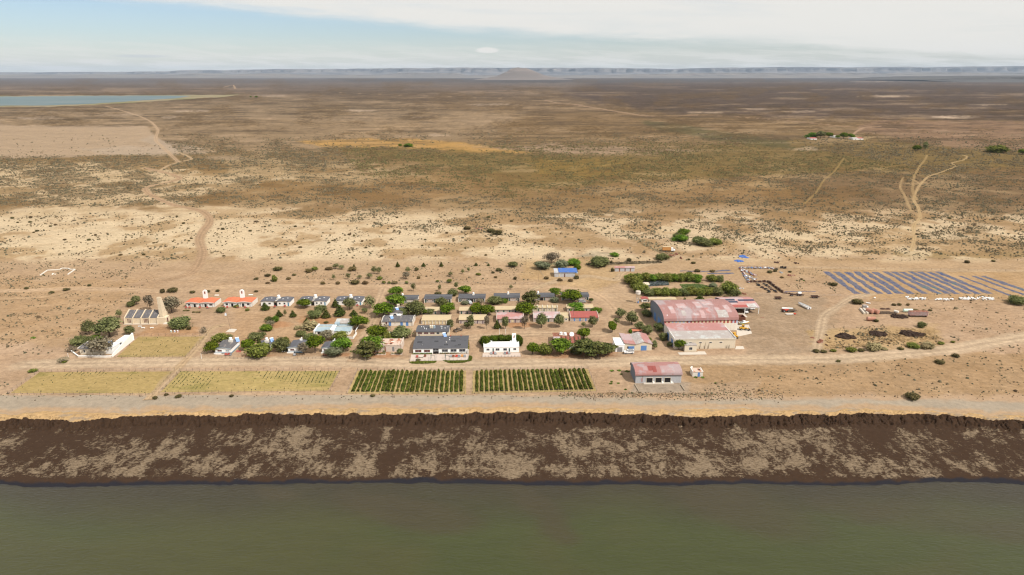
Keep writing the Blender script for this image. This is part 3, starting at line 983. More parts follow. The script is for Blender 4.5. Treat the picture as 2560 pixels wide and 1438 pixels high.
 for cx, cy, wx_, wy_, sl in [(1020, 1280, 180, 40, .18), (1340, 1260, 90, 34, .55), (1850, 1270, 280, 60, .35), (2330, 1300, 300, 46, .10), (700, 1235, 60, 20, .1), (1400, 1330, 60, 30, .3)]:
  dd = ((PX - cx) / wx_) ** 2 + ((PY - cy - (PX - cx) * sl) / wy_) ** 2 + (nb - .5) * 2
  mm = (sstep(1.4, .1, dd) * .70)[..., None]
  c = c * (1 - mm) + brown * mm
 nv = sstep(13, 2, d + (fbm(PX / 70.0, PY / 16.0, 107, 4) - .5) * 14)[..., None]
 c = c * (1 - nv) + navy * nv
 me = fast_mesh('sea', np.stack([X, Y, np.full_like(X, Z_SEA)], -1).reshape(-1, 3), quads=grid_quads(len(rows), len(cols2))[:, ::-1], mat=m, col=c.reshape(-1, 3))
 tag(link('sea', me), 'calm murky green sea along the seaweed bank', kind='structure')


build_shore()


# ------------------------------------------------------------------ far water, flats and tablelands
def flat_patch(name, label, poly, z, mat, colour=None, scrub=0.0, edge=0.0):
 pts = []
 n = len(poly)
 for i in range(n):
  a, b = np.array(poly[i], float), np.array(poly[(i + 1) % n], float)
  k = max(1, int(np.hypot(*(b - a)) / 8))
  for j in range(k):
   q = a + (b - a) * j / k
   q = q + edge * np.array([0, fbm(q[0] / 20.0, q[1] / 5.0, 7, 3) - .5])
   pts.append(P(q[0], q[1], z))
 o = mesh_obj(name, pts, [list(range(len(pts)))], mat)
 tag(o, label, kind='structure')
 return o


def lagoon():
 m, t, b = new_mat('lagoon_water')
 g = t.new('ShaderNodeNewGeometry').outputs['Position']
 c = t.mix(t.step(t.noise(t.scalev(g, (.3, 1, 1)), .006, 6, .65), .35, .65), (.075, .125, .14), (.12, .155, .16))
 t.put(b.inputs['Base Color'], c)
 b.inputs['Roughness'].default_value = .55
 b.inputs['Specular IOR Level'].default_value = .2
 shore = simple('lagoon_mud_flat', lin(176, 158, 124, KG), .95, .1, .004, lin(150, 142, 96, KG), (.45, .6))
 flat_patch('mud_flat', 'pale and olive mud flats round the far lagoon', [(-1200, 238), (60, 240), (420, 237.6), (600, 237), (560, 242), (470, 247.5), (330, 257), (230, 262.5), (120, 267), (-1200, 272)], .35, shore, edge=3)
 flat_patch('lagoon', 'narrow blue green lagoon on the far plain', [(-1200, 240), (60, 241.5), (250, 239.5), (420, 239), (480, 240), (440, 246), (330, 253), (220, 260), (100, 264), (-1200, 269)], .6, m, edge=1.5)


lagoon()


def tableland(name, label, prof, base_py, dist, mat, depth=2500.0, apron=.35, seed=1):
 """escarpment: talus apron, cliff, flat top; prof = (px, top row) along the skyline"""
 a = np.array(prof, float)
 xs = np.arange(a[0, 0], a[-1, 0] + 1, 6.0)
 top = np.interp(xs, a[:, 0], a[:, 1])
 th = np.tan(PITCH + np.arctan((top - 719.0) / FPX))
 X = (xs - 1280) / FPX * (dist * CP + (CAM_H - 100) * SP)
 H = CAM_H - dist * th + (fbm(xs / 34.0, xs * 0, seed, 5) - .5) * dist * .0016
 nr = 14
 s = np.linspace(0, 1, nr)
 V = []
 for j, t in enumerate(s):
  if t < .55:                      # apron
   u = t / .55
   yy = dist - depth * (1 - u) * .9
   hh = H * (apron * u ** 1.6)
   yy = yy + (fbm(xs / 14.0, np.full_like(xs, t * 3), seed + 3, 4) - .5) * depth * .5 * u
   hh = hh * (.7 + .6 * fbm(xs / 11.0, np.full_like(xs, t * 4), seed + 5, 4)) if u > 0 else hh * 0 - 2
  elif t < .82:                    # cliff
   u = (t - .55) / .27
   yy = dist + (fbm(xs / 14.0, np.full_like(xs, 1.65), seed + 3, 4) - .5) * depth * .5 + u * 150
   hh = H * (apron + (1 - apron) * u) * (1 - (1 - u) * .2 * fbm(xs / 5.0, np.full_like(xs, t * 9), seed + 9, 3))
  else:
   u = (t - .82) / .18
   yy = dist + 300 + u * 3000 + 0 * xs
   hh = H * 1.0 - u * 3
  V.append(np.stack([X, yy + 0 * xs, hh], -1))
 V = np.array(V)
 me = fast_mesh(name, V.reshape(-1, 3), quads=grid_quads(nr, len(xs)), mat=mat)
 o = link(name, me)
 tag(o, label, kind='structure')


def rock_mat(name, c1, c2, c3_):
 m, t, b = new_mat(name)
 g = t.new('ShaderNodeNewGeometry')
 n = t.noise(t.scalev(g.outputs['Position'], (1, 1, 9)), .0007, 4, .55)
 n2 = t.noise(t.scalev(g.outputs['Position'], (1, 1, 3)), .0007, 4, .6)
 c = t.mix(t.step(n, .4, .6), c1, c2)
 sp = t.new('ShaderNodeSeparateXYZ')
 t.put(sp.inputs[0], g.outputs['Normal'])
 band = t.m('MULTIPLY', t.step(n2, .60, .72), t.step(t.noise(t.scalev(g.outputs['Position'], (1, 1, 14)), .0022, 5, .7), .5, .6))
 c = t.mix(band, c, c3_)
 t.put(b.inputs['Base Color'], c)
 b.inputs['Roughness'].default_value = 1.0
 return m


RK = rock_mat('tableland_rock', (.15, .135, .13), (.075, .07, .075), (.62, .55, .47))
RK2 = rock_mat('far_plain_rise', (.15, .125, .105), (.11, .095, .085), (.30, .26, .21))
DK = rock_mat('painted_shade_plateau', (.060, .052, .045), (.045, .04, .036), (.10, .085, .07))  # plateau under cloud shadow: the shade is put into these dark tones
tableland('mesa', 'long flat topped blue tableland along the horizon', [(-700, 181), (0, 181), (150, 180.5), (160, 179.5), (240, 179.5), (380, 179), (440, 175), (520, 175.5), (620, 174.5), (680, 172.5), (860, 172), (940, 170.5), (1080, 170), (1100, 169), (1250, 169), (1340, 169.5), (1460, 169.8), (1500, 169), (1620, 171), (1680, 172), (1790, 169), (1900, 168.5), (1990, 167.5), (2100, 168), (2140, 168.2), (2290, 167), (2300, 168), (2420, 167.5), (2440, 165.5), (2560, 165), (2700, 168), (3400, 170)], 193, 36000.0, RK, 4200.0, .55, 3)
tableland('mesa', 'lower broken foothills in front of the blue tableland', [(-700, 190), (0, 187), (130, 186.5), (330, 186), (420, 187), (470, 184), (520, 188), (640, 184), (720, 186), (900, 188), (1010, 182.5), (1130, 183), (1160, 188), (1500, 188), (1780, 182.5), (1850, 182), (2000, 183.5), (2150, 182.5), (2260, 185), (2400, 181), (2560, 182), (3400, 184)], 193, 27000.0, RK2, 3800.0, .8, 11)
tableland('plateau', 'dark low plateau at the eastern edge of the plain', [(2330, 200), (2350, 197.5), (2400, 195.5), (2480, 192.5), (2560, 191.5), (2800, 190), (3600, 189)], 202, 12500.0, DK, 1500.0, .5, 17)


def hill():
 n, m_ = 40, 18
 c = P(1298, 190)
 d = 17000.0
 V, F = [], []
 for j in range(m_ + 1):
  r = j / m_
  for i in range(n):
   a = 2 * math.pi * i / n
   prof = [(0, 1.0), (.12, .97), (.2, .86), (.32, .6), (.5, .32), (.75, .12), (1.0, 0)]
   h = np.interp(r, [p[0] for p in prof], [p[1] for p in prof])
   h *= 1 + .25 * float(fbm(i / 3.0, j / 3.0, 5, 3) - .5) * (1 if j < m_ else 0)
   V.append((c.x / c.y * d + math.cos(a) * r * 1150 * (1.15 if math.cos(a) > 0 else .95), d + math.sin(a) * r * 900, -2 + h * 262))
 for j in range(m_):
  for i in range(n):
   F.append((j * n + i, (j + 1) * n + i, (j + 1) * n + (i + 1) % n, j * n + (i + 1) % n))
 F.append(tuple(range(n)))
 o = mesh_obj('hill', V, F, rock_mat('hill_rock', (.17, .135, .115), (.13, .105, .09), (.24, .2, .17)), smooth=True)
 tag(o, 'lone pointed hill in front of the tableland', kind='structure')


hill()


def haze_box():
 m = bpy.data.materials.new('desert_haze')
 m.use_nodes = True
 t = NT(m.node_tree)
 t.n.clear()
 out = t.new('ShaderNodeOutputMaterial')
 pv = t.new('ShaderNodeVolumePrincipled')
 pv.inputs['Color'].default_value = (.62, .78, 1.0, 1)
 pv.inputs['Density'].default_value = 1.4e-5
 pv.inputs['Anisotropy'].default_value = 0.0
 t.l.new(pv.outputs[0], out.inputs['Volume'])
 x, y0, y1, z0, z1 = 52000.0, -9000.0, 52000.0, -4.0, 620.0
 V = [(-x, y0, z0), (x, y0, z0), (x, y1, z0), (-x, y1, z0), (-x, y0, z1), (x, y0, z1), (x, y1, z1), (-x, y1, z1)]
 F = [(0, 3, 2, 1), (4, 5, 6, 7), (0, 1, 5, 4), (1, 2, 6, 5), (2, 3, 7, 6), (3, 0, 4, 7)]
 o = mesh_obj('haze', V, F, m)
 tag(o, 'pale blue haze lying over the whole plain', kind='stuff')


haze_box()
# ------------------------------------------------------------------ buildings
class MB:
 """collects boxes, prisms and tubes into one mesh"""
 def __init__(self):
  self.v, self.f = [], []

 def box(self, x0, x1, y0, y1, z0, z1):
  b = len(self.v)
  self.v += [(x0, y0, z0), (x1, y0, z0), (x1, y1, z0), (x0, y1, z0), (x0, y0, z1), (x1, y0, z1), (x1, y1, z1), (x0, y1, z1)]
  self.f += [tuple(b + i for i in q) for q in ((0, 3, 2, 1), (4, 5, 6, 7), (0, 1, 5, 4), (1, 2, 6, 5), (2, 3, 7, 6), (3, 0, 4, 7))]
  return self

 def prism(self, prof, a0, a1, axis='x'):
  """extrude a closed profile: axis x -> profile in (y,z); axis y -> profile in (x,z); axis z -> profile in (x,y)"""
  b, n = len(self.v), len(prof)
  for a in (a0, a1):
   for p, q in prof:
    self.v.append((a, p, q) if axis == 'x' else (p, a, q) if axis == 'y' else (p, q, a))
  self.f.append(tuple(b + i for i in range(n)))
  self.f.append(tuple(b + n + i for i in reversed(range(n))))
  for i in range(n):
   j = (i + 1) % n
   self.f.append((b + i, b + n + i, b + n + j, b + j))
  return self

 def tube(self, p0, p1, r0, r1=None, n=8, cap=True):
  r1 = r0 if r1 is None else r1
  p0, p1 = Vector(p0), Vector(p1)
  d = (p1 - p0).normalized()
  u = d.cross(Vector((0, 0, 1)))
  if u.length < 1e-3:
   u = Vector((1, 0, 0))
  u.normalize()
  w = d.cross(u)
  b = len(self.v)
  for p, r in ((p0, r0), (p1, r1)):
   for i in range(n):
    a = 2 * math.pi * i / n
    self.v.append(tuple(p + u * math.cos(a) * r + w * math.sin(a) * r))
  for i in range(n):
   j = (i + 1) % n
   self.f.append((b + i, b + j, b + n + j, b + n + i))
  if cap:
   self.f.append(tuple(b + i for i in reversed(range(n))))
   self.f.append(tuple(b + n + i for i in range(n)))
  return self

 def blob(self, c, r, n=8, m=5, jit=.0, sq=1.0):
  b = len(self.v)
  rx, ry, rz = r
  for j in range(m + 1):
   t = math.pi * j / m
   for i in range(n):
    a = 2 * math.pi * i / n
    k = 1 + random.uniform(-jit, jit)
    s = math.sin(t) ** sq
    self.v.append((c[0] + rx * k * s * math.cos(a), c[1] + ry * k * s * math.sin(a), c[2] + rz * k * math.cos(t)))
  for j in range(m):
   for i in range(n):
    i2 = (i + 1) % n
    self.f.append((b + j * n + i, b + (j + 1) * n + i, b + (j + 1) * n + i2, b + j * n + i2))
  return self

 def build(self, name, mat, parent=None, smooth=False):
  o = mesh_obj(name, self.v, self.f, mat, parent, smooth)
  o.data.validate()
  return o


def empty(name, loc, rz=0.0, label=None, cat=None, group=None):
 o = bpy.data.objects.new(name, None)
 COL.objects.link(o)
 o.location = loc
 o.rotation_euler = (0, 0, rz)
 o.empty_display_size = .5
 return tag(o, label, cat, group)


SPLIT = {'side_parapet', 'side_board', 'leg', 'post', 'support', 'corner_post', 'parapet', 'bumper'}


def part(name, mat, parent, *boxes):
 if name in SPLIT and len(boxes) > 1:
  return [part(name, mat, parent, b) for b in boxes][0]
 m = MB()
 for b in boxes:
  m.box(*b)
 return m.build(name, mat, parent)


def front(xl, xr, yb, ybr=None):
 a, b = P(xl, yb), P(xr, yb if ybr is None else ybr)
 return a, math.atan2(b.y - a.y, b.x - a.x), (b - a).length


def openings(root, w, h, wins):
 """wins: (kind, u0, u1, v0, v1[, material]) in fractions of the front; built 5 cm proud of the wall with frame and pane"""
 for q in wins:
  kind, u0, u1, v0, v1 = q[:5]
  mt = q[5] if len(q) > 5 else {'window': 'glass', 'door': 'greendoor', 'opening': 'dark', 'gate': 'blue', 'shutter': 'brownwin'}[kind]
  x0, x1, z0, z1 = u0 * w, u1 * w, v0 * h, v1 * h
  if kind == 'window':
   f = .07
   fr = part('window', M['white'] if len(q) < 7 else M[q[6]], root,
                      (x0 - f, x0, -.06, -.003, z0 - f, z1 + f), (x1, x1 + f, -.06, -.003, z0 - f, z1 + f),
                      (x0, x1, -.06, -.003, z0 - f, z0), (x0, x1, -.06, -.003, z1, z1 + f))
   if x1 - x0 > 1.2:
    n = max(2, int((x1 - x0) / 1.0))
    for k in range(n):
     part('pane', M[mt], fr, (x0 + (x1 - x0) * k / n + .03, x0 + (x1 - x0) * (k + 1) / n - .03, -.03, -.002, z0, z1))
   else:
    part('pane', M[mt], fr, (x0, x1, -.03, -.002, z0, z1))
  elif kind == 'door':
   d = part('door', M[mt], root, (x0, x1, -.05, -.002, z0, z1))
  elif kind == 'gate':
   g_ = part('gate', M[mt], root, (x0, x1, -.03, -.002, z0, z1))
   n = max(2, int((x1 - x0) / .9))
   for k in range(n):
    part('board', M[mt], g_, (x0 + (x1 - x0) * k / n + .03, x0 + (x1 - x0) * (k + 1) / n - .03, -.07, -.031, z0 + .04, z1 - .04))
  elif kind == 'shutter':
   part('shutter', M[mt], root, (x0, x1, -.06, -.002, z0, z1))
  elif kind == 'opening':
   part('dark_opening', M[mt], root, (x0, x1, -.04, -.002, z0, z1))


def roof_mesh(kind, w, d, h, rise, ov=.28, th=.14, y0=0.0):
 m = MB()
 if kind == 'gx':       # ridge parallel to the front
  m.prism([(y0 - ov, h - .02), (y0 + d / 2, h + rise), (y0 + d + ov, h - .02), (y0 + d + ov, h + th), (y0 + d / 2, h + rise + th), (y0 - ov, h + th)], -ov, w + ov, 'x')
 elif kind == 'gy':     # ridge running away from the front
  m.prism([(-ov, h - .02), (w / 2, h + rise), (w + ov, h - .02), (w + ov, h + th), (w / 2, h + rise + th), (-ov, h + th)], y0 - ov, y0 + d + ov, 'y')
 elif kind == 'shed':   # rises to the back
  m.prism([(y0 - ov, h - .02), (y0 + d + ov, h + rise), (y0 + d + ov, h + rise + th), (y0 - ov, h + th)], -ov, w + ov, 'x')
 elif kind == 'flat':
  m.box(-ov * .4, w + ov * .4, y0 - ov * .4, y0 + d + ov * .4, h, h + th)
 return m


def body_mesh(kind, w, d, h, rise):
 m = MB()
 if kind == 'gx':
  m.prism([(0, -.3), (d, -.3), (d, h), (d / 2, h + rise), (0, h)], 0, w, 'x')
 elif kind == 'gy':
  m.prism([(0, -.3), (w, -.3), (w, h), (w / 2, h + rise), (0, h)], 0, d, 'y')
 elif kind == 'shed':
  m.prism([(0, -.3), (d, -.3), (d, h + rise), (0, h)], 0, w, 'x')
 else:
  m.box(0, w, 0, d, -.3, h)
 return m


def house(name, label, xl, xr, yb, yt, yk, rise=.4, roof='gx', wall='white', roofm='slate', group=None, wins=(), ybr=None, cat='house',
          side=(), chimney=(), band=None, parapet=None, tank=None, heater=None, gable=None, hmin=1.9):
 a, ang, w = front(xl, xr, yb, ybr)
 h = max(hmin, zat(a, yt))
 zk = h + (rise if roof == 'shed' else 0)
 d = max(2.5, (CAM_H - zk) / math.tan(depth_at(yk)) - a.y)
 root = empty(name, a, ang, label, cat, group)
 body_mesh(roof, w, d, h, rise).build('wall', M[wall], root)
 roof_mesh(roof, w, d, h + .003, rise).build('roof', M[roofm], root)
 openings(root, w, h, wins)
 if band:
  part('base_band', M[band], root, (-.012, w + .012, -.014, -.001, 0, .45), (w + .001, w + .014, .0, d, 0, .45))
 if parapet:   # gable end walls standing proud of the roof
  for x in (-.12, w - .13):
   MB().prism([(-.35, -.2), (d + .2, -.2), (d + .2, h + .35), (d / 2, h + rise + .38), (-.35, h + .35)], x, x + .25, 'x').build('end_wall', M[parapet], root)
 for (u, v, hw, hh, mt) in chimney:
  rz = h + rise * (1 - abs(2 * v - 1) if roof == 'gx' else (1 - abs(2 * u - 1)) if roof == 'gy' else v if roof == 'shed' else 0)
  part('chimney', M[mt], root, (u * w - hw / 2, u * w + hw / 2, v * d - hw / 2, v * d + hw / 2, rz - .1, rz + hh))
 for (u, v, z0, z1) in side:
  part('side_window', M['glass'], root, (w + .002, w + .04, u * d, v * d, z0 * h, z1 * h))
 return root, w, d, h, ang


def on_roof(root, w, d, h, u, v, dz=0.0):
 return Vector((root.location.x, root.location.y, 0)) + Vector((math.cos(root.rotation_euler.z) * u * w - math.sin(root.rotation_euler.z) * v * d, math.sin(root.rotation_euler.z) * u * w + math.cos(root.rotation_euler.z) * v * d, h + dz))


def water_tank(p, label, r=.55, h=.9, base=.8, group='small water tanks on the roofs'):
 t = empty('roof_water_tank', p, 0, label, 'water tank', group)
 part('stand', M['offwhite'], t, (-r, r, -r, r, -.2, base))
 MB().tube((0, 0, base + .002), (0, 0, base + h), r * .85, r * .85, 12).tube((0, 0, base + h), (0, 0, base + h + .22), r * .85, r * .3, 12).build('tank', M['plastic'], t, False)
 return t


def solar_heater(p, label, rz=.5):
 t = empty('solar_water_heater', p, rz, label, 'solar heater', 'blue solar water heaters on the roofs')
 m = MB()
 m.prism([(-1.0, -.1), (1.0, 1.1), (1.0, 1.2), (-1.0, 0)], -.75, .75, 'x')
 m.build('collector', M['skyblue'], t)
 MB().tube((-.85, 1.1, 1.25), (.85, 1.1, 1.25), .25, None, 10).build('cylinder', M['plastic'], t)
 part('leg', M['metal'], t, (-.7, -.6, .9, 1.0, -.2, 1.0), (.6, .7, .9, 1.0, -.2, 1.0))
 return t


def W_(*a):
 return ('window',) + a


# --- two orange roofed twin houses with arched bell walls
def orange_house(xl, xr, yb, label, bell_px, seed):
 a, ang, w = front(xl, xr, yb)
 h = zat(a, 757 if seed == 0 else 755.5)
 d = (CAM_H - h) / math.tan(depth_at(746.5 if seed == 0 else 745)) - a.y
 root = empty('orange_roofed_house', a, ang, label, 'house', 'orange roofed twin houses')
 ww = w * .46
 for k, x in enumerate((0, w - ww)):
  m = MB().prism([(x, -.3), (x + ww, -.3), (x + ww, h), (x + ww * .42, h + .45), (x, h)], 0, d, 'y')
  m.build('wall', M['white'], root)
  MB().prism([(x - .5, h - .05), (x + ww * .42, h + .45), (x + ww + .4, h - .05), (x + ww + .4, h + .12), (x + ww * .42, h + .62), (x - .5, h + .12)], -.5, d + .3, 'y').build('roof', M['orange'], root)
  MB().prism([(x - .5, h - .16), (x + ww * .42, h + .34), (x + ww + .4, h - .16), (x + ww + .4, h + .06), (x + ww * .42, h + .56), (x - .5, h + .06)], -.56, -.503, 'y').build('fascia', M['white'], root)
 part('courtyard_wall', M['white'], root, (ww + .05, w - ww - .05, .9, 1.2, 0, h * .9))
 part('side_wall', M['offwhite'], root, (w + .25, w + .45, .4, d + 1.2, -.1, h * .92))
 openings(root, w, h, [W_(.07, .16, .35, .75), ('opening', .27, .345, .0, .72), ('opening', .66, .735, .0, .72), W_(.84, .93, .35, .75), W_(.60, .625, .45, .72)])
 for x in (.02, .24, .38, .62, .78, .97):
  part('porch_post', M['metal'], root, (x * w, x * w + .1, -.5, -.4, 0, h))
 bw = 2.5
 bx = w * .5 - bw * .42
 prof = [(bx, 0), (bx + bw, 0), (bx + bw, 6.4)] + [(bx + bw / 2 + bw / 2 * math.cos(t * math.pi / 8), 6.4 + bw / 2 * .9 * math.sin(t * math.pi / 8)) for t in range(1, 8)] + [(bx, 6.4)]
 prof = [(bx, 0), (bx + bw, 0)] + [(x_, z_) for x_, z_ in prof[2:]]
 hx, hz0, hz1 = bx + bw / 2, 5.2, 6.6
 m = MB()
 m.prism(prof, d - .2, d + .25, 'y')
 bell = m.build('bell_wall', M['bright'], root)
 part('niche', M['rust'], bell, (hx - .35, hx + .35, d - .26, d - .203, hz0, hz1))
 part('connecting_roof', M['bluew'], root, (ww + .45, w - ww - .55, 1.3, d - .25, h - .25, h - .15))
 for k, u in enumerate((.05, .17, .53, .80)):
  chair(on_roof(root, w, d, 0, u, 0) + Vector((.2 * k, -2.2, 0)), ORDC[k] + ' red outdoor chair in front of the ' + ('first' if seed == 0 else 'second') + ' orange roofed house', 'redchair', .4 * k)
 return root


CHAIR = {}
ORDC = ['westernmost', 'second', 'third', 'easternmost']


def chair(p, label, mat='redchair', rz=0.0, group='outdoor chairs and loungers by the houses'):
 key = mat
 t = empty('outdoor_chair', p, rz, label, 'chair', group)
 if key not in CHAIR:
  s = part('seat', M[mat], t, (-.55, .55, -.35, .35, .36, .46))
  bk = MB().prism([(.30, .46), (.42, .46), (.62, 1.05), (.52, 1.08)], -.55, .55, 'x').build('backrest', M[mat], t)
  part('leg', M['metal'], t, (-.5, -.42, -.3, .3, 0, .35), (.42, .5, -.3, .3, 0, .35))
  CHAIR[key] = list(t.children)
 else:
  for c in CHAIR[key]:
   q = c.copy()
   q.parent = t
   COL.objects.link(q)
 return t


orange_house(466, 535.5, 768, 'orange roofed white twin house with arched bell wall next to the chapel', 512, 0)
orange_house(560, 629, 767, 'orange roofed white twin house with arched bell wall next to the grey duplexes', 604, 1)


# --- three grey roofed duplexes
def duplex(xl, xr, yb, yt, yk, label, tank=True):
 a, ang, w = front(xl, xr, yb)
 h = zat(a, yt)
 d = (CAM_H - h) / math.tan(depth_at(yk)) - a.y
 root = empty('grey_roofed_duplex', a, ang, label, 'house', 'grey roofed white duplexes behind the flagpole')
 ww = w * .44
 for x in (0, w - ww):
  MB().prism([(x, -.3), (x + ww, -.3), (x + ww, h), (x + ww * .45, h + .35), (x, h)], 0, d, 'y').build('wall', M['white'], root)
  MB().prism([(x - .3, h - .02), (x + ww * .45, h + .35), (x + ww + .3, h - .02), (x + ww + .3, h + .12), (x + ww * .45, h + .5), (x - .3, h + .12)], -.3, d + .3, 'y').build('roof', M['greyroof'], root)
  part('skylight', M['plastic'], root, (x + ww * .3, x + ww * .3 + .7, d * .4, d * .4 + .5, h + .32, h + .55))
  part('skylight', M['plastic'], root, (x + ww * .6, x + ww * .6 + .6, d * .6, d * .6 + .5, h + .32, h + .52))
 part('courtyard_wall', M['bright'], root, (ww + .05, w - ww - .05, 2.2, 2.5, 0, h * .95))
 part('pergola', M['wood'], root, (ww + .1, w - ww - .1, -.2, 2.1, h * .8, h * .86))
 openings(root, w, h, [W_(.08, .14, .4, .75), W_(.26, .34, .4, .75), ('door', .46, .54, 0, .75, 'dark'), W_(.62, .68, .4, .75), W_(.78, .84, .4, .75), ('door', .92, .96, 0, .78, 'teal')])
 water_tank(on_roof(root, w, d, h, .52, .7, -.3), 'white water tank on the ' + label.split(' beside')[0].split(' behind')[0].split(' with')[0], 1.0, 1.3, .9)
 return root


duplex(653, 725.6, 765.5, 754, 743.5, 'first grey roofed white duplex beside the orange roofed houses')
duplex(747, 817, 764, 753, 742.5, 'middle grey roofed white duplex behind the olive trees')
duplex(838, 905, 763, 752.5, 742, 'third grey roofed white duplex behind the little conifers')

# --- back row of six dark roofed guest blocks
gw = [('opening', .03, .075, 0, .85, 'greendoor'), W_(.08, .13, .35, .75), W_(.30, .35, .35, .75), ('opening', .36, .40, 0, .85, 'greendoor'), ('opening', .42, .55, .0, .8), ('opening', .58, .62, 0, .85, 'greendoor'), W_(.86, .90, .35, .75), ('opening', .92, .96, 0, .85, 'greendoor')]
grp = 'long dark roofed guest blocks in the back row'
for i, (xl, xr, yb, yt, yk, lb) in enumerate([
  (973, 1043, 758, 749, 738.3, 'long dark roofed block behind the bright green round tree, westernmost of its row'),
  (1061, 1128, 757, 747.5, 736.8, 'long dark roofed block with a pale olive tree in front, second of its row'),
  (1146.5, 1212.5, 755.3, 746.3, 735.4, 'long dark roofed block with a white tank behind its ridge, parked car in front'),
  (1235, 1299, 753, 744.5, 733.8, 'long dark roofed block half hidden by an olive shrub, fourth of its row'),
  (1324, 1386, 751.5, 743, 732.5, 'long dark roofed block behind the tall dark pine'),
  (1404, 1472, 750.5, 742.4, 731.5, 'long dark roofed block behind the flat dark pine, last of its row')]):
 r_ = house('guest_block', lb, xl, xr, yb, yt, yk, .5, 'gx', 'stone' if i else 'offwhite', 'slate', grp, gw, hmin=2.0)
 root, w, d, h, ang = r_
 for x in (0, w - .22):
  part('corner_pillar', M['white'], root, (x, x + .22, -.55, -.2, 0, h))
 part('ridge_cap', M['metal'], root, (-.2, w + .2, d / 2 - .1, d / 2 + .1, h + .64, h + .70))
 if i in (0, 2, 3, 4, 5):
  water_tank(on_roof(root, w, d, h, (.45, 0, .55, .55, .35, .5)[i], .55, .2), ('cream twin', '', 'white', 'shining white', 'cream', 'grey')[i] + ' water tank on the roof of the ' + ('first', 'second', 'third', 'fourth', 'fifth', 'last')[i] + ' back row block', .6, .8, 1.0)

# --- second row, cream roofs
grp = 'low cream roofed blocks of the second row'
cw = [('door', .06, .11, 0, .8), ('door', .28, .33, 0, .8), ('door', .50, .55, 0, .8), ('door', .72, .77, 0, .8), ('door', .92, .96, 0, .8)]
for i, (xl, xr, yb, yt, yk, lb) in enumerate([
  (1053, 1120, 785.8, 777.5, 768.3, 'low block with cream roof between two round green trees'),
  (1148.5, 1212, 785, 777, 768, 'low block with cream roof mostly hidden by a pair of olive trees'),
  (1239, 1306, 782.5, 774.5, 766.3, 'low block with streaked cream roof behind the pink roofed block'),
  (1418, 1483, 779.5, 770.6, 762, 'low block with cream roof behind the red roofed block')]):
 house('cream_roofed_block', lb, xl, xr, yb, yt, yk, .25, 'shed', 'stone', 'creamroof', grp, cw, hmin=1.8)
root, w, d, h, ang = house('roofless_cream_block', 'low cream block with green doors and cross walls rising above it', 1332, 1393, 779.5, 770, 764.5, .2, 'shed', 'cream', 'creamroof', None, [('door', .22, .26, 0, .8), ('door', .44, .48, 0, .8), W_(.66, .69, .4, .7), ('door', .9, .94, 0, .8)])
for k in range(6):
 part('cross_wall', M['offwhite'], root, (w * k / 5 - .12, w * k / 5 + .12, -.3, d, 0, h + .75))

# --- third row
grp = 'roofed blocks of the third row'
sw = [('opening', u, u + .035, 0, .9, 'purpledoor') for u in (.05, .27, .47, .68, .88)]
pw = [('opening', u, u + .10, .05, .85, 'creamp') for u in (.02, .14, .26, .38, .50, .62, .74, .86)]
r1 = house('cream_roofed_long_block', 'long block with weathered cream roof and row of pale doors', 1055, 1125, 810.8, 802, 788, .5, 'gx', 'stone', 'creamroof', grp, pw, hmin=2.0)
for k in range(9):
 part('door_pillar', M['white'], r1[0], (r1[1] * k / 8 - .08, r1[1] * k / 8 + .08, -.45, -.3, 0, r1[3]))
house('cream_roofed_long_block', 'long block with patched grey and cream roof behind two slim trees', 1148, 1214, 809.3, 800, 787.2, .5, 'gx', 'stone', 'creamroof', grp, sw, hmin=2.0)
house('pink_roofed_block', 'long block with faded pink roof nearest the cream roofed blocks', 1241.5, 1308.5, 806.8, 798, 782, .7, 'gx', 'stone', 'pink', grp, sw + [('opening', .55, .63, .1, .85, 'creamp')], parapet='concrete', hmin=2.0)
house('pale_pink_roofed_block', 'long block with pale greyish pink roof behind two round brown trees', 1334, 1401, 804.8, 796, 780, .7, 'gx', 'stone', 'palepink', grp, [('door', .27, .3, 0, .85), ('door', .53, .58, 0, .85), ('door', .75, .79, 0, .85)], parapet='concrete', hmin=2.0)
house('cream_annex', 'small cream annex joined to the pale pink roofed block', 1401.8, 1421, 804, 795, 782, .1, 'flat', 'cream', 'creamroof', None, [('door', .2, .35, 0, .8, 'dark'), W_(.6, .8, .45, .8)])
house('red_roofed_block', 'long block with bright red roof and blue doors by the open yard', 1426, 1496, 803.3, 795, 778.7, .7, 'gx', 'stone', 'redroof', grp, [('door', .12, .17, 0, .85, 'blue'), ('door', .32, .37, 0, .85, 'blue'), ('door', .53, .57, 0, .85, 'blue'), ('door', .80, .84, 0, .85, 'blue')], parapet='concrete', hmin=2.0)

# --- middle houses
r = house('blue_door_house', 'long white house with weathered grey roof and bright blue doors', 955, 1032, 814.8, 804.5, 789, .8, 'gx', 'offwhite', 'slate2', None,
          [('door', .22, .30, 0, .9, 'blue'), ('door', .60, .68, 0, .9, 'blue'), ('door', .78, .86, 0, .9, 'blue'), ('opening', .12, .17, .4, .9, 'brownwin')], parapet='offwhite', hmin=2.2)
solar_heater(on_roof(r[0], r[1], r[2], r[3], .30, .35, .4), 'blue solar heater on the weathered grey roof of the blue door house')
part('roof_hatch', M['white'], r[0], (r[1] * .42, r[1] * .55, r[2] * .78, r[2] * .95, r[3] + .2, r[3] + .9))
r = house('small_hidden_house', 'small white house squeezed between the bright pine and olive trees', 975, 1006, 793, 783, 768.5, .5, 'gy', 'white', 'slate2', None, [W_(.3, .5, .4, .8), ('door', .62, .75, 0, .8, 'teal')], chimney=[(.5, .9, 1.3, 1.5, 'cream')], hmin=2.4)
solar_heater(on_roof(r[0], r[1], r[2], r[3], .55, .35, .2), 'blue solar heater on the small house between the trees')
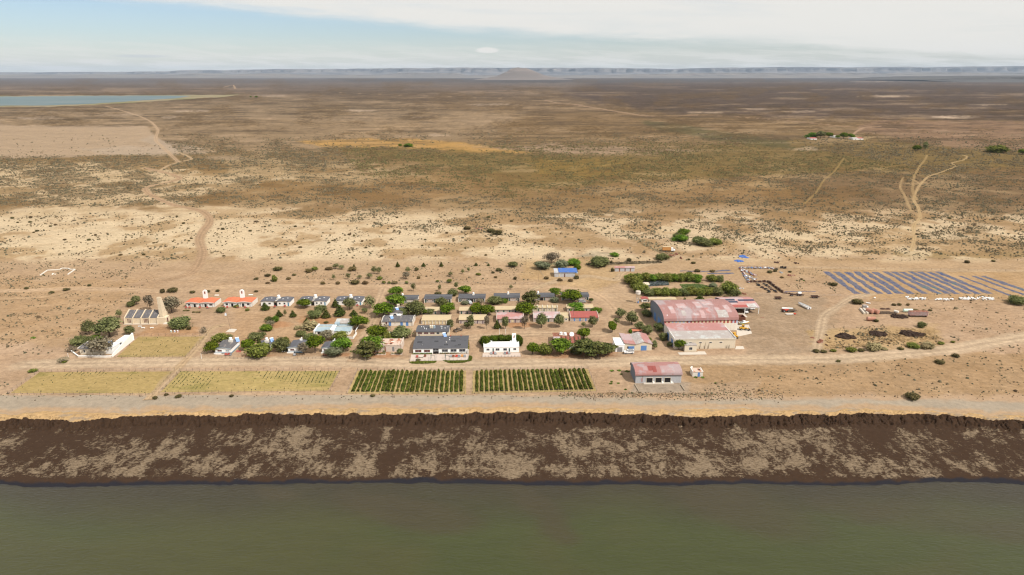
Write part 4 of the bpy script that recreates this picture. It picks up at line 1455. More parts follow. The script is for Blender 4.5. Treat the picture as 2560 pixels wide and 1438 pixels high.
r = house('ruined_cream_house', 'crumbling cream building with broken rusty roof beside the big pines', 938.5, 1003, 879.5, 863.8, 847.3, .1, 'flat', 'ruin', 'ruinroof', None,
          [W_(.14, .19, .45, .75, 'dark'), ('door', .36, .41, .0, .75, 'rust'), ('gate', .66, .74, .1, .78, 'metal')], hmin=2.5)
part('parapet_wall', M['ruin'], r[0], (-.1, .25, .0, r[2], r[3] - .2, r[3] + .4), (r[1] - .2, r[1] + .15, -.05, r[2] + .3, -.2, r[3] + .7), (.3, r[1] - .25, -.1, .2, r[3] - .2, r[3] + .35))
for k in range(5):
 u = random.uniform(.1, .8)
 part('loose_roof_sheet', M[('rust', 'greywhite', 'offwhite', 'rust', 'redroof')[k]], r[0], (r[1] * u, r[1] * u + 1.6, r[2] * (.15 + .15 * k), r[2] * (.15 + .15 * k) + .9, r[3] + .16 + .02 * k, r[3] + .22 + .02 * k))
part('roof_hole', M['dark'], r[0], (r[1] * .56, r[1] * .62, r[2] * .15, r[2] * .3, r[3] + .14, r[3] + .155))
house('garden_shed', 'white roofed shed standing behind the crumbling cream building', 967, 986, 846, 838, 832.5, .2, 'shed', 'ruin', 'white', None, [('opening', .1, .9, .1, .8)], cat='shed')
r = house('flat_windowed_house', 'white house with three water tanks on its dark roof, behind the big dark roofed hall', 1041.5, 1121.5, 845, 829.3, 814.2, .6, 'gx', 'cream', 'slate', None,
          [W_(.035, .18, .62, .90, 'brownwin'), W_(.235, .375, .62, .90, 'brownwin'), W_(.43, .57, .62, .90, 'brownwin'), W_(.63, .72, .62, .90), W_(.82, .96, .62, .90), ('door', .06, .10, 0, .6, 'metal')], parapet=None, hmin=2.8)
for k in range(3):
 tk = empty('roof_water_tank', on_roof(r[0], r[1], r[2], r[3], .42 + .058 * k, .42, .45), 0, ('left', 'middle', 'right')[k] + ' one of three round tanks on the dark roof behind the hall', 'water tank', 'three tanks standing in a row')
 MB().tube((0, 0, 0), (0, 0, 1.25), .55, .55, 12).tube((0, 0, 1.25), (0, 0, 1.42), .55, .2, 12).build('tank', M['cream' if k < 2 else 'bluew'], tk)
 part('lid', M['plastic'], tk, (-.18, .18, -.18, .18, 1.42, 1.5))
for u, v in ((.13, .55), (.2, .5), (.24, .3), (.3, .25), (.74, .6), (.77, .6), (.88, .35), (.96, .5), (.78, .3)):
 part('vent_pipe', M['plastic'], r[0], (u * r[1] - .16, u * r[1] + .16, v * r[2] - .16, v * r[2] + .16, r[3] + .3, r[3] + 1.0))
r = house('dining_hall', 'large white hall with broad dark roof, wide windows and paved terrace in front', 1033.5, 1168.5, 885.2, 871.8, 841.3, .9, 'gx', 'bright', 'slate', None,
          [W_(.035, .15, .32, .78, 'brownwin'), W_(.20, .31, .32, .78, 'brownwin'), W_(.53, .64, .35, .82, 'glass'), W_(.69, .80, .35, .82, 'glass'), W_(.85, .965, .35, .82, 'glass'), W_(.365, .47, .55, .95, 'glass'), ('opening', .365, .47, .0, .48)], ybr=883.8, hmin=2.5)
part('wall_pillar', M['offwhite'], r[0], (r[1] + .05, r[1] + .6, -.6, -.1, 0, 2.1))
solar_heater(on_roof(r[0], r[1], r[2], r[3], .545, .95, .3), 'blue solar heater at the back edge of the large hall roof')
for u, v, mt in ((.53, .93, 'redchair'), (.65, .72, 'plastic'), (.655, .5, 'plastic'), (.86, .93, 'redchair'), (.60, .35, 'offwhite'), (.16, .18, 'metal'), (.66, .93, 'redchair')):
 part('roof_vent', M[mt], r[0], (u * r[1] - .2, u * r[1] + .2, v * r[2] - .2, v * r[2] + .2, r[3] + .2, r[3] + 1.25 - abs(v - .5)))
for u, v, s_ in ((.10, .38, 1.6), (.24, .8, .8), (.41, .42, 1.3), (.73, .45, 1.5), (.6, .2, 1.3), (.95, .5, .8), (.85, .2, 1.0)):
 z_ = r[3] + .145 + .9 * (1 - abs(2 * v - 1))
 dz = .9 * 2 / r[2] * (s_ * .5)
 MB().prism([(v * r[2] - s_ / 2, z_ - (dz if v < .5 else -dz) + .012), (v * r[2] + s_ / 2, z_ + (dz if v < .5 else -dz) + .012), (v * r[2] + s_ / 2, z_ + (dz if v < .5 else -dz) + .03), (v * r[2] - s_ / 2, z_ - (dz if v < .5 else -dz) + .03)], u * r[1] - s_ * .7, u * r[1] + s_ * .7, 'x').build('roof_patch', M['black'], r[0])


def slab(name, label, pts, mat, h=.12, cat=None, kind='structure', z0=0.0):
 c = [P(*p) for p in pts]
 V = [(p.x, p.y, z0) for p in c] + [(p.x, p.y, z0 + h) for p in c]
 n = len(c)
 F = [tuple(range(n - 1, -1, -1)), tuple(range(n, 2 * n))] + [(i, (i + 1) % n, n + (i + 1) % n, n + i) for i in range(n)]
 o = mesh_obj(name, V, F, M[mat] if isinstance(mat, str) else mat)
 tag(o, label, cat, None, kind)
 return o


slab('terrace', 'paved terrace in front of the large dark roofed hall', [(1025, 903), (1172, 901), (1172, 885.5), (1028, 887)], 'paving')
slab('terrace', 'narrow paved terrace in front of the bright white house', [(1206, 893), (1302, 892), (1300, 883), (1207, 884)], 'paving')

# --- bright white house with sign tower
r = house('bright_white_house', 'bright white flat roofed house with a tall sign wall, hedged behind', 1209.5, 1297.5, 882, 868.8, 855.5, .1, 'flat', 'bright', 'bright', None,
          [W_(.08, .16, .42, .76), ('door', .25, .285, .08, .80, 'greendoor'), W_(.34, .445, .38, .80), W_(.555, .655, .38, .80), ('door', .71, .745, .08, .80, 'greendoor'), W_(.84, .92, .45, .80)], ybr=881, hmin=2.6)
root, w, d, h = r[:4]
part('parapet', M['bright'], root, (-.1, .15, -.1, d + .1, h - .1, h + .45), (w - .15, w + .1, -.1, d + .1, h - .1, h + .45), (-.1, w * .24, d - .12, d + .12, h - .1, h + .6), (w * .76, w + .1, d - .12, d + .12, h - .1, h + .6), (.2, w - .2, -.1, .12, h + .05, h + .32))
tw = part('sign_wall', M['bright'], root, (w * .815, w * .925, d - .6, d - .1, 0, h + 4.2))
MB().prism([(w * .84, h + 2.3), (w * .87, h + 2.2), (w * .885, h + 3.5), (w * .86, h + 3.1)], d - .68, d - .605, 'y').build('emblem', M['emblem'], tw)
MB().prism([(w * .872, h + 2.2), (w * .90, h + 2.3), (w * .902, h + 3.9), (w * .887, h + 3.5)], d - .68, d - .605, 'y').build('emblem_edge', M['emblem2'], tw)

# --- red roofed house lost in the trees
r = house('rusty_red_roofed_house', 'wide house with rusty red striped roof hidden behind a row of dark trees', 1386, 1452, 872, 858, 833, .6, 'gx', 'offwhite', 'rust', None, [W_(.3, .4, .4, .8)], hmin=2.6)
root, w, d, h = r[:4]
for k in range(9):
 x = w * (.28 + .08 * k)
 MB().prism([(-.3, h + .15), (d / 2, h + .755), (d / 2, h + .80), (-.3, h + .2)], x, x + .45, 'x').build('roof_sheet', M['redroof' if k % 2 else 'darkrust'], root)
MB().prism([(-.3, h + .15), (d / 2, h + .755), (d / 2, h + .80), (-.3, h + .2)], -.2, w * .24, 'x').build('roof_sheet', M['palepink'], root)
water_tank(on_roof(root, w, d, h, .30, .75, .1), 'white water tank at the back of the rusty red roof', .8, .9, .6)
water_tank(on_roof(root, w, d, h, .45, .72, .1), 'grey white water tank second on the rusty red roof', .9, .9, .5)
dish = empty('satellite_dish', on_roof(root, w, d, h, .7, .6, .5), 0, 'round white satellite dish on the rusty red roof', 'satellite dish')
MB().tube((0, 0, 0), (0, 0, .8), .06).build('mast', M['metal'], dish)
MB().tube((0, -.05, .9), (0, -.35, 1.05), .35, 1.1, 14).build('bowl', M['plastic'], dish)

# --- workshop with pink roofs and blue gates
a, ang, w = front(1561, 1629, 877.3, 876)
h = zat(a, 860.5)
root = empty('pink_roofed_workshop', a, ang, 'cream workshop with two faded pink roofs and blue gates', 'workshop')
d = (CAM_H - h - 1) / math.tan(depth_at(831)) - a.y
MB().prism([(0, -.3), (w, -.3), (w, h - .1), (w * .70, h + .9), (w * .40, h - .3), (0, h + .5)], 0, d, 'y').build('wall', M['cream'], root)
MB().prism([(-.25, h + .52), (w * .40, h - .28), (w * .40, h - .12), (-.25, h + .7)], -.3, d + .2, 'y').build('roof', M['pink'], root)
MB().prism([(w * .402, h - .28), (w * .70, h + .92), (w * .70, h + 1.08), (w * .402, h - .12)], -.3, d + .2, 'y').build('roof', M['greywhite'], root)
MB().prism([(w * .702, h + .92), (w + .3, h - .18), (w + .3, h - .02), (w * .702, h + 1.08)], -.3, d + .2, 'y').build('roof', M['pink'], root)
openings(root, w, h, [('gate', .14, .36, .02, .66, 'blue'), ('opening', .10, .138, .02, .66), ('gate', .60, .81, .0, .72, 'blue')])
house('white_garage', 'white flat roofed garage with grey gate joined to the workshop', 1538.5, 1560.4, 880, 863.5, 845, .2, 'flat', 'bright', 'bright', None, [('gate', .2, .78, .02, .72, 'metal')], cat='garage', hmin=2.5)
house('terracotta_shelter', 'small shelter with flat terracotta roof behind the workshop', 1581, 1605, 834, 829, 825.5, .1, 'flat', 'concrete', 'terracotta', None, [('opening', .1, .9, 0, .9)], cat='shed', hmin=1.2)


# --- arched hangars
def vault(w, d, h, rise, n=14, th=.12, ov=.25):
 prof = [(d / 2 - (d / 2 + ov) * math.cos(math.pi * i / n), h + rise * math.sin(math.pi * i / n) ** .8) for i in range(n + 1)]
 inner = [(y, z - th) for y, z in reversed(prof)]
 return MB().prism(prof[::-1] + inner[::-1], -.3, w + .3, 'x'), prof


def vault_body(w, d, h, rise, n=14):
 prof = [(d / 2 - (d / 2) * math.cos(math.pi * i / n), h + rise * math.sin(math.pi * i / n) ** .8 - .14) for i in range(n + 1)]
 return MB().prism([(0, -.3)] + prof + [(d, -.3)], 0, w, 'x')


a = P(1659, 830)
ang = R(3.5)
w, d, h, rise = 36.6, 26.0, 5.5, 4.4
root = empty('arched_hangar', a, ang, 'huge hangar with arched faded red and grey roof', 'hangar')
vault_body(w, d, h, rise).build('wall', M['corrg_y'], root)
roof = vault(w, d, h, rise)[0].build('roof', M['pinkh'], root)
# individual grey replacement sheets on the roof
prof = vault(w, d, h, rise)[1]
for (u, i0, i1, ww, mt) in [(.14, 3, 6, 2.4, 'palepink'), (.30, 5, 7, 4.6, 'palepink'), (.53, 1, 4, 2.2, 'palepink'), (.54, 5, 8, 3.2, 'palepink'), (.68, 6, 8, 5.0, 'palepink'), (.80, 1, 4, 5.2, 'greywhite'), (.90, 3, 6, 2.8, 'palepink'), (.28, 2, 4, 2.0, 'greywhite'), (.44, 2, 3, 3.0, 'palepink'), (.76, 4, 5, 2.6, 'pink'), (.62, 3, 5, 2.2, 'pink')]:
 pr = [(prof[i][0], prof[i][1] + .02) for i in range(i0, i1 + 1)]
 pr2 = [(y, z + .03) for y, z in reversed(pr)]
 sh = MB().prism(pr2[::-1][::-1] + pr, u * w - ww / 2, u * w + ww / 2, 'x').build('roof_sheet', M['greywhite' if mt == 'greyroof' else mt], root)
n = 40
for k in range(n):
 mt = 'redp' if k % 2 == 0 else 'creamp'
 if k in (4, 6, 8, 10, 13, 37, 39):
  mt = 'bluep'
 part('wall_panel', M[mt], root, (w * k / n + .02, w * (k + 1) / n - .02, -.10, -.003, h - 2.3, h - .05))
part('lower_wall', M['offwhite'], root, (.02, w - .02, -.06, -.003, 0, h - 2.35))
for k in range(5):
 part('sliding_gate_leaf', M['offwhite' if k else 'creamp'], root, (w * (.775 + .044 * k), w * (.775 + .044 * (k + 1)) - .04, -.22, -.12, .1, h - 1.6))
part('eave_gutter', M['darkrust'], root, (-.3, w + .3, -.35, -.15, h - .1, h + .05))
part('end_gate', M['blue'], root, (-.10, -.003, 6, 11, 0, 4.2), (-.10, -.003, 15, 18, 0, 4.0))
vt = empty('roof_ventilator', a + Vector((1.6, 2.0, h + 1.3)), ang, 'round white ventilator on the corner of the hangar roof', 'ventilator')
MB().tube((0, 0, -.3), (0, 0, .5), .35, .35, 10).build('neck', M['plastic'], vt)
MB().blob((0, 0, .9), (.55, .55, .5), 10, 6).build('cowl', M['plastic'], vt)
# annex in front of the hangar
a2, ang2, w2 = front(1685.5, 1837, 872.7, 870.8)
h2 = 4.5
d2 = 19.5
root = empty('hangar_annex', a2, ang2, 'long cream workshop hall with red and pale roof halves in front of the hangar', 'workshop')
MB().prism([(0, -.3), (d2, -.3), (d2, h2 + .9), (d2 * .5, h2 + .35), (0, h2)], 0, w2, 'x').build('wall', M['offwhite'], root)
MB().prism([(-.2, h2), (d2 * .52, h2 + .35), (d2 * .52, h2 + .47), (-.2, h2 + .12)], -.05, w2 + .05, 'x').build('roof', M['greywhite'], root)
MB().prism([(d2 * .522, h2 + .35), (d2 - .3, h2 + .9), (d2 - .3, h2 + 1.02), (d2 * .522, h2 + .47)], -.05, w2 + .05, 'x').build('roof', M['pink'], root)
part('front_parapet', M['cream'], root, (-.1, w2 + .1, -.12, -.003, h2 - .5, h2 + .35))
part('side_parapet', M['white'], root, (-.2, .0, -.1, d2 * .52, h2 - .2, h2 + .7), (w2, w2 + .18, -.1, d2 - .2, h2 - .2, h2 + .75))
part('front_wall_face', M['cream'], root, (.02, w2 - .02, -.05, -.004, .0, h2 - .52))
openings(root, w2, h2, [])
for u in (.235, .40, .565, .735):
 f_ = part('window', M['white'], root, (u * w2, u * w2 + 1.35, -.11, -.055, 2.75, 3.35))
 part('pane', M['glass'], f_, (u * w2 + .08, u * w2 + 1.27, -.13, -.112, 2.82, 3.28))
part('side_gate', M['blue'], root, (-.12, -.003, 3.0, 5.5, 0, 3.2), (-.12, -.003, 10, 13, 0, 3.4))
for u in (.42, .50, .56, .86, .9):
 MB().tube((u * w2, -.25, 0), (u * w2 + .3, -.12, 1.9 + 1.4 * (u < .6)), .12, .03, 5).tube((u * w2, -.25, .2), (u * w2 - .4, -.15, 1.5), .08, .03, 5).build('climbing_stem', M['palewood'], root)
house('annex_porch', 'small cream porch with one window in front of the long annex', 1711, 1741, 879.5, 864, 858, .12, 'flat', 'cream', 'greywhite', None, [W_(.38, .64, .3, .72)], cat='porch', hmin=2.4)
slab('concrete_apron', 'pale concrete apron in front of the annex porch', [(1699, 887.5), (1767, 886.5), (1762, 879.3), (1745, 879), (1741, 881), (1712, 881), (1694, 882)], 'concrete', .1)
slab('concrete_apron', 'small concrete slab by the corner of the annex', [(1838, 873.5), (1861, 873), (1858, 866), (1840, 866)], 'concrete', .1)
slab('concrete_pad', 'square concrete pad around the flagpole base', [(564, 830.5), (585, 831.5), (592.5, 823.5), (575, 822.5)], 'concrete', .15)
slab('concrete_apron', 'worn concrete floor between hangar and vehicle shelter', [(1842, 797), (1869, 793), (1860, 783.5), (1832, 785)], 'concrete', .08)
slab('concrete_apron', 'concrete strip beside the hangar gates where the machines stand', [(1843, 842), (1880, 834), (1872, 812), (1840, 812)], 'concrete', .05)

# vehicle shelter with solar panels
a, ang, w = front(1827, 1896, 785, 784.2)
h = zat(a, 769)
d = 17.0
root = empty('vehicle_shelter', a, ang, 'open vehicle shelter with red roof carrying solar panels', 'shelter')
prof = [(-.3, h), (d * .60, h + 1.5), (d + .2, h + .1), (d + .2, h + .22), (d * .60, h + 1.62), (-.3, h + .12)]
MB().prism(prof, -3.2, w + .2, 'x').build('roof', M['pink'], root)
MB().prism([(-.28, h + .13), (2.6, h + .13 + 1.5 * 2.6 / (d * .6)), (2.6, h + .16 + 1.5 * 2.6 / (d * .6)), (-.28, h + .16)], -.2, w * .6, 'x').build('roof_sheet', M['redroof'], root)
MB().prism([(-.28, h + .13), (4.0, h + .13 + 1.5 * 4.0 / (d * .6)), (4.0, h + .16 + 1.5 * 4.0 / (d * .6)), (-.28, h + .16)], w * .61, w * .93, 'x').build('roof_sheet', M['greywhite'], root)
part('side_wall', M['corrg_y'], root, (-3.3, -3.05, .2, d, 0, h))
part('back_wall', M['darkrust'], root, (-3.0, w, d - .2, d, 0, h - .1))
part('front_beam', M['white'], root, (-2.0, w + .1, -.15, .1, h - .45, h - .05))
for u in (.02, .50, 1.0):
 part('post', M['white'], root, (u * w - .15, u * w + .15, 0, .3, 0, h - .1))
part('post', M['metal'], root, (w - .15, w + .15, d - .6, d - .3, 0, h))
part('gable_panel', M['cream'], root, (-3.0, -.2, .0, .1, 0, h - .2))
sl = 1.5 / (d * .60)
for j, (y0_, n_, x0_) in enumerate([(5.2, 6, .2), (7.6, 6, -.6), (7.0, 10, 6.2)]):
 for k in range(n_):
  x = x0_ + k * .86
  MB().prism([(y0_, h + .22 + sl * y0_), (y0_ + 1.7, h + .22 + sl * (y0_ + 1.7)), (y0_ + 1.7, h + .28 + sl * (y0_ + 1.7)), (y0_, h + .28 + sl * y0_)], x, x + .80, 'x').build('solar_panel', M['solar'], root)
house('collapsed_roof_shed', 'low shed with collapsing faded pink roof behind the hangar', 1764, 1803, 768, 762, 750.5, .7, 'gy', 'ruin', 'palepink', None, [], cat='shed', hmin=1.8)
# barn by the beach
a, ang, w = front(1588.4, 1702.5, 958.5, 957)
h = zat(a, 938.8)
d = 10.5
root = empty('arched_barn', a, ang, 'arched barn with pink roof and three dark doorways above the beach', 'barn')
vault_body(w, d, h, 2.4).build('wall', M['corrw'], root)
MB().prism([(0.2, -.28)] + [(d / 2 - (d / 2 - .2) * math.cos(math.pi * i / 12), h + 2.2 * math.sin(math.pi * i / 12) ** .8 - .2) for i in range(13)] + [(d - .2, -.28)], -.05, -.003, 'x').build('end_wall', M['corrg_y'], root)
vault(w, d, h, 2.4)[0].build('roof', M['pink'], root)
pb = vault(w, d, h, 2.4)[1]
for (u, i0, i1, ww, mt) in [(.42, 2, 6, 1.6, 'redroof'), (.34, 3, 6, 2.0, 'redroof'), (.7, 1, 6, 5.5, 'palepink'), (.22, 3, 6, 1.8, 'palepink')]:
 pr = [(pb[i][0], pb[i][1] + .02) for i in range(i0, i1 + 1)]
 MB().prism([(y, z + .03) for y, z in reversed(pr)] + pr, u * w - ww / 2, u * w + ww / 2, 'x').build('roof_sheet', M[mt], root)
for u in (.24, .438, .635):
 part('doorway', M['dark'], root, (u * w, u * w + 2.4, -.06, -.003, .25, 2.35))
 part('door_frame', M['cream'], root, (u * w - .12, u * w, -.14, -.003, .25, 2.45), (u * w + 2.4, u * w + 2.52, -.14, -.003, .25, 2.45), (u * w, u * w + 2.4, -.14, -.003, 2.352, 2.47))
 MB().prism([(-1.0, .2), (-.01, .2), (-.01, .8)], u * w + 2.5, u * w + 3.2, 'x').build('ramp', M['offwhite'], root)
part('shutter', M['palepink'], root, (w * .12, w * .16, -.05, -.003, .6, 2.2))
part('loading_platform', M['concrete'], root, (w * .17, w * .83, -1.15, -.01, -.1, .28))
part('eave_gutter', M['darkrust'], root, (-.2, w + .2, -.35, -.2, h - .08, h + .04))
for k in range(2):
 p0, p1 = ((1587, 962), (1597, 979)) if k == 0 else ((1702, 963), (1711, 977))
 q0, q1 = P(*p0), P(*p1)
 o = empty('fallen_beam', q0, math.atan2(q1.y - q0.y, q1.x - q0.x), ('pale beam lying below the barn corner with dark junk beside it', 'pale beam lying at the edge of the gravel yard past the barn')[k], 'beam', 'beams lying beside the arched barn')
 part('beam', M['palewood'], o, (0, (q1 - q0).length, -.15, .15, .05, .4))
r = house('white_hut', 'tiny white hut with broken roof and blue door next to the arched barn', 1731, 1756.5, 941.8, 930.5, 920.5, .1, 'flat', 'offwhite', 'ruinroof', None, [('door', .50, .72, 0, .9, 'blue')], cat='hut', hmin=2.0)
part('parapet', M['white'], r[0], (-.1, .12, -.1, r[2] + .1, r[3] - .1, r[3] + .45), (r[1] - .12, r[1] + .1, -.1, r[2] + .1, r[3] - .1, r[3] + .25), (.13, .9, r[2] - .1, r[2] + .1, r[3], r[3] + .9))
part('roof_hole', M['dark'], r[0], (r[1] * .68, r[1] * .85, r[2] * .4, r[2] * .7, r[3] + .145, r[3] + .16))

# corrugated sheds
r = house('blue_tarp_shed', 'white corrugated shed with a blue tarpaulin over its roof', 1386.5, 1437, 693, 682, 671.8, .3, 'shed', 'corrw', 'corrw', None, [('door', .47, .52, 0, .8, 'brownwin'), ('door', .2, .25, 0, .8, 'cream')], cat='shed', hmin=2.2)
MB().prism([(-.3, r[3] + .3), (r[2] * .5, r[3] + .55), (r[2] + .3, r[3] + .6), (r[2] + .3, r[3] + .7), (r[2] * .5, r[3] + .7), (-.3, r[3] + .38)], r[1] * .2, r[1] + 1.6, 'x').build('tarpaulin', M['tarp'], r[0])
part('side_awning', M['bluew'], r[0], (r[1] + .05, r[1] + 1.9, .2, r[2], r[3] - .5, r[3] - .4))
house('white_corrugated_shed', 'long low white corrugated shed with three rusty doors', 1537.5, 1586, 679, 669.8, 667, .2, 'shed', 'corrw', 'pink', None, [('door', .20, .26, 0, .85, 'rust'), ('door', .49, .54, 0, .85, 'brownwin'), ('door', .76, .81, 0, .85, 'rust')], cat='shed', hmin=2.3)
r = house('long_cream_shed', 'long low cream shed beside the hedge and the water tower', 1622, 1690, 755.5, 749.5, 743.5, .15, 'shed', 'concrete', 'creamroof', None, [W_(.1, .16, .3, .8, 'brownwin'), W_(.3, .36, .3, .8), W_(.55, .6, .3, .8, 'brownwin')], cat='shed', hmin=1.5)
house('red_white_kiosk', 'small white kiosk with red roof at the end of the long cream shed', 1604.5, 1620, 755, 748, 743.5, .4, 'gy', 'white', 'redroof', None, [W_(.2, .8, .2, .7)], cat='kiosk', hmin=1.5)
r = house('garden_pavilion', 'small pavilion with flat cream roof inside the hedged garden', 1606, 1624, 720.5, 713.5, 706.5, .1, 'flat', 'corrg', 'cream', None, [W_(.2, .8, .3, .8)], cat='pavilion', hmin=2.0)

# pale blue long house
a, ang, w = front(790, 876, 836, 835.5)
h = zat(a, 828.5)
d = 9.0
root = empty('pale_blue_roofed_house', a, ang, 'long white house with pale blue roof and courtyard at its end', 'house')
MB().prism([(0, -.3), (d, -.3), (d, h), (d / 2, h + .7), (0, h)], 0, w, 'x').build('wall', M['white'], root)
roof_mesh('gx', w, d, h + .003, .7).build('roof', M['bluew'], root)
part('ridge_cap', M['creamroof'], root, (-.2, w + .2, d / 2 - .15, d / 2 + .15, h + .82, h + .92))
part('gable_wall', M['bright'], root, (-1.0, -.3, -.4, d + .3, 0, h + .55))
part('cross_block', M['bright'], root, (w * .42, w * .53, -.35, d * .7, 0, h + 1.0))
part('cross_block_roof', M['bluew'], root, (w * .47, w * .58, d * .72, d * 1.02, h + .8, h + 1.6))
openings(root, w, h, [('opening', .05, .15, 0, .8), ('opening', .2, .36, 0, .8), ('opening', .8, .9, 0, .8)])
part('courtyard_arcade', M['bright'], root, (w * .82, w * .98, -1.0, -.6, 0, h * .95), (w + .2, w + 2.6, d - 1.0, d - .7, h - .1, h + .15), (w + 2.4, w + 2.7, 0, d - .7, h - .1, h + .15), (w + 2.4, w + 2.65, 0, .3, 0, h))
for k, (p0, p1) in enumerate([((863.5, 846), (883, 847.5)), ((883, 847.5), (892, 835)), ((863.5, 846), (866, 838))]):
 q0, q1 = P(*p0), P(*p1)
 o = empty('courtyard_low_wall', q0, math.atan2(q1.y - q0.y, q1.x - q0.x), ('front', 'eastern', 'western')[k] + ' low white wall of the courtyard by the pale blue roof', 'wall')
 part('wall', M['white'], o, (0, (q1 - q0).length, -.15, .15, 0, .9))
 part('coping', M['offwhite'], o, (-.04, (q1 - q0).length + .04, -.2, .2, .902, .98))
house('grey_pink_roofed_annex', 'white annex with weathered grey pink roof behind the pale blue roofed house', 838, 874, 819, 811, 797.5, .3, 'shed', 'cream', 'greywhite', None, [W_(.2, .3, .3, .8), W_(.6, .7, .3, .8)], hmin=2.2)

# four small white houses with blue base bands along the shore road
grp = 'small white houses with grey roofs and blue base bands'
hs = [(538.5, 579, 883.7, 872, 851.5, 'white house with grey roof and blue base band next to the dry field', .66),
      (637, 668, 884, 872, 852.5, 'white house with blue base band hidden behind a broad yellow green tree', .5),
      (720.8, 757, 881.6, 869.5, 851.8, 'white house with blue base band and black car under its side roof', .5),
      (805.5, 834, 881.8, 869.5, 856, 'white house with blue base band behind the pale willow', .7)]
for i, (xl, xr, yb, yt, yk, lb, cu) in enumerate(hs):
 r = house('shore_road_house', lb, xl, xr, yb, yt, yk, .5, 'gy', 'bright', 'greyroof' if i else 'slate2', grp,
              [W_(.16, .42, .40, .75, 'brownwin'), W_(.66, .88, .38, .75, 'bluew')], band='teal', hmin=2.3)
 root, w, d, h, ang = r
 MB().prism([(-.35, h - .12), (w / 2, h + .42), (w + .35, h - .12), (w + .35, h + .1), (w / 2, h + .64), (-.35, h + .1)], -.36, -.3, 'y').build('fascia', M['bluew'], root)
 part('porch_wall', M['white'], root, (-.3, w * .42, -.9, -.75, 0, .6))
 if i in (0, 1):
  water_tank(on_roof(root, w, d, h, .62, .72, .2), 'cream twin tank tower on the ' + ('house next to the dry field', 'house behind the yellow green tree')[i], .8, .9, 1.4)
  solar_heater(on_roof(root, w, d, h, .95, .9, .2), 'pale blue solar heater behind the ' + ('house next to the dry field', 'house behind the yellow green tree')[i], .6)
 else:
  part('chimney', M['bright'], root, (w * cu, w * cu + 1.1, d * .85, d * .85 + .6, h, h + 1.3))
  part('chimney', M['bright'], root, (w * cu + .7, w * cu + 1.1, d * .85, d * .85 + .6, h + 1.3, h + 2.0))
 if i == 0:
  part('paved_step', M['paving'], root, (w * .1, w * .9, -1.9, -1.0, 0, .12))
slab('red_patio', 'faded red paved patio beside the first shore road house', [(589, 881), (602, 881), (604, 875.5), (592, 875.5)], 'redchair', .06)
co = empty('carport', P(708, 880), 0, 'small blue edged side roof sheltering the black car', 'carport')
part('roof', M['bluew'], co, (0, 3.0, .3, 4.5, 2.15, 2.27))
part('post', M['metal'], co, (0.05, .15, .4, .5, 0, 2.15), (.05, .15, 4.3, 4.4, 0, 2.15))

# --- chapel
a, ang, w = front(314, 396, 809.3, 809)
h = zat(a, 795)
d = 9.5
root = empty('chapel', a, ang, 'stone chapel with ribbed grey roof and tall tapering tower slab', 'chapel')
MB().prism([(0, -.3), (d, -.3), (d, h), (d * .55, h + 2.4), (0, h)], 0, w, 'x').build('wall', M['chapel'], root)
for k in range(4):
 x0_, x1_ = w * (.01 + .25 * k) + .2, w * (.01 + .25 * (k + 1)) - .3
 MB().prism([(-.1, h), (d * .55, h + 2.4), (d * .55, h + 2.5), (-.1, h + .1)], x0_, x1_, 'x').build('roof', M['slate2'], root)
 MB().prism([(d * .55, h + 2.4), (d + .1, h), (d + .1, h + .1), (d * .55, h + 2.5)], x0_, x1_, 'x').build('roof', M['slate2'], root)
for k in range(5):
 x = w * (.005 + .25 * k)
 MB().prism([(-1.1, -.1), (-.1, -.1), (-.2, h * .5), (0, h - .1), (d * .55, h + 2.3), (d, h - .1), (d + 1.0, -.1), (d + 1.3, -.1), (d + .3, h + .1), (d * .55, h + 2.9), (-.4, h + .25)], x - .17, x + .17, 'x').build('buttress_frame', M['chapel'], root)
for k, n_ in ((0, 3), (2, 5)):
 for j in range(n_):
  x = w * (.25 * k + .045) + .5 + j * .62
  part('slit_window', M['brownwin'], root, (x, x + .3, -.05, -.003, .5, h - .5))
# tower slab: upright front edge, sloping back edge
x0_ = w + .3
MB().prism([(1.5, -.2), (7.2, -.2), (2.9, 13.2), (1.5, 13.4)], x0_, x0_ + 1.7, 'x').build('tower_slab', M['chapel'], root)
part('entrance_porch', M['chapel'], root, (w + .2, w + 3.8, -.6, .2, 0, h + .3), (w + 2.2, w + 3.8, .3, 4.5, 0, h - .2))
part('door', M['brownwin'], root, (w + 3.803, w + 3.85, 1.6, 2.8, 0, 2.3))
part('steps', M['offwhite'], root, (w + 3.0, w + 5.2, -1.2, .2, 0, .35), (w + 3.2, w + 4.9, -1.0, 0, .351, .6))
part('plinth', M['concrete'], root, (-.4, w + .4, -1.4, -.03, -.05, .12))
for k, (x, y) in enumerate([(350, 817.5), (358, 821), (380, 821)]):
 b_ = empty('stone_bench', P(x, y), 0, ('white stone bench nearest the chapel wall', 'pale broken bench in the chapel yard', 'pair of pale slabs by the chapel path')[k], 'bench')
 part('seat', M['white'], b_, (-.9, .9, -.3, .3, .35, .48))
 part('support', M['white'], b_, (-.7, -.5, -.25, .25, 0, .349), (.5, .7, -.25, .25, 0, .349))
for k, x in enumerate((428, 437, 444.5)):
 b_ = empty('painted_barrel', P(x, 830.5), 0, ('green and white', 'blue and white', 'red and white')[k] + ' painted barrel below the chapel shrub', 'barrel', 'three painted barrels in a row')
 MB().tube((0, 0, 0), (0, 0, .95), .35, .35, 10).build('barrel', M['plastic'], b_)
 MB().tube((0, 0, .35), (0, 0, .6), .36, .36, 10).build('band', M[('green_gelcoat', 'blue', 'redpaint')[k]], b_)

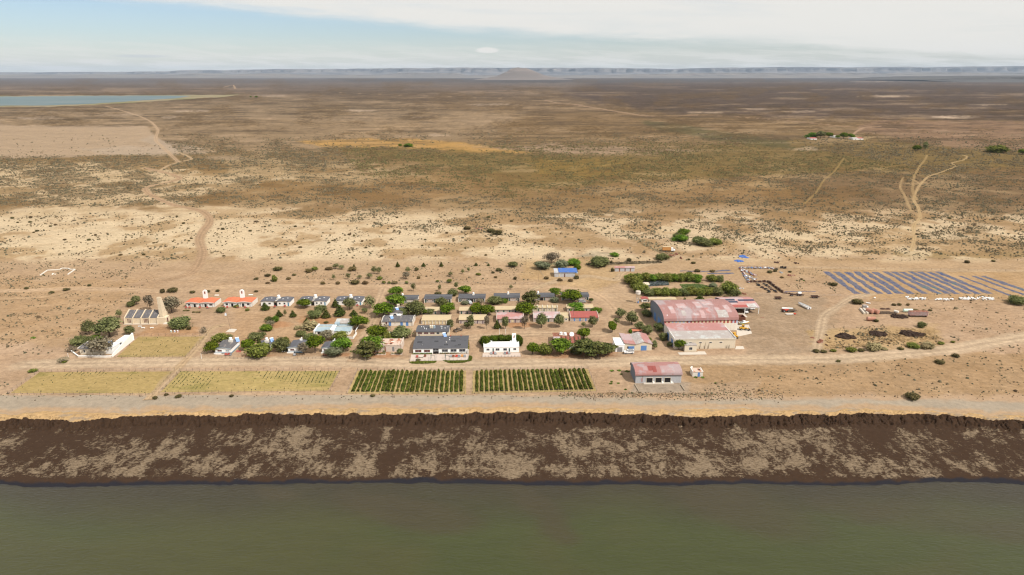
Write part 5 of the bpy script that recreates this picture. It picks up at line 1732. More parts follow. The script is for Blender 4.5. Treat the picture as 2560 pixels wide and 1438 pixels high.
# --- walled white compound
r = house('walled_cream_house', 'cream house with grey roof behind the leafless brown tree', 201, 262, 887, 872, 855, .9, 'gx', 'cream', 'slate2', None, [W_(.16, .22, .4, .8, 'dark')], hmin=2.6)
part('roof_edge', M['offwhite'], r[0], (-.5, -.3, -.4, r[2] + .3, r[3] - .1, r[3] + .6))
part('east_wing', M['white'], r[0], (r[1] + .05, r[1] + 3.0, 1.0, r[2] - .5, -.2, r[3] - .2))
part('east_wing_roof', M['white'], r[0], (r[1] - .2, r[1] + 3.2, .8, r[2] - .3, r[3] - .195, r[3] - .02))
solar_heater(on_roof(r[0], r[1], r[2], r[3], 1.0, .7, -.1), 'blue solar heater on the roof beside the leafless brown tree', .7)
r = house('white_flat_block', 'white flat roofed block with tapering white side wall in the walled compound', 291, 311, 865.5, 855.8, 838.5, .05, 'flat', 'white', 'bright', None, [W_(.25, .85, .3, .75)], hmin=2.2)
MBW = empty('long_white_wall', P(281, 893), 0, 'long high white wall between the compound and the dry field', 'wall')
q0, q1 = P(281, 893), P(333, 851)
L = (q1 - q0).length
MBW.rotation_euler = (0, 0, math.atan2(q1.y - q0.y, q1.x - q0.x))
MB().prism([(0, -.2), (L, -.2), (L, 3.6), (L * .55, 2.7), (0, 1.1)], -.15, .15, 'y').build('wall', M['white'], MBW)
part('end_face', M['bright'], MBW, (L + .01, L + .3, -.4, .4, -.1, 3.65))
q0, q1 = P(333, 851), P(331, 846)
pts = [(178, 880), (196, 893.5), (232, 893.5), (262, 894.5), (281, 893.5)]
for k in range(len(pts) - 1):
 q0, q1 = P(*pts[k]), P(*pts[k + 1])
 o = empty('low_boundary_wall', q0, math.atan2(q1.y - q0.y, q1.x - q0.x), ('slanting western', 'whitewashed front', 'broken middle', 'stony eastern')[k] + ' stretch of the low wall before the compound', 'wall', 'low wall stretches of the white compound')
 part('wall', M['offwhite' if k else 'cream'], o, (0, (q1 - q0).length, -.15, .15, 0, .75))
 part('coping', M['bright'], o, (0, (q1 - q0).length, -.2, .2, .752, .86))
# white stone ruin outline on the plain
pts = [(101, 689), (119, 676.5), (150, 675), (155, 671.5), (170, 672), (176, 674.5), (188, 674.5), (170, 687)]
ru = empty('stone_outline', P(145, 682), 0, 'outline of low white stone walls on the open sand', 'ruin')
for k in range(len(pts) - 1):
 q0, q1 = P(*pts[k]) - ru.location, P(*pts[k + 1]) - ru.location
 dd = (q1 - q0).normalized()
 nn_ = Vector((-dd.y, dd.x, 0)) * .3
 MB().prism([tuple((q0 - nn_)[:2]), tuple((q1 - nn_)[:2]), tuple((q1 + nn_)[:2]), tuple((q0 + nn_)[:2])], 0, .5, 'z').build('wall', M['offwhite'], ru)
for (x, y) in ((133, 685), (138, 686.5), (131, 686.8)):
 p = P(x, y) - ru.location
 MB().blob((p.x, p.y, .2), (.5, .4, .3), 6, 4, .2).build('stone', M['white'], ru)

# --- far farmstead
for k, (xl, xr, yb, mt, lb) in enumerate([(2027, 2042, 349.5, 'redroof', 'tiny far shed with red roof at the western end of the farmstead'), (2086, 2100, 345, 'greywhite', 'tiny far white house among the farmstead trees'), (2133, 2146, 350, 'greywhite', 'far white farmhouse with pale roof'), (2144, 2158, 349.5, 'redroof', 'far farmhouse with bright red roof')]):
 house('farmhouse', lb, xl, xr, yb, yb - 3.2, yb - 5.5, 1.2, 'gx', 'white', mt, 'farmstead buildings far out on the plain', [('door', .4, .5, 0, .6, 'dark')], hmin=2.5)
# ------------------------------------------------------------------ vegetation
def crown_mesh(name, lobes, nleaf, leaf, cols, seed, core=.80, up=.15, droop=0.0, flat=1.0):
 """crown in a unit box: leaf sized faces spread through lobes, over a ragged inner mass"""
 rg = np.random.default_rng(seed)
 lobes = np.array(lobes, float)              # cx cy cz rx ry rz
 wgt = lobes[:, 3] * lobes[:, 4] + lobes[:, 3] * lobes[:, 5]
 idx = rg.choice(len(lobes), nleaf, p=wgt / wgt.sum())
 d = rg.normal(size=(nleaf, 3))
 d[:, 2] += up
 d /= np.linalg.norm(d, axis=1)[:, None]
 rad = rg.uniform(.80, 1.06, nleaf) ** .7
 rad = np.where(rg.random(nleaf) < .14, rg.uniform(1.0, 1.30, nleaf), rad)
 bump = .86 + .28 * vnoise(d[:, 0] * 3 + idx * 7, d[:, 1] * 3 + d[:, 2] * 3, seed)
 c = lobes[idx, :3] + d * lobes[idx, 3:] * (rad * bump)[:, None]
 c[:, 2] = np.maximum(c[:, 2], .01)
 nrm = d + rg.normal(size=(nleaf, 3)) * .55
 nrm /= np.linalg.norm(nrm, axis=1)[:, None]
 a = np.cross(nrm, rg.normal(size=(nleaf, 3)))
 a /= np.linalg.norm(a, axis=1)[:, None]
 b = np.cross(nrm, a)
 s = leaf * rg.uniform(.6, 1.5, nleaf)[:, None]
 V = np.stack([c - a * s - b * s * .6, c + a * s - b * s * .6, c + a * s * .7 + b * s * .8, c - a * s * .7 + b * s * .8], 1).reshape(-1, 3)
 Q = np.arange(nleaf * 4).reshape(-1, 4)
 cols = np.array(cols, float)
 t = np.clip(vnoise(c[:, 0] * 6, c[:, 1] * 6 + c[:, 2] * 6, seed + 5) + rg.normal(size=nleaf) * .22, 0, .999) * (len(cols) - 1)
 i0 = t.astype(int)
 f = (t - i0)[:, None]
 lc = cols[i0] * (1 - f) + cols[np.minimum(i0 + 1, len(cols) - 1)] * f
 LC = np.repeat(lc, 4, axis=0)
 # inner mass
 vs, tr, cc = [], [], []
 base = len(V)
 for L in lobes:
  n, m = 7, 5
  for j in range(m + 1):
   th = math.pi * j / m
   for i in range(n):
    ph = 2 * math.pi * i / n
    k = core * rg.uniform(.85, 1.1)
    vs.append((L[0] + L[3] * k * math.sin(th) * math.cos(ph), L[1] + L[4] * k * math.sin(th) * math.sin(ph), max(.0, L[2] + L[5] * k * math.cos(th))))
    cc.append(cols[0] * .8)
  for j in range(m):
   for i in range(n):
    a0, b0 = base + j * n + i, base + j * n + (i + 1) % n
    tr.append((a0, a0 + n, b0 + n, b0))
  base += n * (m + 1)
 V = np.concatenate([V, np.array(vs)])
 Q = np.concatenate([Q, np.array(tr)])
 LC = np.concatenate([LC, np.array(cc)])
 return fast_mesh(name, V, quads=Q, mat=M_LEAF, col=LC)


def rnd_lobes(seed, n, z0, z1, spread, r, rz=None, round_=True):
 rg = np.random.default_rng(seed)
 out = []
 for k in range(n):
  a = 2 * math.pi * (k / n) + rg.uniform(-.5, .5)
  q = spread * rg.uniform(.35, 1.0) if k else 0
  z = rg.uniform(z0, z1)
  rr = r * rg.uniform(.55, 1.22)
  out.append((q * math.cos(a), q * math.sin(a), z, rr, rr, (rz or r) * rg.uniform(.8, 1.15)))
 return out


def trunk_mesh(name, h=.45, r=.035, forks=3, seed=0, lean=.0, top=.7):
 rg = random.Random(seed)
 m = MB()
 x1, y1 = lean * h, 0
 m.tube((0, 0, -.02), (x1, y1, h), r, r * .7, 6)
 for k in range(forks):
  a = 2 * math.pi * k / forks + rg.uniform(0, 1)
  q = rg.uniform(.12, .26)
  m.tube((x1, y1, h * .95), (x1 + q * math.cos(a), q * math.sin(a), rg.uniform(h + .1, top)), r * .55, r * .25, 5)
 me = bpy.data.meshes.new(name)
 me.from_pydata(m.v, [], m.f)
 me.materials.append(M['bark'])
 return me


G_PINE = [(0.0438, 0.0648, 0.006), (0.0905, 0.1242, 0.0091), (0.146, 0.1782, 0.0151)]
G_BRIGHT = [(.052, .088, .009), (.105, .165, .016), (.165, .23, .028)]
G_OLIVE = [(.080, .086, .030), (.140, .148, .052), (.21, .21, .085)]
G_GREY = [(.105, .115, .062), (.165, .175, .10), (.22, .225, .14)]
G_EUC = [(.085, .090, .034), (.150, .155, .060), (.215, .21, .095)]
G_BROWN = [(.12, .098, .062), (.18, .148, .098), (.25, .21, .145)]
G_HEDGE = [(0.0286, 0.048, 0.004), (0.0583, 0.0864, 0.0067), (0.0973, 0.1248, 0.012)]
G_PINE2 = [(.050, .056, .018), (.092, .098, .028), (.15, .145, .05)]
G_YG = [(.080, .090, .016), (.145, .155, .030), (.22, .22, .055)]
G_CON = [(0.0321, 0.0432, 0.0105), (0.0613, 0.0756, 0.0166), (0.1094, 0.1134, 0.0264)]
G_DRY = [(.20, .16, .075), (.28, .22, .115), (.34, .28, .15)]
G_VINE = [(0.0348, 0.0478, 0.0077), (0.0721, 0.092, 0.0141), (0.1306, 0.138, 0.0224)]
G_SCRUB = [(0.0973, 0.0672, 0.0301), (0.1492, 0.1008, 0.0455), (0.2141, 0.144, 0.067)]
G_SCRUBD = [(0.0583, 0.0528, 0.0215), (0.1103, 0.0912, 0.0368), (0.1687, 0.1296, 0.0569)]

PROTO = {}


def proto(kind, crown_variants, trunk=None):
 PROTO[kind] = (crown_variants, trunk)


def lobe_set(kind, s):
 if kind == 'pine':       # broad rounded crown on a short trunk
  return rnd_lobes(s, 9, .48, .74, .30, .23, .22) + [(0, 0, .72, .3, .3, .26)]
 if kind == 'umbrella':
  return rnd_lobes(s, 10, .46, .74, .32, .22, .20) + [(0, 0, .76, .30, .30, .20)]
 if kind == 'shrub':      # down to the ground
  return rnd_lobes(s, 9, .25, .58, .30, .24, .32) + [(0, 0, .55, .28, .28, .40)]
 if kind == 'euc':
  return rnd_lobes(s, 8, .42, .76, .24, .24, .20) + [(0, 0, .74, .26, .26, .24), (.05, 0, .45, .3, .3, .2)]
 if kind == 'tall':
  return rnd_lobes(s, 7, .38, .85, .18, .26, .17) + [(0, 0, .6, .3, .3, .33)]
 if kind == 'layer':      # dark flat layered pine
  out = []
  rg = np.random.default_rng(s)
  for k in range(17):
   a = rg.uniform(0, 6.28)
   q = rg.uniform(.08, .38)
   out.append((q * math.cos(a), q * math.sin(a), rg.uniform(.22, .90 - q * .8), .17 * rg.uniform(.7, 1.2), .17 * rg.uniform(.7, 1.2), .07))
  out.append((0, 0, .6, .24, .24, .25))
  return out
 if kind == 'conifer':
  return [(0, 0, .18, .40, .40, .14), (0, 0, .38, .32, .32, .15), (0, 0, .58, .23, .23, .16), (0, 0, .78, .13, .13, .18), (.1, .1, .3, .28, .3, .1), (-.12, .05, .25, .3, .28, .1)]
 if kind == 'low':
  return rnd_lobes(s, 6, .25, .5, .28, .24, .38) + [(0, 0, .4, .3, .3, .5)]
 if kind == 'cypress':
  return [(0, 0, .2, .40, .40, .2), (0, 0, .5, .42, .42, .32), (0, 0, .8, .25, .25, .2)]


def make_protos():
 spec = {
  'pine': ('pine', G_PINE, 1900, .030, .74, dict(h=.42, r=.035, forks=4, top=.66)),
  'bright': ('pine', G_BRIGHT, 1700, .030, .74, dict(h=.38, r=.032, forks=4, top=.62)),
  'umbrella': ('umbrella', G_PINE, 1700, .028, .70, dict(h=.5, r=.03, forks=5, top=.72)),
  'olive': ('shrub', G_OLIVE, 1700, .028, .76, dict(h=.2, r=.03, forks=4, top=.5)),
  'yellowgreen': ('shrub', G_YG, 1700, .029, .76, dict(h=.2, r=.03, forks=4, top=.5)),
  'green': ('shrub', G_BRIGHT, 1500, .030, .76, dict(h=.2, r=.03, forks=3, top=.5)),
  'hedge': ('shrub', G_HEDGE, 1700, .028, .85, dict(h=.2, r=.03, forks=3, top=.5)),
  'grey': ('shrub', G_GREY, 1700, .026, .70, dict(h=.25, r=.03, forks=5, top=.6)),
  'euc': ('euc', G_EUC, 1800, .028, .70, dict(h=.36, r=.028, forks=4, top=.62)),
  'tall': ('tall', G_EUC, 1500, .032, .68, dict(h=.35, r=.030, forks=3, top=.7)),
  'brown': ('euc', G_BROWN, 1300, .026, .42, dict(h=.25, r=.028, forks=7, top=.72)),
  'sparse': ('tall', G_BROWN, 520, .034, .22, dict(h=.42, r=.026, forks=6, top=.85)),
  'thin': ('tall', G_EUC, 420, .034, .22, dict(h=.42, r=.024, forks=6, top=.85)),
  'layer': ('layer', G_PINE2, 1700, .030, .45, dict(h=.6, r=.035, forks=6, top=.8)),
  'conifer': ('conifer', G_CON, 1100, .038, .66, dict(h=.5, r=.03, forks=0)),
  'cypress': ('cypress', G_CON, 700, .06, .85, dict(h=.3, r=.06, forks=0)),
  'dry': ('low', G_DRY, 700, .045, .5, dict(h=.1, r=.02, forks=3, top=.3)),
  'low': ('low', G_SCRUBD, 620, .042, .75, dict(h=.1, r=.02, forks=3, top=.3)),
  'lowbrown': ('low', G_SCRUB, 620, .042, .72, dict(h=.1, r=.02, forks=3, top=.3)),
  'lowgreen': ('low', G_YG, 620, .042, .75, dict(h=.1, r=.02, forks=3, top=.3)),
  'twig': ('low', G_BROWN, 260, .04, .12, dict(h=.15, r=.02, forks=9, top=.8)),
 }
 for k, (shape, pal, n, lf, core, tk) in spec.items():
  vs = []
  for v in range(2):
   s = sum(ord(ch) for ch in k) * 3 + v * 13
   vs.append(crown_mesh('crown_' + k, lobe_set(shape, s), n, lf, pal, s, core))
  tm = trunk_mesh('trunk_' + k, seed=len(k), **tk)
  PROTO[k] = (vs, tm)


make_protos()
CROWN_NAME = {'low': 'foliage', 'lowbrown': 'foliage', 'lowgreen': 'foliage', 'dry': 'foliage', 'twig': 'foliage'}
NTREE = [0]


def plant(kind, cx, yb, wpx, hpx, label, group=None, name=None, cat=None):
 th = depth_at(yb)
 s = mpp(cx, yb)
 Wm = wpx * s * (1.14 if kind[:3] == 'low' else 1.28)
 hpx = hpx * 1.08
 low = kind in ('low', 'lowbrown', 'lowgreen', 'dry', 'olive', 'yellowgreen', 'green', 'hedge', 'grey', 'twig')
 k = .42 if low else .18
 Hm = max((hpx * s - (.62 if low else .45) * Wm * math.sin(th)) / math.cos(th), Wm * (.36 if low else .55))
 p = P(cx, yb)
 off = Wm * k
 shrub = kind in ('low', 'lowbrown', 'lowgreen', 'dry', 'olive', 'yellowgreen', 'green', 'hedge', 'grey', 'twig')
 if name is None:
  name = {'pine': 'pine_tree', 'umbrella': 'umbrella_pine', 'layer': 'pine_tree', 'conifer': 'young_conifer', 'cypress': 'cypress', 'olive': 'large_shrub', 'yellowgreen': 'large_shrub', 'green': 'large_shrub', 'grey': 'large_shrub', 'hedge': 'hedge_bush', 'euc': 'eucalyptus_tree', 'tall': 'slim_tree', 'brown': 'bare_brown_tree', 'sparse': 'sparse_tree', 'thin': 'sparse_tree', 'bright': 'round_tree'}.get(kind, 'shrub')
 if cat is None:
  cat = 'shrub' if shrub and kind != 'hedge' else 'hedge' if kind == 'hedge' else 'tree'
 NTREE[0] += 1
 rz = (NTREE[0] * 2.399) % 6.283
 t = empty(name, (p.x, p.y + off * .6, 0), rz, label, cat, group)
 t.scale = (Wm, Wm, Hm)
 vs, tm = PROTO[kind]
 if not shrub or wpx > 24:
  o = bpy.data.objects.new('trunk', tm)
  o.parent = t
  COL.objects.link(o)
 c = bpy.data.objects.new(CROWN_NAME.get(kind, 'crown'), vs[NTREE[0] % 2])
 c.parent = t
 COL.objects.link(c)
 return t


TREES = [
 # around the walled compound and the chapel
 ('euc', 270, 844, 60, 56, 'largest olive green tree standing behind the walled white compound'),
 ('euc', 221, 838, 34, 40, 'narrow leaning olive green tree west of the largest compound tree'),
 ('olive', 195, 868, 50, 34, 'broad olive shrub mass at the western side of the compound'),
 ('green', 233, 857, 36, 20, 'bright green shrub between the compound house and the big tree'),
 ('brown', 247, 890, 66, 42, 'leafless purple brown tree in front of the walled cream house'),
 ('twig', 176, 882, 26, 20, 'purple brown twiggy bush at the outer corner of the compound'),
 ('euc', 323, 838, 26, 25, 'small olive tree between the white side wall and the chapel'),
 ('olive', 444, 823, 56, 37, 'round olive green shrub just right of the chapel steps'),
 ('low', 471, 825, 14, 12, 'small green bush touching the round chapel shrub'),
 ('brown', 427, 784, 46, 47, 'pale brown domed tree behind the chapel tower'),
 ('euc', 340, 763, 22, 25, 'small olive tree behind the middle of the chapel roof'),
 ('olive', 323, 768, 22, 17, 'low olive bush next to the small tree behind the chapel'),
 ('sparse', 374, 777, 26, 40, 'thin brownish tree rising directly behind the chapel roof'),
 ('thin', 298, 796, 18, 24, 'sparse yellowish sapling west of the chapel'),
 ('low', 426, 733, 30, 15, 'grey green bush clump beside the back road north of the chapel'),
 ('low', 405, 733, 15, 13, 'smaller grey green bush beside the clump north of the chapel'),
 ('twig', 506, 835, 19, 20, 'spiky upright bush beside the lane to the flagpole'),
 ('twig', 153, 909, 24, 20, 'straw grey twiggy bush by the shore road west of the compound'),
 ('lowgreen', 160, 908, 12, 8, 'green foot of the twiggy bush west of the compound'),
 ('olive', 549, 783, 25, 18, 'dense round bush in front of the gap between the orange roofed houses'),
 ('lowgreen', 590, 770, 17, 9, 'low green bush before the courtyard of the second orange house'),
 ('lowgreen', 617, 778, 14, 7, 'flat green patch before the second orange roofed house'),
 # duplexes, conifers and the triangle of trees
 ('conifer', 662, 776, 21, 21, 'dark conifer in front of the first grey duplex'),
 ('umbrella', 762, 771, 32, 23, 'flat topped dark tree before the middle grey duplex'),
 ('olive', 784, 798, 34, 26, 'dense grey olive shrub below the middle grey duplex'),
 ('olive', 799, 783, 30, 24, 'upper half of the grey olive thicket below the middle duplex'),
 ('conifer', 767, 808, 14, 15, 'lone small conifer at the foot of the grey olive thicket'),
 ('conifer', 697, 793, 17, 19, 'conifer at the top of the diagonal bush row below the duplexes'),
 ('green', 687, 806, 16, 18, 'green bush second from the top of the diagonal bush row'),
 ('layer', 673, 806, 22, 13, 'flat spreading dark shrub in the diagonal bush row'),
 ('brown', 675, 818, 24, 17, 'brownish bush in the middle of the diagonal bush row'),
 ('green', 664, 830, 30, 23, 'bright green spiky shrub at the lower end of the diagonal bush row'),
 ('conifer', 732, 793, 16, 18, 'isolated small conifer between the bush row and the olive thicket'),
 ('thin', 713, 792, 9, 19, 'thin yellow sapling beside the isolated small conifer'),
 ('conifer', 815, 795, 21, 23, 'left conifer of the pair below the third grey duplex'),
 ('conifer', 849, 791, 27, 31, 'larger conifer of the pair below the third grey duplex'),
 ('conifer', 884, 790, 19, 17, 'palm shaped conifer above the bright umbrella tree'),
 ('conifer', 838, 769, 16, 23, 'dark conifer touching the third grey duplex'),
 ('euc', 873, 776, 30, 33, 'leafy green tree in front of the third grey duplex'),
 ('thin', 925, 772, 34, 36, 'ragged loose tree at the eastern end of the duplex row'),
 ('thin', 911, 784, 20, 14, 'small loose bush below the ragged tree by the duplex row'),
 # small houses along the shore road
 ('pine', 531, 882, 33, 32, 'bright green pine left of the house next to the dry field'),
 ('yellowgreen', 547, 856, 37, 26, 'yellow green shrub behind the house next to the dry field'),
 ('thin', 573, 851, 20, 18, 'thin greyish tree behind the water tank of the first shore house'),
 ('olive', 638, 853, 40, 24, 'olive shrub behind the roof of the second shore road house'),
 ('pine', 618, 876, 33, 29, 'round tree between the first two shore road houses'),
 ('yellowgreen', 643, 897, 54, 45, 'broad yellow green tree hiding the second shore road house'),
 ('cypress', 649, 873, 8, 30, 'narrow dark cypress spire above the broad yellow green tree'),
 ('olive', 700, 882, 40, 42, 'large olive green tree right of the second shore road house'),
 ('yellowgreen', 714, 860, 20, 20, 'yellow green top behind the large olive green tree'),
 ('olive', 750, 843, 27, 19, 'dark olive bush behind the house with the black car'),
 ('olive', 773, 852, 34, 22, 'olive thicket behind the roof of the third shore road house'),
 ('pine', 787, 884, 40, 46, 'dense green tree between the third and fourth shore road houses'),
 ('brown', 816, 852, 38, 23, 'purple brown leafless thicket before the pale blue roof'),
 ('yellowgreen', 848, 853, 38, 28, 'green tree before the courtyard of the pale blue roofed house'),
 ('bright', 857, 881, 44, 40, 'brightest green round tree right of the fourth shore road house'),
 ('grey', 833, 896, 40, 34, 'pale silvery green willow in front of the fourth shore road house'),
 ('sparse', 758, 887, 36, 32, 'nearly leafless pale tree in front of the third shore road house'),
 ('dry', 772, 826, 46, 12, 'tall dry straw coloured reeds west of the pale blue roof'),
 ('dry', 743, 824, 18, 10, 'small clump of dry yellow reeds west of the tall reeds'),
 ('low', 815, 809, 14, 8, 'small olive bush north of the pale blue roofed house'),
 ('umbrella', 893, 824, 46, 38, 'bright green umbrella tree right of the pale blue roofed house'),
 # the pines and guest houses
 ('umbrella', 958, 792, 50, 33, 'wide bright green pine casting a round shadow on the street'),
 ('bright', 990, 741, 34, 23, 'light green round tree behind the westernmost guest block'),
 ('thin', 1033, 729, 15, 22, 'thin brown tree beside the back road, behind the first guest block'),
 ('bright', 993, 769, 46, 26, 'light green double tree in front of the westernmost guest block'),
 ('olive', 1037, 790, 46, 42, 'tall grey green tree east of the small hidden house'),
 ('olive', 1007, 790, 32, 24, 'grey green shrub in front of the small hidden house'),
 ('brown', 1040, 764, 20, 14, 'reddish brown bush crown above the tall grey green tree'),
 ('low', 1095, 738, 19, 11, 'dark bush peeping over the second guest block'),
 ('thin', 1099, 729, 11, 18, 'thin pale sapling behind the second guest block'),
 ('olive', 1130, 742, 28, 22, 'olive tree at the corner of the second guest block'),
 ('thin', 1140, 724, 13, 20, 'thin tree behind the olive tree by the back road'),
 ('bright', 1164, 736, 30, 20, 'vivid green round tree behind the third guest block'),
 ('olive', 1103, 768, 27, 27, 'pale olive tree in front of the second guest block'),
 ('thin', 1118, 762, 12, 12, 'small thin tree beside the pale olive tree'),
 ('pine', 1119, 788, 38, 25, 'broad dark green tree at the end of the first cream roof'),
 ('bright', 1061, 787, 14, 14, 'small bright ball shaped tree before the first cream roof'),
 ('olive', 1075, 788, 20, 18, 'olive ball shaped tree before the first cream roof'),
 ('grey', 1162, 763, 22, 13, 'pale grey green shrub left of the parked car by the third guest block'),
 ('brown', 1199, 763, 23, 14, 'reddish brown rounded bush right of the parked car'),
 ('olive', 1238, 763, 38, 26, 'wide olive shrub before the fourth guest block'),
 ('green', 1261, 758, 17, 13, 'bright green bush beside the wide olive shrub'),
 ('layer', 1326, 763, 42, 44, 'tall dark layered pine before the fifth guest block'),
 ('pine', 1190, 787, 36, 25, 'left tree of the olive pair over the second cream roof'),
 ('pine', 1219, 789, 36, 27, 'right tree of the olive pair over the second cream roof'),
 ('umbrella', 1311, 790, 48, 31, 'wide dark green tree between two low cream roofed blocks'),
 ('thin', 1277, 724, 12, 13, 'tiny round tree beside the back road behind the fourth block'),
 ('tall', 1177, 822, 20, 34, 'slim green tree before the patched cream roof'),
 ('tall', 1166, 822, 16, 19, 'short green companion of the slim tree before the patched cream roof'),
 ('tall', 1126, 826, 19, 28, 'slim green tree at the corner of the weathered cream roof'),
 ('sparse', 1217, 824, 17, 35, 'slim brownish tree between the patched cream and pink roofs'),
 ('conifer', 1243, 822, 17, 23, 'dark green conifer at the corner of the pink roofed block'),
 ('tall', 1264, 824, 19, 34, 'slim olive tree before the middle of the pink roof'),
 ('sparse', 1311, 824, 22, 34, 'sparse pale tree right of the pink roofed block'),
 ('euc', 1354, 821, 30, 40, 'round brown green tree before the pale pink roof'),
 ('euc', 1398, 820, 27, 36, 'second round brown green tree, by the cream annex'),
 ('euc', 1481, 819, 24, 31, 'round olive tree before the right end of the red roof'),
 ('thin', 1458, 819, 13, 15, 'small thin bush before the red roofed block'),
 ('umbrella', 1433, 759, 48, 33, 'flat dark pine in front of the last guest block'),
 ('bright', 1387, 740, 28, 22, 'green tree rising behind the fifth guest block'),
 ('grey', 1387, 758, 24, 18, 'pale green shrub between the fifth and last guest blocks'),
 ('layer', 1478, 757, 13, 14, 'small dark bush at the right end of the last guest block'),
 ('green', 1440, 780, 43, 19, 'long bright green bush before the last cream roof'),
 ('green', 1490, 783, 26, 18, 'bright green bush at the right end of the last cream roof'),
 ('twig', 963, 832, 22, 26, 'grey leafless tree at the corner of the blue door house'),
 ('pine', 942, 856, 46, 46, 'tall green pine behind the brightest shore pine'),
 ('yellowgreen', 965, 858, 26, 34, 'yellow green side tree next to the tall green pine'),
 ('bright', 930, 878, 52, 38, 'broad bright yellow green pine in the middle of the pine group'),
 ('layer', 916, 892, 62, 34, 'dark spreading pine at the corner of the shore road'),
 ('olive', 1000, 850, 52, 38, 'wide olive brown tree in front of the blue door house'),
 ('green', 983, 854, 24, 11, 'dark green undergrowth beside the garden shed'),
 ('euc', 1000, 888, 16, 18, 'small tree planted before the crumbling cream building'),
 ('thin', 960, 884, 9, 9, 'thin sapling before the crumbling cream building'),
 ('low', 1045, 904, 14, 8, 'grey blue agave like bush at the terrace edge of the hall'),
 # beside the white house and the pine row
 ('pine', 1331, 887, 30, 32, 'first dark green tree of the row hiding the rusty red roof'),
 ('yellowgreen', 1362, 889, 36, 35, 'second, yellower tree of the row hiding the rusty red roof'),
 ('bright', 1406, 887, 54, 36, 'third, widest green tree of the row hiding the rusty red roof'),
 ('layer', 1466, 891, 66, 44, 'western half of the huge dark spreading pine clump by the garage'),
 ('layer', 1496, 892, 60, 46, 'taller eastern pine of the huge dark spreading clump by the garage'),
 ('layer', 1516, 890, 50, 34, 'lower dark pine bough mass next to the white garage'),
 ('olive', 1442, 889, 34, 26, 'dark undergrowth tree between the widest green tree and the huge pine'),
 ('pine', 1459, 850, 38, 32, 'green tree rising behind the huge dark pine'),
 # trees by the hangar
 ('euc', 1550, 796, 27, 27, 'brownish round tree at the top of the group before the hangar'),
 ('thin', 1541, 812, 19, 19, 'thin pale tree below the brownish round tree'),
 ('euc', 1580, 813, 33, 37, 'widest olive tree of the group before the hangar'),
 ('pine', 1531, 832, 26, 28, 'dark green round tree north of the workshop'),
 ('euc', 1600, 828, 26, 26, 'olive tree behind the terracotta shelter'),
 ('olive', 1620, 838, 25, 28, 'dark olive tree beside the pink roofed workshop'),
 ('green', 1576, 833, 10, 11, 'small dark bush at the left end of the terracotta shelter'),
 ('tall', 1636, 873, 16, 22, 'small round topped tree at the right corner of the workshop'),
 ('yellowgreen', 1623, 853, 15, 11, 'small yellow green bush behind the workshop roof'),
 ('layer', 1613, 780, 30, 28, 'dark pine at the far corner of the arched hangar'),
 ('olive', 1618, 793, 25, 22, 'olive shrub below the dark pine at the hangar corner'),
 ('olive', 1648, 830, 23, 26, 'olive bush at the near left corner of the arched hangar'),
 ('olive', 1660, 852, 23, 23, 'olive bush beside the side wall of the annex'),
 ('olive', 1675, 868, 14, 15, 'small olive bush before the blue side gate of the annex'),
 ('umbrella', 1698, 876, 28, 29, 'green umbrella tree beside the annex porch'),
 ('conifer', 1750, 762, 34, 24, 'dark spreading conifer behind the hangar roof'),
 ('conifer', 1711, 762, 17, 19, 'pointed small conifer behind the hangar roof'),
 ('conifer', 1671, 763, 15, 15, 'conifer in front of the long cream shed'),
 ('thin', 1631, 760, 9, 11, 'thin sapling before the end of the long cream shed'),
 # northern sheds
 ('grey', 1355, 676, 36, 26, 'pale green willow west of the blue tarpaulin shed'),
 ('grey', 1404, 674, 36, 28, 'greyish leafy tree behind the blue tarpaulin shed'),
 ('green', 1434, 665, 34, 20, 'bright green tree behind the greyish tree'),
 ('pine', 1444, 680, 17, 19, 'small dark green tree beside the blue tarpaulin shed'),
 ('brown', 1380, 660, 40, 15, 'brownish thicket behind the pale willow'),
 ('olive', 1499, 669, 54, 28, 'large domed olive shrub north of the yard'),
 ('olive', 1282, 669, 25, 17, 'olive shrub west of the northern sheds'),
 ('low', 1247, 679, 18, 11, 'small olive bush west of the northern sheds'),
 ('low', 1528, 660, 8, 10, 'small dark bush between the big olive shrub and the sheds'),
 ('green', 1538, 643, 23, 10, 'bright green oval bush beside the dry pond'),
 ('low', 1572, 655, 17, 12, 'green bush on the dark weedy bank'),
 ('olive', 1658, 652, 34, 18, 'green shrub beside the truck scrap pile'),
 ('low', 1532, 680, 11, 12, 'dark bush at the left end of the white corrugated shed'),
 ('green', 1710, 587, 31, 16, 'bright oval bush topmost of the cluster on the sand'),
 ('olive', 1696, 600, 26, 20, 'grey olive bush at the left of the sand cluster'),
 ('green', 1706, 605, 36, 14, 'bright low bush at the foot of the sand cluster'),
 ('olive', 1749, 614, 36, 26, 'olive bush on the left of the eastern sand thicket'),
 ('olive', 1766, 617, 34, 22, 'dense olive bush in the middle of the eastern sand thicket'),
 ('yellowgreen', 1789, 613, 30, 20, 'yellowish bush on the right of the eastern sand thicket'),
 ('low', 1245, 588, 30, 9, 'dark shrub patch with rusty scrap far out on the sand'),
 ('low', 1228, 582, 26, 9, 'dark shrub on the sand above the rusty scrap'),
 ('low', 1167, 575, 22, 9, 'lone dark shrub on the sand north of the saplings'),
 # garden enclosure
 # far farmstead and plain
 ('euc', 2053, 346, 25, 18, 'brownish tall tree at the western end of the far farmstead'),
 ('green', 2035, 345, 30, 8, 'pale green shrub strip west of the far farmstead'),
 ('pine', 2073, 346, 18, 14, 'dark tree second from the west at the far farmstead'),
 ('pine', 2110, 347, 20, 15, 'darkest tree in the middle of the far farmstead'),
 ('pine', 2129, 348, 18, 11, 'dark tree beside the far white farmhouse'),
 ('pine', 2095, 347, 12, 7, 'small dark bush before the far farmstead'),
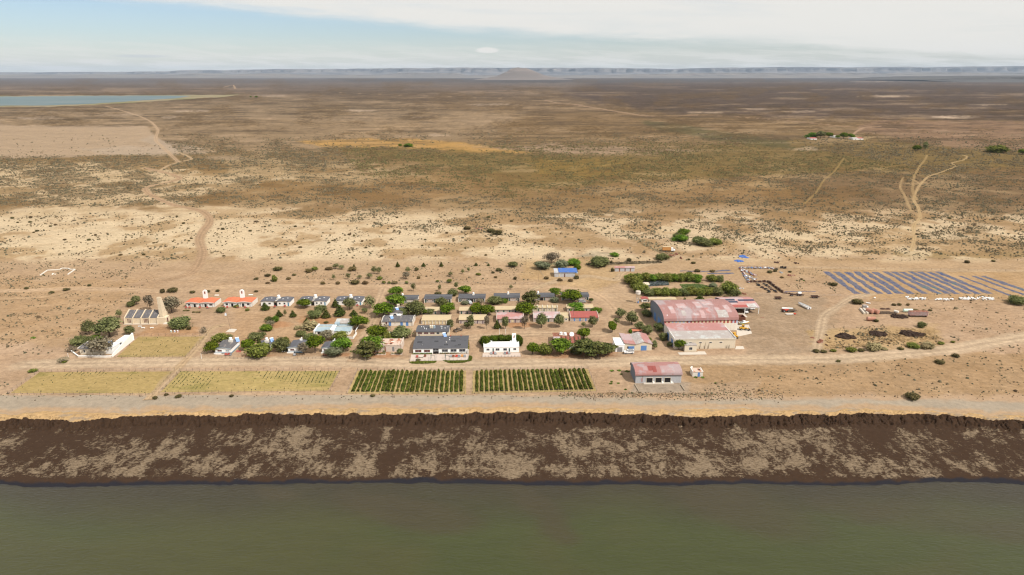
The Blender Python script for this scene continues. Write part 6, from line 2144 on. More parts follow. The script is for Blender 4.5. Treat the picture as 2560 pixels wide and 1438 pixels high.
 ('thin', 2313, 379, 16, 24, 'single light green tree far out below the gravel road'),
 ('pine', 2294, 378, 20, 9, 'low dark bush beside the single light green tree'),
 ('lowgreen', 2505, 383, 52, 7, 'long bright green thicket at the eastern edge of the plain'),
 ('pine', 2557, 387, 20, 10, 'dark green thicket at the very edge of the eastern plain'),
 ('green', 1020, 368, 21, 9, 'bright green bush beside the ochre meadow'),
 ('pine', 1000, 367, 10, 5, 'small dark bush beside the ochre meadow'),
 ('pine', 627, 245, 6, 4, 'left dark speck tree beyond the lagoon'),
 ('pine', 641, 245, 7, 4, 'right dark speck tree beyond the lagoon'),
 # east: scrap yard and road verge
 ('olive', 2552, 764, 44, 26, 'large olive bush at the end of the white bag heaps'),
 ('low', 2087, 716, 22, 12, 'dark shrub left of the net rows'),
 ('low', 2149, 762, 33, 13, 'low dark spreading shrub beside the grey bin'),
 ('low', 2236, 765, 13, 8, 'left olive bush of the pair above the mint tank'),
 ('low', 2251, 765, 13, 8, 'right olive bush of the pair above the mint tank'),
 ('lowbrown', 2271, 765, 12, 8, 'brown bush beside the olive pair above the mint tank'),
 ('lowbrown', 2292, 780, 16, 8, 'olive bush behind the rusty container'),
 ('lowbrown', 2312, 780, 14, 8, 'brown bush behind the rusty container'),
 ('low', 2326, 778, 11, 6, 'smallest bush right of the rusty container'),
 ('olive', 2307, 821, 20, 19, 'two tiered green bush below the rusty container'),
 ('low', 2193, 806, 14, 10, 'dark green ball bush beside the orange tank'),
 ('low', 2312, 839, 10, 6, 'small dark bush beside the last manure heap'),
 ('low', 2044, 883, 20, 11, 'dark green bush first of the verge row'),
 ('low', 2060, 883, 18, 11, 'dark green bush second of the verge row'),
 ('lowgreen', 2084, 881, 17, 9, 'small yellow green bush third of the verge row'),
 ('lowgreen', 2132, 882, 28, 15, 'yellow green bush fourth of the verge row'),
 ('low', 2154, 880, 20, 12, 'olive bush fifth of the verge row'),
 ('dry', 2192, 879, 40, 12, 'wide straw green bush sixth of the verge row'),
 ('dry', 2214, 877, 16, 10, 'straw coloured bush seventh of the verge row'),
 ('low', 2254, 876, 17, 9, 'small dark bush eighth of the verge row'),
 ('lowgreen', 2290, 873, 34, 15, 'big yellow green bush ninth of the verge row'),
 ('dry', 2322, 873, 34, 15, 'big straw green bush last of the wide verge clump'),
 ('lowgreen', 2355, 863, 18, 8, 'yellow green bush beyond the verge clump'),
 ('lowgreen', 2384, 858, 12, 7, 'small bush far along the road verge'),
 ('low', 2283, 1001, 40, 15, 'lone olive bush standing at the top of the gravel beach'),
 ('low', 2098, 906, 13, 8, 'small dark bush below the shore road bend'),
 ('low', 2392, 894, 22, 12, 'grey green bush on the sand below the eastern road'),
 ('low', 2354, 912, 25, 15, 'larger grey green bush on the sand below the eastern road'),
 ('low', 2421, 659, 15, 10, 'solitary dark bush beyond the net rows'),
 ('low', 2485, 655, 12, 6, 'solitary bush at the edge of the olive grass beyond the nets'),
 # west: beach edge
 ('lowgreen', 77, 933, 22, 11, 'green bush beside the corner of the westernmost field'),
 ('low', 386, 998, 15, 8, 'bush at the beach end of the lane between the fields'),
 ('low', 413, 990, 13, 8, 'small bush below the second dry field'),
 ('low', 445, 995, 18, 10, 'larger bush on the beach edge below the second dry field'),
 ('low', 578, 993, 13, 9, 'bush on the beach edge below the middle of the second dry field'),
 ('low', 931, 993, 14, 9, 'dark bush below the western vineyard'),
 ('low', 65, 724, 13, 8, 'dark shrub beside the faint western track'),
 ('low', 162, 728, 18, 9, 'grey shrub north of the western track'),
 ('low', 126, 735, 15, 8, 'grey shrub south of the western track'),
 ('low', 222, 716, 11, 7, 'dark shrub below the white stone outline'),
 ('low', 478, 734, 16, 7, 'grey shrub behind the first orange roofed house'),
 ('low', 519, 732, 13, 8, 'grey shrub behind the first bell wall'),
 ('low', 543, 730, 12, 8, 'grey shrub between the two bell walls'),
 ('low', 604, 728, 10, 6, 'grey shrub above the second bell wall'),
 ('low', 640, 731, 12, 6, 'green shrub behind the second orange roofed house'),
]
TREES = [t for t in TREES]
for t_ in TREES:
 plant(*t_)
# dark clipped hedge round the bright white house: one bush after another
for k, (x, yb, w_, h_, lb) in enumerate([(1212, 872, 24, 34, 'clipped hedge bush at the front left corner of the bright white house'), (1213, 862, 26, 26, 'clipped hedge bush at the back left corner of the bright white house'),
                                         (1233, 857, 26, 22, 'clipped hedge bush behind the left part of the bright white house'), (1253, 856, 26, 22, 'clipped hedge bush behind the middle of the bright white house'),
                                         (1272, 856, 26, 22, 'clipped hedge bush behind the bright white house left of the sign wall'), (1291, 858, 26, 24, 'clipped hedge bush behind the bright white house right of the sign wall'),
                                         (1299, 868, 16, 30, 'clipped hedge bush at the right corner of the bright white house')]):
 plant('hedge', x, yb, w_, h_, lb, 'clipped hedge around the bright white house')
ORD = ['first', 'second', 'third', 'fourth', 'fifth', 'sixth', 'seventh', 'eighth', 'ninth', 'tenth', 'eleventh', 'twelfth', 'thirteenth', 'fourteenth', 'fifteenth', 'sixteenth', 'seventeenth', 'eighteenth', 'nineteenth', 'twentieth']
# tree belt round the hedged garden
gi = 0
for k, x in enumerate(np.linspace(1578, 1742, 10)):
 plant('yellowgreen' if k % 3 else 'green', x, 705 + (k % 2), 30, 24 + (k % 3), ORD[k] + ' bush from the west in the back belt of the hedged garden', 'tree belt around the hedged garden')
for k, (x, y, w_, h_) in enumerate([(1580, 712, 32, 28), (1592, 722, 36, 30), (1603, 734, 36, 30)]):
 plant('yellowgreen', x, y, w_, h_, ORD[k] + ' bush down the western side of the hedged garden', 'tree belt around the hedged garden')
for k, x in enumerate(np.linspace(1624, 1795, 9)):
 plant('yellowgreen' if k % 4 else 'olive', x, 742 - (k % 2) + (0 if k < 5 else -1), 30, 23 + (k % 3) * 1.5, ORD[k] + ' bush from the west in the front belt of the hedged garden', 'tree belt around the hedged garden')
for k, (x, y, w_, h_) in enumerate([(1782, 706, 26, 22), (1802, 706, 22, 20), (1824, 736, 38, 36), (1840, 742, 26, 22), (1824, 752, 32, 14), (1784, 722, 22, 18), (1766, 731, 24, 16)]):
 plant(['yellowgreen', 'olive', 'yellowgreen', 'olive', 'low', 'grey', 'green'][k], x, y, w_, h_, ['bush at the back right corner of the hedged garden', 'olive bush at the far right corner of the hedged garden', 'largest bush on the eastern side of the hedged garden', 'dull bush beside the largest one east of the garden', 'flat bush beside the vehicle shelter', 'silvery shrub on the garden lawn', 'bright shrub in the middle of the garden lawn'][k], 'tree belt around the hedged garden')
# saplings and bushes planted in the strip behind the back road
SAP = [('conifer', 994, 668, 10, 14), ('conifer', 1059, 667, 10, 11), ('conifer', 1103, 667, 9, 13), ('conifer', 885, 671, 8, 11), ('conifer', 1190, 665, 9, 9), ('conifer', 1221, 665, 7, 7),
       ('thin', 935, 686, 18, 22), ('thin', 948, 686, 15, 19), ('thin', 839, 673, 20, 10), ('thin', 854, 674, 17, 13), ('thin', 1019, 683, 16, 17), ('thin', 1157, 686, 11, 14), ('thin', 1171, 681, 9, 13), ('thin', 923, 697, 18, 15), ('thin', 1126, 692, 15, 13), ('thin', 870, 699, 13, 17), ('thin', 834, 701, 11, 16), ('sparse', 1015, 698, 24, 13), ('thin', 899, 698, 15, 12),
       ('lowgreen', 785, 677, 22, 9), ('lowgreen', 684, 705, 17, 20), ('lowgreen', 949, 700, 15, 11), ('lowgreen', 959, 710, 11, 9), ('lowgreen', 973, 710, 10, 8), ('lowgreen', 1016, 710, 12, 8), ('lowgreen', 1123, 708, 15, 12), ('lowgreen', 1195, 689, 15, 8), ('lowgreen', 1093, 706, 11, 7),
       ('low', 692, 678, 26, 8), ('lowbrown', 844, 712, 15, 10), ('lowbrown', 806, 712, 17, 10), ('low', 885, 712, 27, 11), ('lowbrown', 912, 712, 21, 11), ('lowbrown', 986, 711, 18, 7), ('low', 1041, 678, 12, 11), ('lowbrown', 1046, 698, 12, 9), ('low', 1232, 684, 9, 7), ('lowbrown', 1239, 696, 10, 7), ('low', 1287, 700, 11, 10), ('low', 668, 692, 18, 8), ('low', 735, 690, 12, 6), ('lowbrown', 770, 682, 24, 7), ('lowbrown', 820, 676, 20, 7), ('lowbrown', 880, 678, 26, 7), ('lowbrown', 720, 700, 16, 7), ('low', 640, 700, 14, 7), ('lowbrown', 668, 710, 12, 6),
       ('lowbrown', 1366, 699, 18, 10), ('lowbrown', 1399, 704, 15, 10), ('lowbrown', 1427, 705, 18, 9), ('low', 1442, 698, 16, 11), ('low', 1722, 651, 9, 6), ('low', 1735, 660, 14, 7), ('low', 1725, 686, 16, 9), ('low', 1744, 681, 18, 10), ('lowbrown', 1782, 681, 15, 5)]
KN = {'conifer': 'small dark conifer', 'thin': 'thin yellowish sapling', 'sparse': 'brown sapling', 'lowgreen': 'light green bush', 'low': 'grey green bush', 'lowbrown': 'grey brown bush'}
for kind in KN:
 row = sorted([s_ for s_ in SAP if s_[0] == kind], key=lambda q: q[1])
 for k, s_ in enumerate(row):
  where = 'in the planted strip behind the back road' if s_[1] < 1300 else 'beside the northern sheds and yard'
  same = [q for q in row if (q[1] < 1300) == (s_[1] < 1300)]
  i_ = same.index(s_)
  plant(s_[0], s_[1], s_[2], s_[3], s_[4], ORD[i_] + ' ' + KN[kind] + ' from the west ' + where, 'saplings and bushes behind the back road')

# --- single shrubs standing apart on the pale sand: all alike
rg = np.random.default_rng(11)
cnt = 0
while cnt < 90:
 x, y = rg.uniform(0, 2560), rg.uniform(540, 650)
 if rg.random() > .35 and x > 1500:
  continue
 if abs(x - 510) < 30 or (1640 < x < 1820) or (1380 < x < 1620 and y > 590):
  continue
 w_ = rg.uniform(5, 11)
 plant(rg.choice(['low', 'lowbrown']), x, y, w_, w_ * .55, 'grey green desert shrub standing alone on the pale sand', 'single shrubs on the pale sand', 'desert_shrub')
 cnt += 1


# --- uncountable scrub: one mesh
def scatter_scrub():
 rg = np.random.default_rng(5)
 N = 640000
 py = 1 / rg.uniform(1 / 812.0, 1 / 140.0, N) + 186          # denser towards the horizon in rows
 px = rg.uniform(-500, 3060, N)
 x, y = Pn(px, py)
 _, sc = ground_fields(px, py, x, y)
 d = np.sqrt(x * x + y * y)
 keep = (py > 300) & (py < 984)
 cl = fbm(x / 7.0, y / 7.0, 3, 4)
 prob = sc * np.clip((cl - .38) * 6.0, 0.02, 1.6) * 1.0
 # rows measured in pixels: weight by land area per pixel so that shrubs are spread evenly over the land
 area = (d / 300.0) ** 3 * np.interp(py, [400, 984], [1, 1])
 area = area / ((py - 186) ** -2 * 1e5)
 prob = prob * sstep(320, 440, py)
 prob = prob * np.clip(area * .9, 0, 1)
 keep &= rg.random(N) < prob
 keep &= ~((py > 912) & (py < 984) & (px > 20) & (px < 1500))
 x, y, px, py, d = x[keep], y[keep], px[keep], py[keep], d[keep]
 n = len(x)
 print('scrub shrubs', n)
 k = 6
 size = rg.gamma(3.2, .17, n) + .28
 size *= np.where(py < 650, 1.15, .8) * np.interp(py, [400, 470, 640], [1.35, 1.15, 1.0])
 size = np.clip(size, .3, 2.3) * np.interp(py, [300, 440], [1.7, 1.0])
 hgt = size * rg.uniform(.38, .65, n)
 ang = np.arange(k) * 2 * np.pi / k
 jr = rg.uniform(.7, 1.15, (n, 2, k))
 ring0 = np.stack([np.cos(ang), np.sin(ang)], -1)
 V = np.zeros((n, 2 * k + 1, 3), np.float32)
 V[:, :k, :2] = ring0[None] * (jr[:, 0] * size[:, None] * .5)[..., None]
 V[:, :k, 2] = -.03
 V[:, k:2 * k, :2] = ring0[None] * (jr[:, 1] * size[:, None] * .40)[..., None]
 V[:, k:2 * k, 2] = hgt[:, None] * rg.uniform(.55, .85, (n, k))
 V[:, 2 * k, 2] = hgt
 V[..., 0] += x[:, None]
 V[..., 1] += y[:, None]
 base = (np.arange(n) * (2 * k + 1))[:, None, None]
 i = np.arange(k)
 j = (i + 1) % k
 q = np.stack([i, j, k + j, k + i], -1)[None] + base
 t = np.stack([k + i, k + j, np.full(k, 2 * k)], -1)[None] + base
 pal = np.array([(.105, .080, .050), (.13, .095, .058), (.070, .064, .038), (.15, .112, .068), (.095, .084, .056), (.08, .052, .032)])
 c = pal[rg.integers(0, len(pal), n)] * rg.uniform(.8, 1.3, n)[:, None]
 gz = polydist(px, py, [(850, 370), (1900, 350), (2300, 420), (1500, 460), (1300, 500), (900, 440)], 2) > 0
 c = np.where(gz[:, None], c * np.array([.95, .97, .72]), c)
 C = np.repeat(c, 2 * k + 1, axis=0)
 me = fast_mesh('scrub', V.reshape(-1, 3), quads=q.reshape(-1, 4), tris=t.reshape(-1, 3), mat=M_LEAF, col=C)
 tag(link('scrub', me), 'countless low desert shrubs and tussocks scattered over the plain', kind='stuff')


scatter_scrub()


# ------------------------------------------------------------------ vineyards and dry fields
def quad_patch(name, label, pts, z, colour, scrub=.15, kind='structure', n=24, var=.12):
 """bilinear patch of soil"""
 c = [np.array(P(*p)) for p in pts]       # TL TR BR BL
 u, v = np.meshgrid(np.linspace(0, 1, n * 3), np.linspace(0, 1, n))
 u, v = u.ravel()[:, None], v.ravel()[:, None]
 q = (c[0] * (1 - u) + c[1] * u) * (1 - v) + (c[3] * (1 - u) + c[2] * u) * v
 q[:, 2] = z
 x, y = q[:, 0], q[:, 1]
 col = np.array(lin(*colour, k=KG))[None] * (1 + (fbm(x / 5, y / 5, 9, 5) - .5) * var * 3)[:, None]
 me = fast_mesh(name, q, quads=grid_quads(n, n * 3)[:, ::-1], mat=M_GROUND, col=col, attrs={'scrub': np.full(len(x), scrub), 'lod': np.zeros(len(x))})
 return tag(link(name, me), label, kind=kind)


def leafy_row(L, wd, ht, n, pal, seed, leaf=.16, gaps=.12):
 rg = np.random.default_rng(seed)
 t = rg.uniform(0, L, n)
 vig = vnoise(t / 2.4, t * 0, seed)
 keep = vig > gaps
 t = t[keep]
 vig = vig[keep]
 n = len(t)
 a = rg.uniform(-.2, np.pi + .2, n)
 rr = rg.uniform(.6, 1.05, n) * (.7 + .5 * vig)
 c = np.stack([np.cos(a) * rr * wd / 2, t, np.maximum(np.sin(a), 0) * rr * ht * .9 + .06], -1)
 nrm = np.stack([np.cos(a), 0 * a, np.sin(a)], -1) + rg.normal(size=(n, 3)) * .5
 nrm /= np.linalg.norm(nrm, axis=1)[:, None]
 A = np.cross(nrm, rg.normal(size=(n, 3)))
 A /= np.linalg.norm(A, axis=1)[:, None]
 B = np.cross(nrm, A)
 s = leaf * rg.uniform(.6, 1.4, n)[:, None]
 V = np.stack([c - A * s - B * s, c + A * s - B * s, c + A * s + B * s, c - A * s + B * s], 1).reshape(-1, 3)
 pal = np.array(pal)
 k = rg.integers(0, len(pal), n)
 return V, np.arange(n * 4).reshape(-1, 4), np.repeat(pal[k] * rg.uniform(.8, 1.2, n)[:, None], 4, axis=0)


def vineyard(TL, TR, BR, BL, n, label, side):
 quad_patch('vineyard_soil', 'straw covered soil under the ' + label, [(TL[0] - 5, TL[1] - 2), (TR[0] + 5, TR[1] - 2), (BR[0] + 6, BR[1] + 4), (BL[0] - 7, BL[1] + 4)], .03, (204, 178, 122), .25)
 meshes = {}
 for k in range(n):
  u = (k + .5) / n
  a = P(TL[0] * (1 - u) + TR[0] * u, TL[1] * (1 - u) + TR[1] * u + random.uniform(-.6, .6))
  b = P(BL[0] * (1 - u) + BR[0] * u, BL[1] * (1 - u) + BR[1] * u)
  L = (a - b).length
  v = (k * 3) % 8
  if v not in meshes:
   V, Q, C = leafy_row(20.0, 1.25, 1.05, 1700, G_VINE, 31 + v + side * 7, .16, .06)
   meshes[v] = fast_mesh('vine_row_foliage', V, quads=Q, mat=M_LEAF, col=C)
  d = a - b
  o = empty('vine_row', b, math.atan2(d.y, d.x) - math.pi / 2, ORDN(k) + ' vine row from the western end of the ' + label, 'vine row', 'rows of the ' + label)
  o.scale = (random.uniform(.75, 1.2) * (1.0 if side else 1.0), L / 20.0, random.uniform(.75, 1.15))
  f = bpy.data.objects.new('foliage', meshes[v])
  f.parent = o
  COL.objects.link(f)


def ORDN(k):
 if k < 20:
  return ORD[k]
 return ['twenty-first', 'twenty-second', 'twenty-third', 'twenty-fourth', 'twenty-fifth', 'twenty-sixth', 'twenty-seventh', 'twenty-eighth', 'twenty-ninth', 'thirtieth'][k - 20]


vineyard((899, 929), (1160, 929), (1159, 981), (876, 980), 23, 'western green vineyard', 0)
vineyard((1187, 929), (1464, 925), (1485, 974), (1186, 980), 24, 'eastern green vineyard', 1)


def dry_field(TL, TR, BR, BL, n, label, seedlings, colour):
 quad_patch('field_soil', 'straw yellow soil of the ' + label, [TL, TR, BR, BL], .03, colour, .2, var=.10)
 rg = np.random.default_rng(int(TL[0]))
 VV, QQ, CC = [], [], []
 base = 0
 rows = []
 for k in range(n):
  v = (k + .5) / n
  # even spacing over the land
  a0, a1 = P(*TL), P(*BL)
  b0, b1 = P(*TR), P(*BR)
  a = a0.lerp(a1, v)
  b = b0.lerp(b1, v)
  rows.append((a, b))
  m = max(8, int((b - a).length / .8))
  t = np.linspace(0, 1, m)
  x = a.x + (b.x - a.x) * t
  y = a.y + (b.y - a.y) * t
  g_ = .55 + .75 * fbm(x / 9.0, y / 4.0, 17, 4)
  h = .22 * g_ * rg.uniform(.7, 1.2, m)
  wd = .15 * rg.uniform(.6, 1.4, m)
  V = np.stack([np.stack([x, y - wd, 0 * x + .03], -1), np.stack([x, y, h + .03], -1), np.stack([x, y + wd, 0 * x + .03], -1)], 0)
  VV.append(V.reshape(-1, 3))
  q = grid_quads(3, m) + base
  QQ.append(q)
  gr = fbm(x / 14.0, y / 7.0, 19, 4)[:, None]
  f_ = sstep(.48, .74, gr)
  c = np.array((.29, .22, .088)) * (1 - f_) + np.array((.19, .165, .052)) * f_
  c = c * rg.uniform(.85, 1.15, (m, 1))
  CC.append(np.concatenate([c, c, c]))
  base += 3 * m
 me = fast_mesh('crop_rows', np.concatenate(VV), quads=np.concatenate(QQ), mat=M_LEAF, col=np.concatenate(CC))
 tag(link('crop_rows', me), 'thin drying crop rows of the ' + label, kind='stuff')
 # surviving dark seedlings, all in one mesh
 if seedlings:
  m = MB()
  cc = []
  for (u0, u1, v0, v1, num) in seedlings:
   for _ in range(num):
    k = int(random.uniform(v0, v1) * n)
    a, b = rows[min(k, n - 1)]
    step = (b - a).length / 1.6
    u = round(random.uniform(u0, u1) * step) / step
    p = a.lerp(b, u)
    r_ = random.uniform(.08, .20)
    m.blob((p.x, p.y, r_ + .05), (r_, r_, r_ * 1.5), 5, 3, .25)
  me = fast_mesh('seedlings', np.array(m.v), quads=np.array([f for f in m.f if len(f) == 4]), mat=M_LEAF, col=np.tile(np.array([[.035, .055, .025]]), (len(m.v), 1)))
  tag(link('seedlings', me), 'dark green seedlings surviving in the ' + label, kind='stuff')


dry_field((100, 931), (433, 929), (382, 984), (27, 983), 22, 'westernmost dry field', [(.22, .52, .0, .22, 110), (.7, .8, .0, .2, 8), (0, 1, .1, 1, 60)], (212, 182, 128))
dry_field((452, 929), (848, 928), (820, 977), (402, 981), 22, 'second dry field beside the green vineyards', [(.55, 1, .0, .4, 300), (.0, .25, .0, .9, 170), (.7, .96, .4, .65, 90), (0, 1, 0, 1, 130)], (212, 184, 130))
dry_field((347, 842), (514, 842), (462, 892), (292, 893), 24, 'dry field between the compound and the flagpole square', [(0, 1, 0, 1, 60)], (212, 182, 130))


# ------------------------------------------------------------------ fences
def fence(label, pts, spacing_px=16, h=1.2, mat='wood', wires=2, group='wire fences with wooden posts', thick=.045):
 o = empty('wire_fence', P(*pts[0]), 0, label, 'fence', group)
 base = o.location.copy()
 post_me = None
 for a, b in zip(pts[:-1], pts[1:]):
  pa, pb = P(*a), P(*b)
  n = max(1, int(math.hypot(b[0] - a[0], (b[1] - a[1]) * 1.5) / spacing_px))
  w = MB()
  for i in range(1, wires + 1):
   w.tube(pa - base + Vector((0, 0, h * i / wires - .08)), pb - base + Vector((0, 0, h * i / wires - .08)), .018, None, 3, False)
  w.build('wire', M['metal'], o)
  for k in range(n + 1):
   p = pa.lerp(pb, k / n) - base
   if post_me is None:
    q = part('post', M[mat], o, (-thick, thick, -thick, thick, -.1, h))
    post_me = q.data
   else:
    q = bpy.data.objects.new('post', post_me)
    q.parent = o
    COL.objects.link(q)
   q.location = p
   q.rotation_euler = (random.uniform(-.05, .05), random.uniform(-.05, .05), random.uniform(0, 1))
 return o


fence('wire fence around the western green vineyard', [(894, 926), (1162, 925), (1162, 985), (867, 985), (894, 926)])
fence('wire fence around the eastern green vineyard', [(1183, 926), (1470, 922), (1492, 979), (1181, 985), (1183, 926)])
fence('wire fence around the westernmost dry field', [(97, 930), (436, 927), (381, 987), (20, 986), (97, 930)])
fence('wire fence around the second dry field', [(450, 927), (853, 925), (826, 979), (398, 984), (450, 927)])
fence('wire fence of the small dry field by the compound', [(345, 840), (517, 840), (464, 894), (288, 895)])
fence('post and wire fence along the far side of the back road', [(930, 713), (1100, 709), (1340, 712), (1400, 711)], 10, 1.3)
fence('fence running behind the net rows', [(1870, 671), (2100, 672), (2560, 679)], 22, 1.2)
fence('fence along the southern edge of the net yard', [(1888, 736), (1960, 739), (2100, 741), (2180, 751), (2560, 753)], 18, 1.1, 'palewood')
fence('light fence west of the blue tarpaulin shed', [(1340, 665), (1347, 675), (1360, 694)], 5, 1.0, 'palewood')
fence('low fence before the first pair of shore road houses', [(545, 894), (585, 897), (612, 898), (660, 899), (668, 897)], 9, .9)
fence('low fence before the second pair of shore road houses', [(711, 896), (735, 898), (790, 897), (815, 896)], 9, .9)
fence('low fence round the terrace of the large dark roofed hall', [(1023, 892), (1024, 903.5), (1090, 903.5), (1091, 888)], 9, .9, 'metal')
fence('low fence on the eastern part of the hall terrace', [(1113, 888), (1115, 901.5), (1172, 901.5), (1171, 886)], 9, .9, 'metal')
fence('low fence round the terrace of the bright white house', [(1205, 884), (1205, 893.5), (1303, 892), (1301, 882)], 8, .8)
# dark dry hedge wall of the stock pens
pen = empty('stock_pen_wall', P(1868, 706), 0, 'dark brushwood wall of the stock pens beside the scrap heap', 'pen wall')
for a, b in (((1868, 706), (1921, 706)), ((1921, 706), (1957, 733)), ((1957, 733), (2010, 739))):
 pa, pb = P(*a) - pen.location, P(*b) - pen.location
 n = 14
 for k in range(n):
  p, q = pa.lerp(pb, k / n), pa.lerp(pb, (k + .92) / n)
  hh = random.uniform(.9, 1.5) if b[0] < 1990 else random.uniform(.3, .7)
  dd = (q - p).normalized()
  nn_ = Vector((-dd.y, dd.x, 0)) * random.uniform(.25, .45)
  MB().prism([tuple((p - nn_)[:2]), tuple((q - nn_)[:2]), tuple((q + nn_)[:2]), tuple((p + nn_)[:2])], 0, hh, 'z').build('bundle', M['darkrust' if k % 3 else 'wood'], pen)
for r_ in range(2):
 st = empty('tyre_row', P(1892 + r_ * 17, 709), 0, ('western', 'eastern')[r_] + ' row of dark clumps inside the stock pen', 'row of clumps', 'rows of dark clumps in the stock pen')
 for k in range(16):
  p = P(1892 + r_ * 17 + 32 * k / 15.0, 709.5 + 22 * k / 15.0) - st.location
  MB().blob((p.x + random.uniform(-.8, .8), p.y, .25), (random.uniform(.6, 1.3), .5, random.uniform(.25, .5)), 7, 4, .25).build('clump', M[random.choice(['darkrust', 'wood', 'rubber'])], st)


# ------------------------------------------------------------------ net rows
def net_material():
 m, t, b = new_mat('blue_fishing_net')
 g = t.new('ShaderNodeNewGeometry').outputs['Position']
 n1 = t.noise(g, .35, 6, .7)
 n2 = t.noise(g, 1.6, 6, .75)
 n3 = t.noise(g, .08, 4, .6)
 c = t.mix(t.step(n2, .35, .65), lin(80, 88, 116, .48), lin(150, 144, 152, .55))
 c = t.mix(t.m('MULTIPLY', t.step(n1, .50, .60), .8), c, lin(40, 72, 140, .55))
 c = t.mix(t.m('MULTIPLY', t.step(n3, .60, .68), .65), c, lin(88, 150, 128, .5))
 c = t.mix(t.m('MULTIPLY', t.step(t.noise(g, .9, 5, .7), .56, .66), .7), c, lin(150, 120, 96, .5))
 t.put(b.inputs['Base Color'], c)
 b.inputs['Roughness'].default_value = .9
 bp = t.new('ShaderNodeBump')
 bp.inputs['Distance'].default_value = .3
 t.put(bp.inputs['Height'], n2)
 t.put(b.inputs['Normal'], bp.outputs[0])
 return m


M['net'] = net_material()


def net_row(a, b, width, label, group='rows of blue fishing nets spread on the ground', lumps=.35, name='net_row', cat='net'):
 pa, pb = P(*a), P(*b)
 L = (pb - pa).length
 n = max(10, int(L / .9))
 m = 7
 s = np.linspace(0, 1, n)
 t = np.linspace(-1, 1, m)
 S, T = np.meshgrid(s, t, indexing='ij')
 d = (pb - pa) / L
 nx, ny = -d.y, d.x
 seed = int(a[0] * 7) % 1000
 wv = (fbm(s * L / 6, s * 0, seed, 3) - .5) * 1.6
 wd = width * 1.12 * (.6 + .8 * fbm(s * L / 4, s * 0 + 3, seed, 3))
 off = T * wd[:, None] / 2 + wv[:, None]
 X = S * L
 # long lines of net: three low ridges side by side, broken up
 hh = lumps * (np.abs(np.sin(T * 4.2 + wv[:, None])) * .7 + .3) * fbm(X / 1.6, T * 2, seed + 3, 3)
 hh[:, 0] = hh[:, -1] = -.02
 hh[0] = hh[-1] = .0
 x = d.x * X + nx * off
 y = d.y * X + ny * off
 o_ = empty(name, pa, 0, label, cat, group)
 me = fast_mesh(name + '_mesh', np.stack([x, y, hh + .02], -1).reshape(-1, 3), quads=grid_quads(n, m), mat=M['net'])
 f = bpy.data.objects.new('netting', me)
 f.parent = o_
 COL.objects.link(f)
 return o_


tops = [2065, 2091, 2117, 2139, 2163, 2188, 2213, 2232, 2254, 2276, 2298, 2322, 2342]
bots = [2143, 2171, 2199, 2227, 2251, 2278, 2313, 2350, 2370, 2394, 2422, 2446, 2474]
for k, (t0, b0) in enumerate(zip(tops, bots)):
 net_row((t0, 679 + (k % 3) * .6), (b0, 734.5 + (k % 2)), 3.4 - .5 * (k == 6), ORD[k] + ' blue net row from the west in the net yard')
net_row((2400, 690), (2540, 744), 2.0, 'single thin net row in the gap east of the dense rows')
net_row((2432, 690), (2600, 752), 2.4, 'net row second from the end at the eastern edge')
net_row((2456, 690), (2640, 752), 3.4, 'last net row, cut off by the edge of the picture')
net_row((1700, 678), (1768, 679), 1.6, 'thin pale net line behind the hedged garden, upper', 'loose net lines behind the hedged garden')
net_row((1766, 679), (1826, 676), 2.2, 'bluish net line behind the hedged garden, eastern', 'loose net lines behind the hedged garden')
net_row((1768, 684), (1834, 683), 2.4, 'bluish net line just behind the garden trees', 'loose net lines behind the hedged garden')
net_row((1960, 730), (2040, 729), .7, 'thin blue rope of net beside the stock pen', 'loose net lines behind the hedged garden')


def heap(name, label, cat, cx, cy, wpx, dpx, hm, mat, n=9, group=None, piece='heap', jit=.22, seed=0, sm=False):
 p = P(cx, cy)
 s = mpp(cx, cy)
 wm = wpx * s
 dm = dpx * s / math.sin(depth_at(cy))
 o = empty(name, p, 0, label, cat, group)
 rg_ = random.Random(seed + int(cx))
 st = random.getstate()
 random.seed(int(cx * 3 + cy))
 m = MB()
 for k in range(n):
  a = rg_.uniform(0, 6.28)
  q = math.sqrt(rg_.random())
  m.blob((math.cos(a) * q * wm * .40, math.sin(a) * q * dm * .38, hm * .12), (wm * rg_.uniform(.10, .22), dm * rg_.uniform(.14, .26), hm * rg_.uniform(.5, 1.0)), 9, 5, jit)
 m.build(piece, M[mat], o, sm)
 random.setstate(st)
 return o


heap('net_pile', 'vivid blue heap of netting on the bare yard, lower of two', 'net pile', 1845, 653, 26, 6, .5, 'tarp', 10, 'two vivid blue net heaps')
heap('net_pile', 'vivid blue heap of netting on the bare yard, upper of two', 'net pile', 1863, 642, 28, 7, .5, 'tarp', 10, 'two vivid blue net heaps')
for k, (x, y, w_, h_) in enumerate([(2113, 842, 46, 15), (2193, 836, 44, 13), (2280, 836, 54, 16), (2246, 793, 46, 9)]):
 heap('manure_heap', ['western dark brown heap with tapering tail', 'middle dark brown heap below the orange tank', 'eastern dark brown heap, widest of the row', 'dark brown heap in the shadow of the rusty container'][k], 'heap', x, y, w_, h_, 1.0, 'manure', 22, 'dark brown heaps on the eastern flat', 'heap', .30)
for (x, y) in ((2135, 853), (2066, 863), (2066, 838), (2077, 847)):
 heap('rubble_clump', 'small dark clump lying on the stubble ' + {853: 'below the western dark heap', 863: 'beside the masonry block', 838: 'above the masonry block', 847: 'right of the masonry block'}[y], 'clump', x, y, 8, 4, .4, 'darkrust', 4, 'small dark clumps')


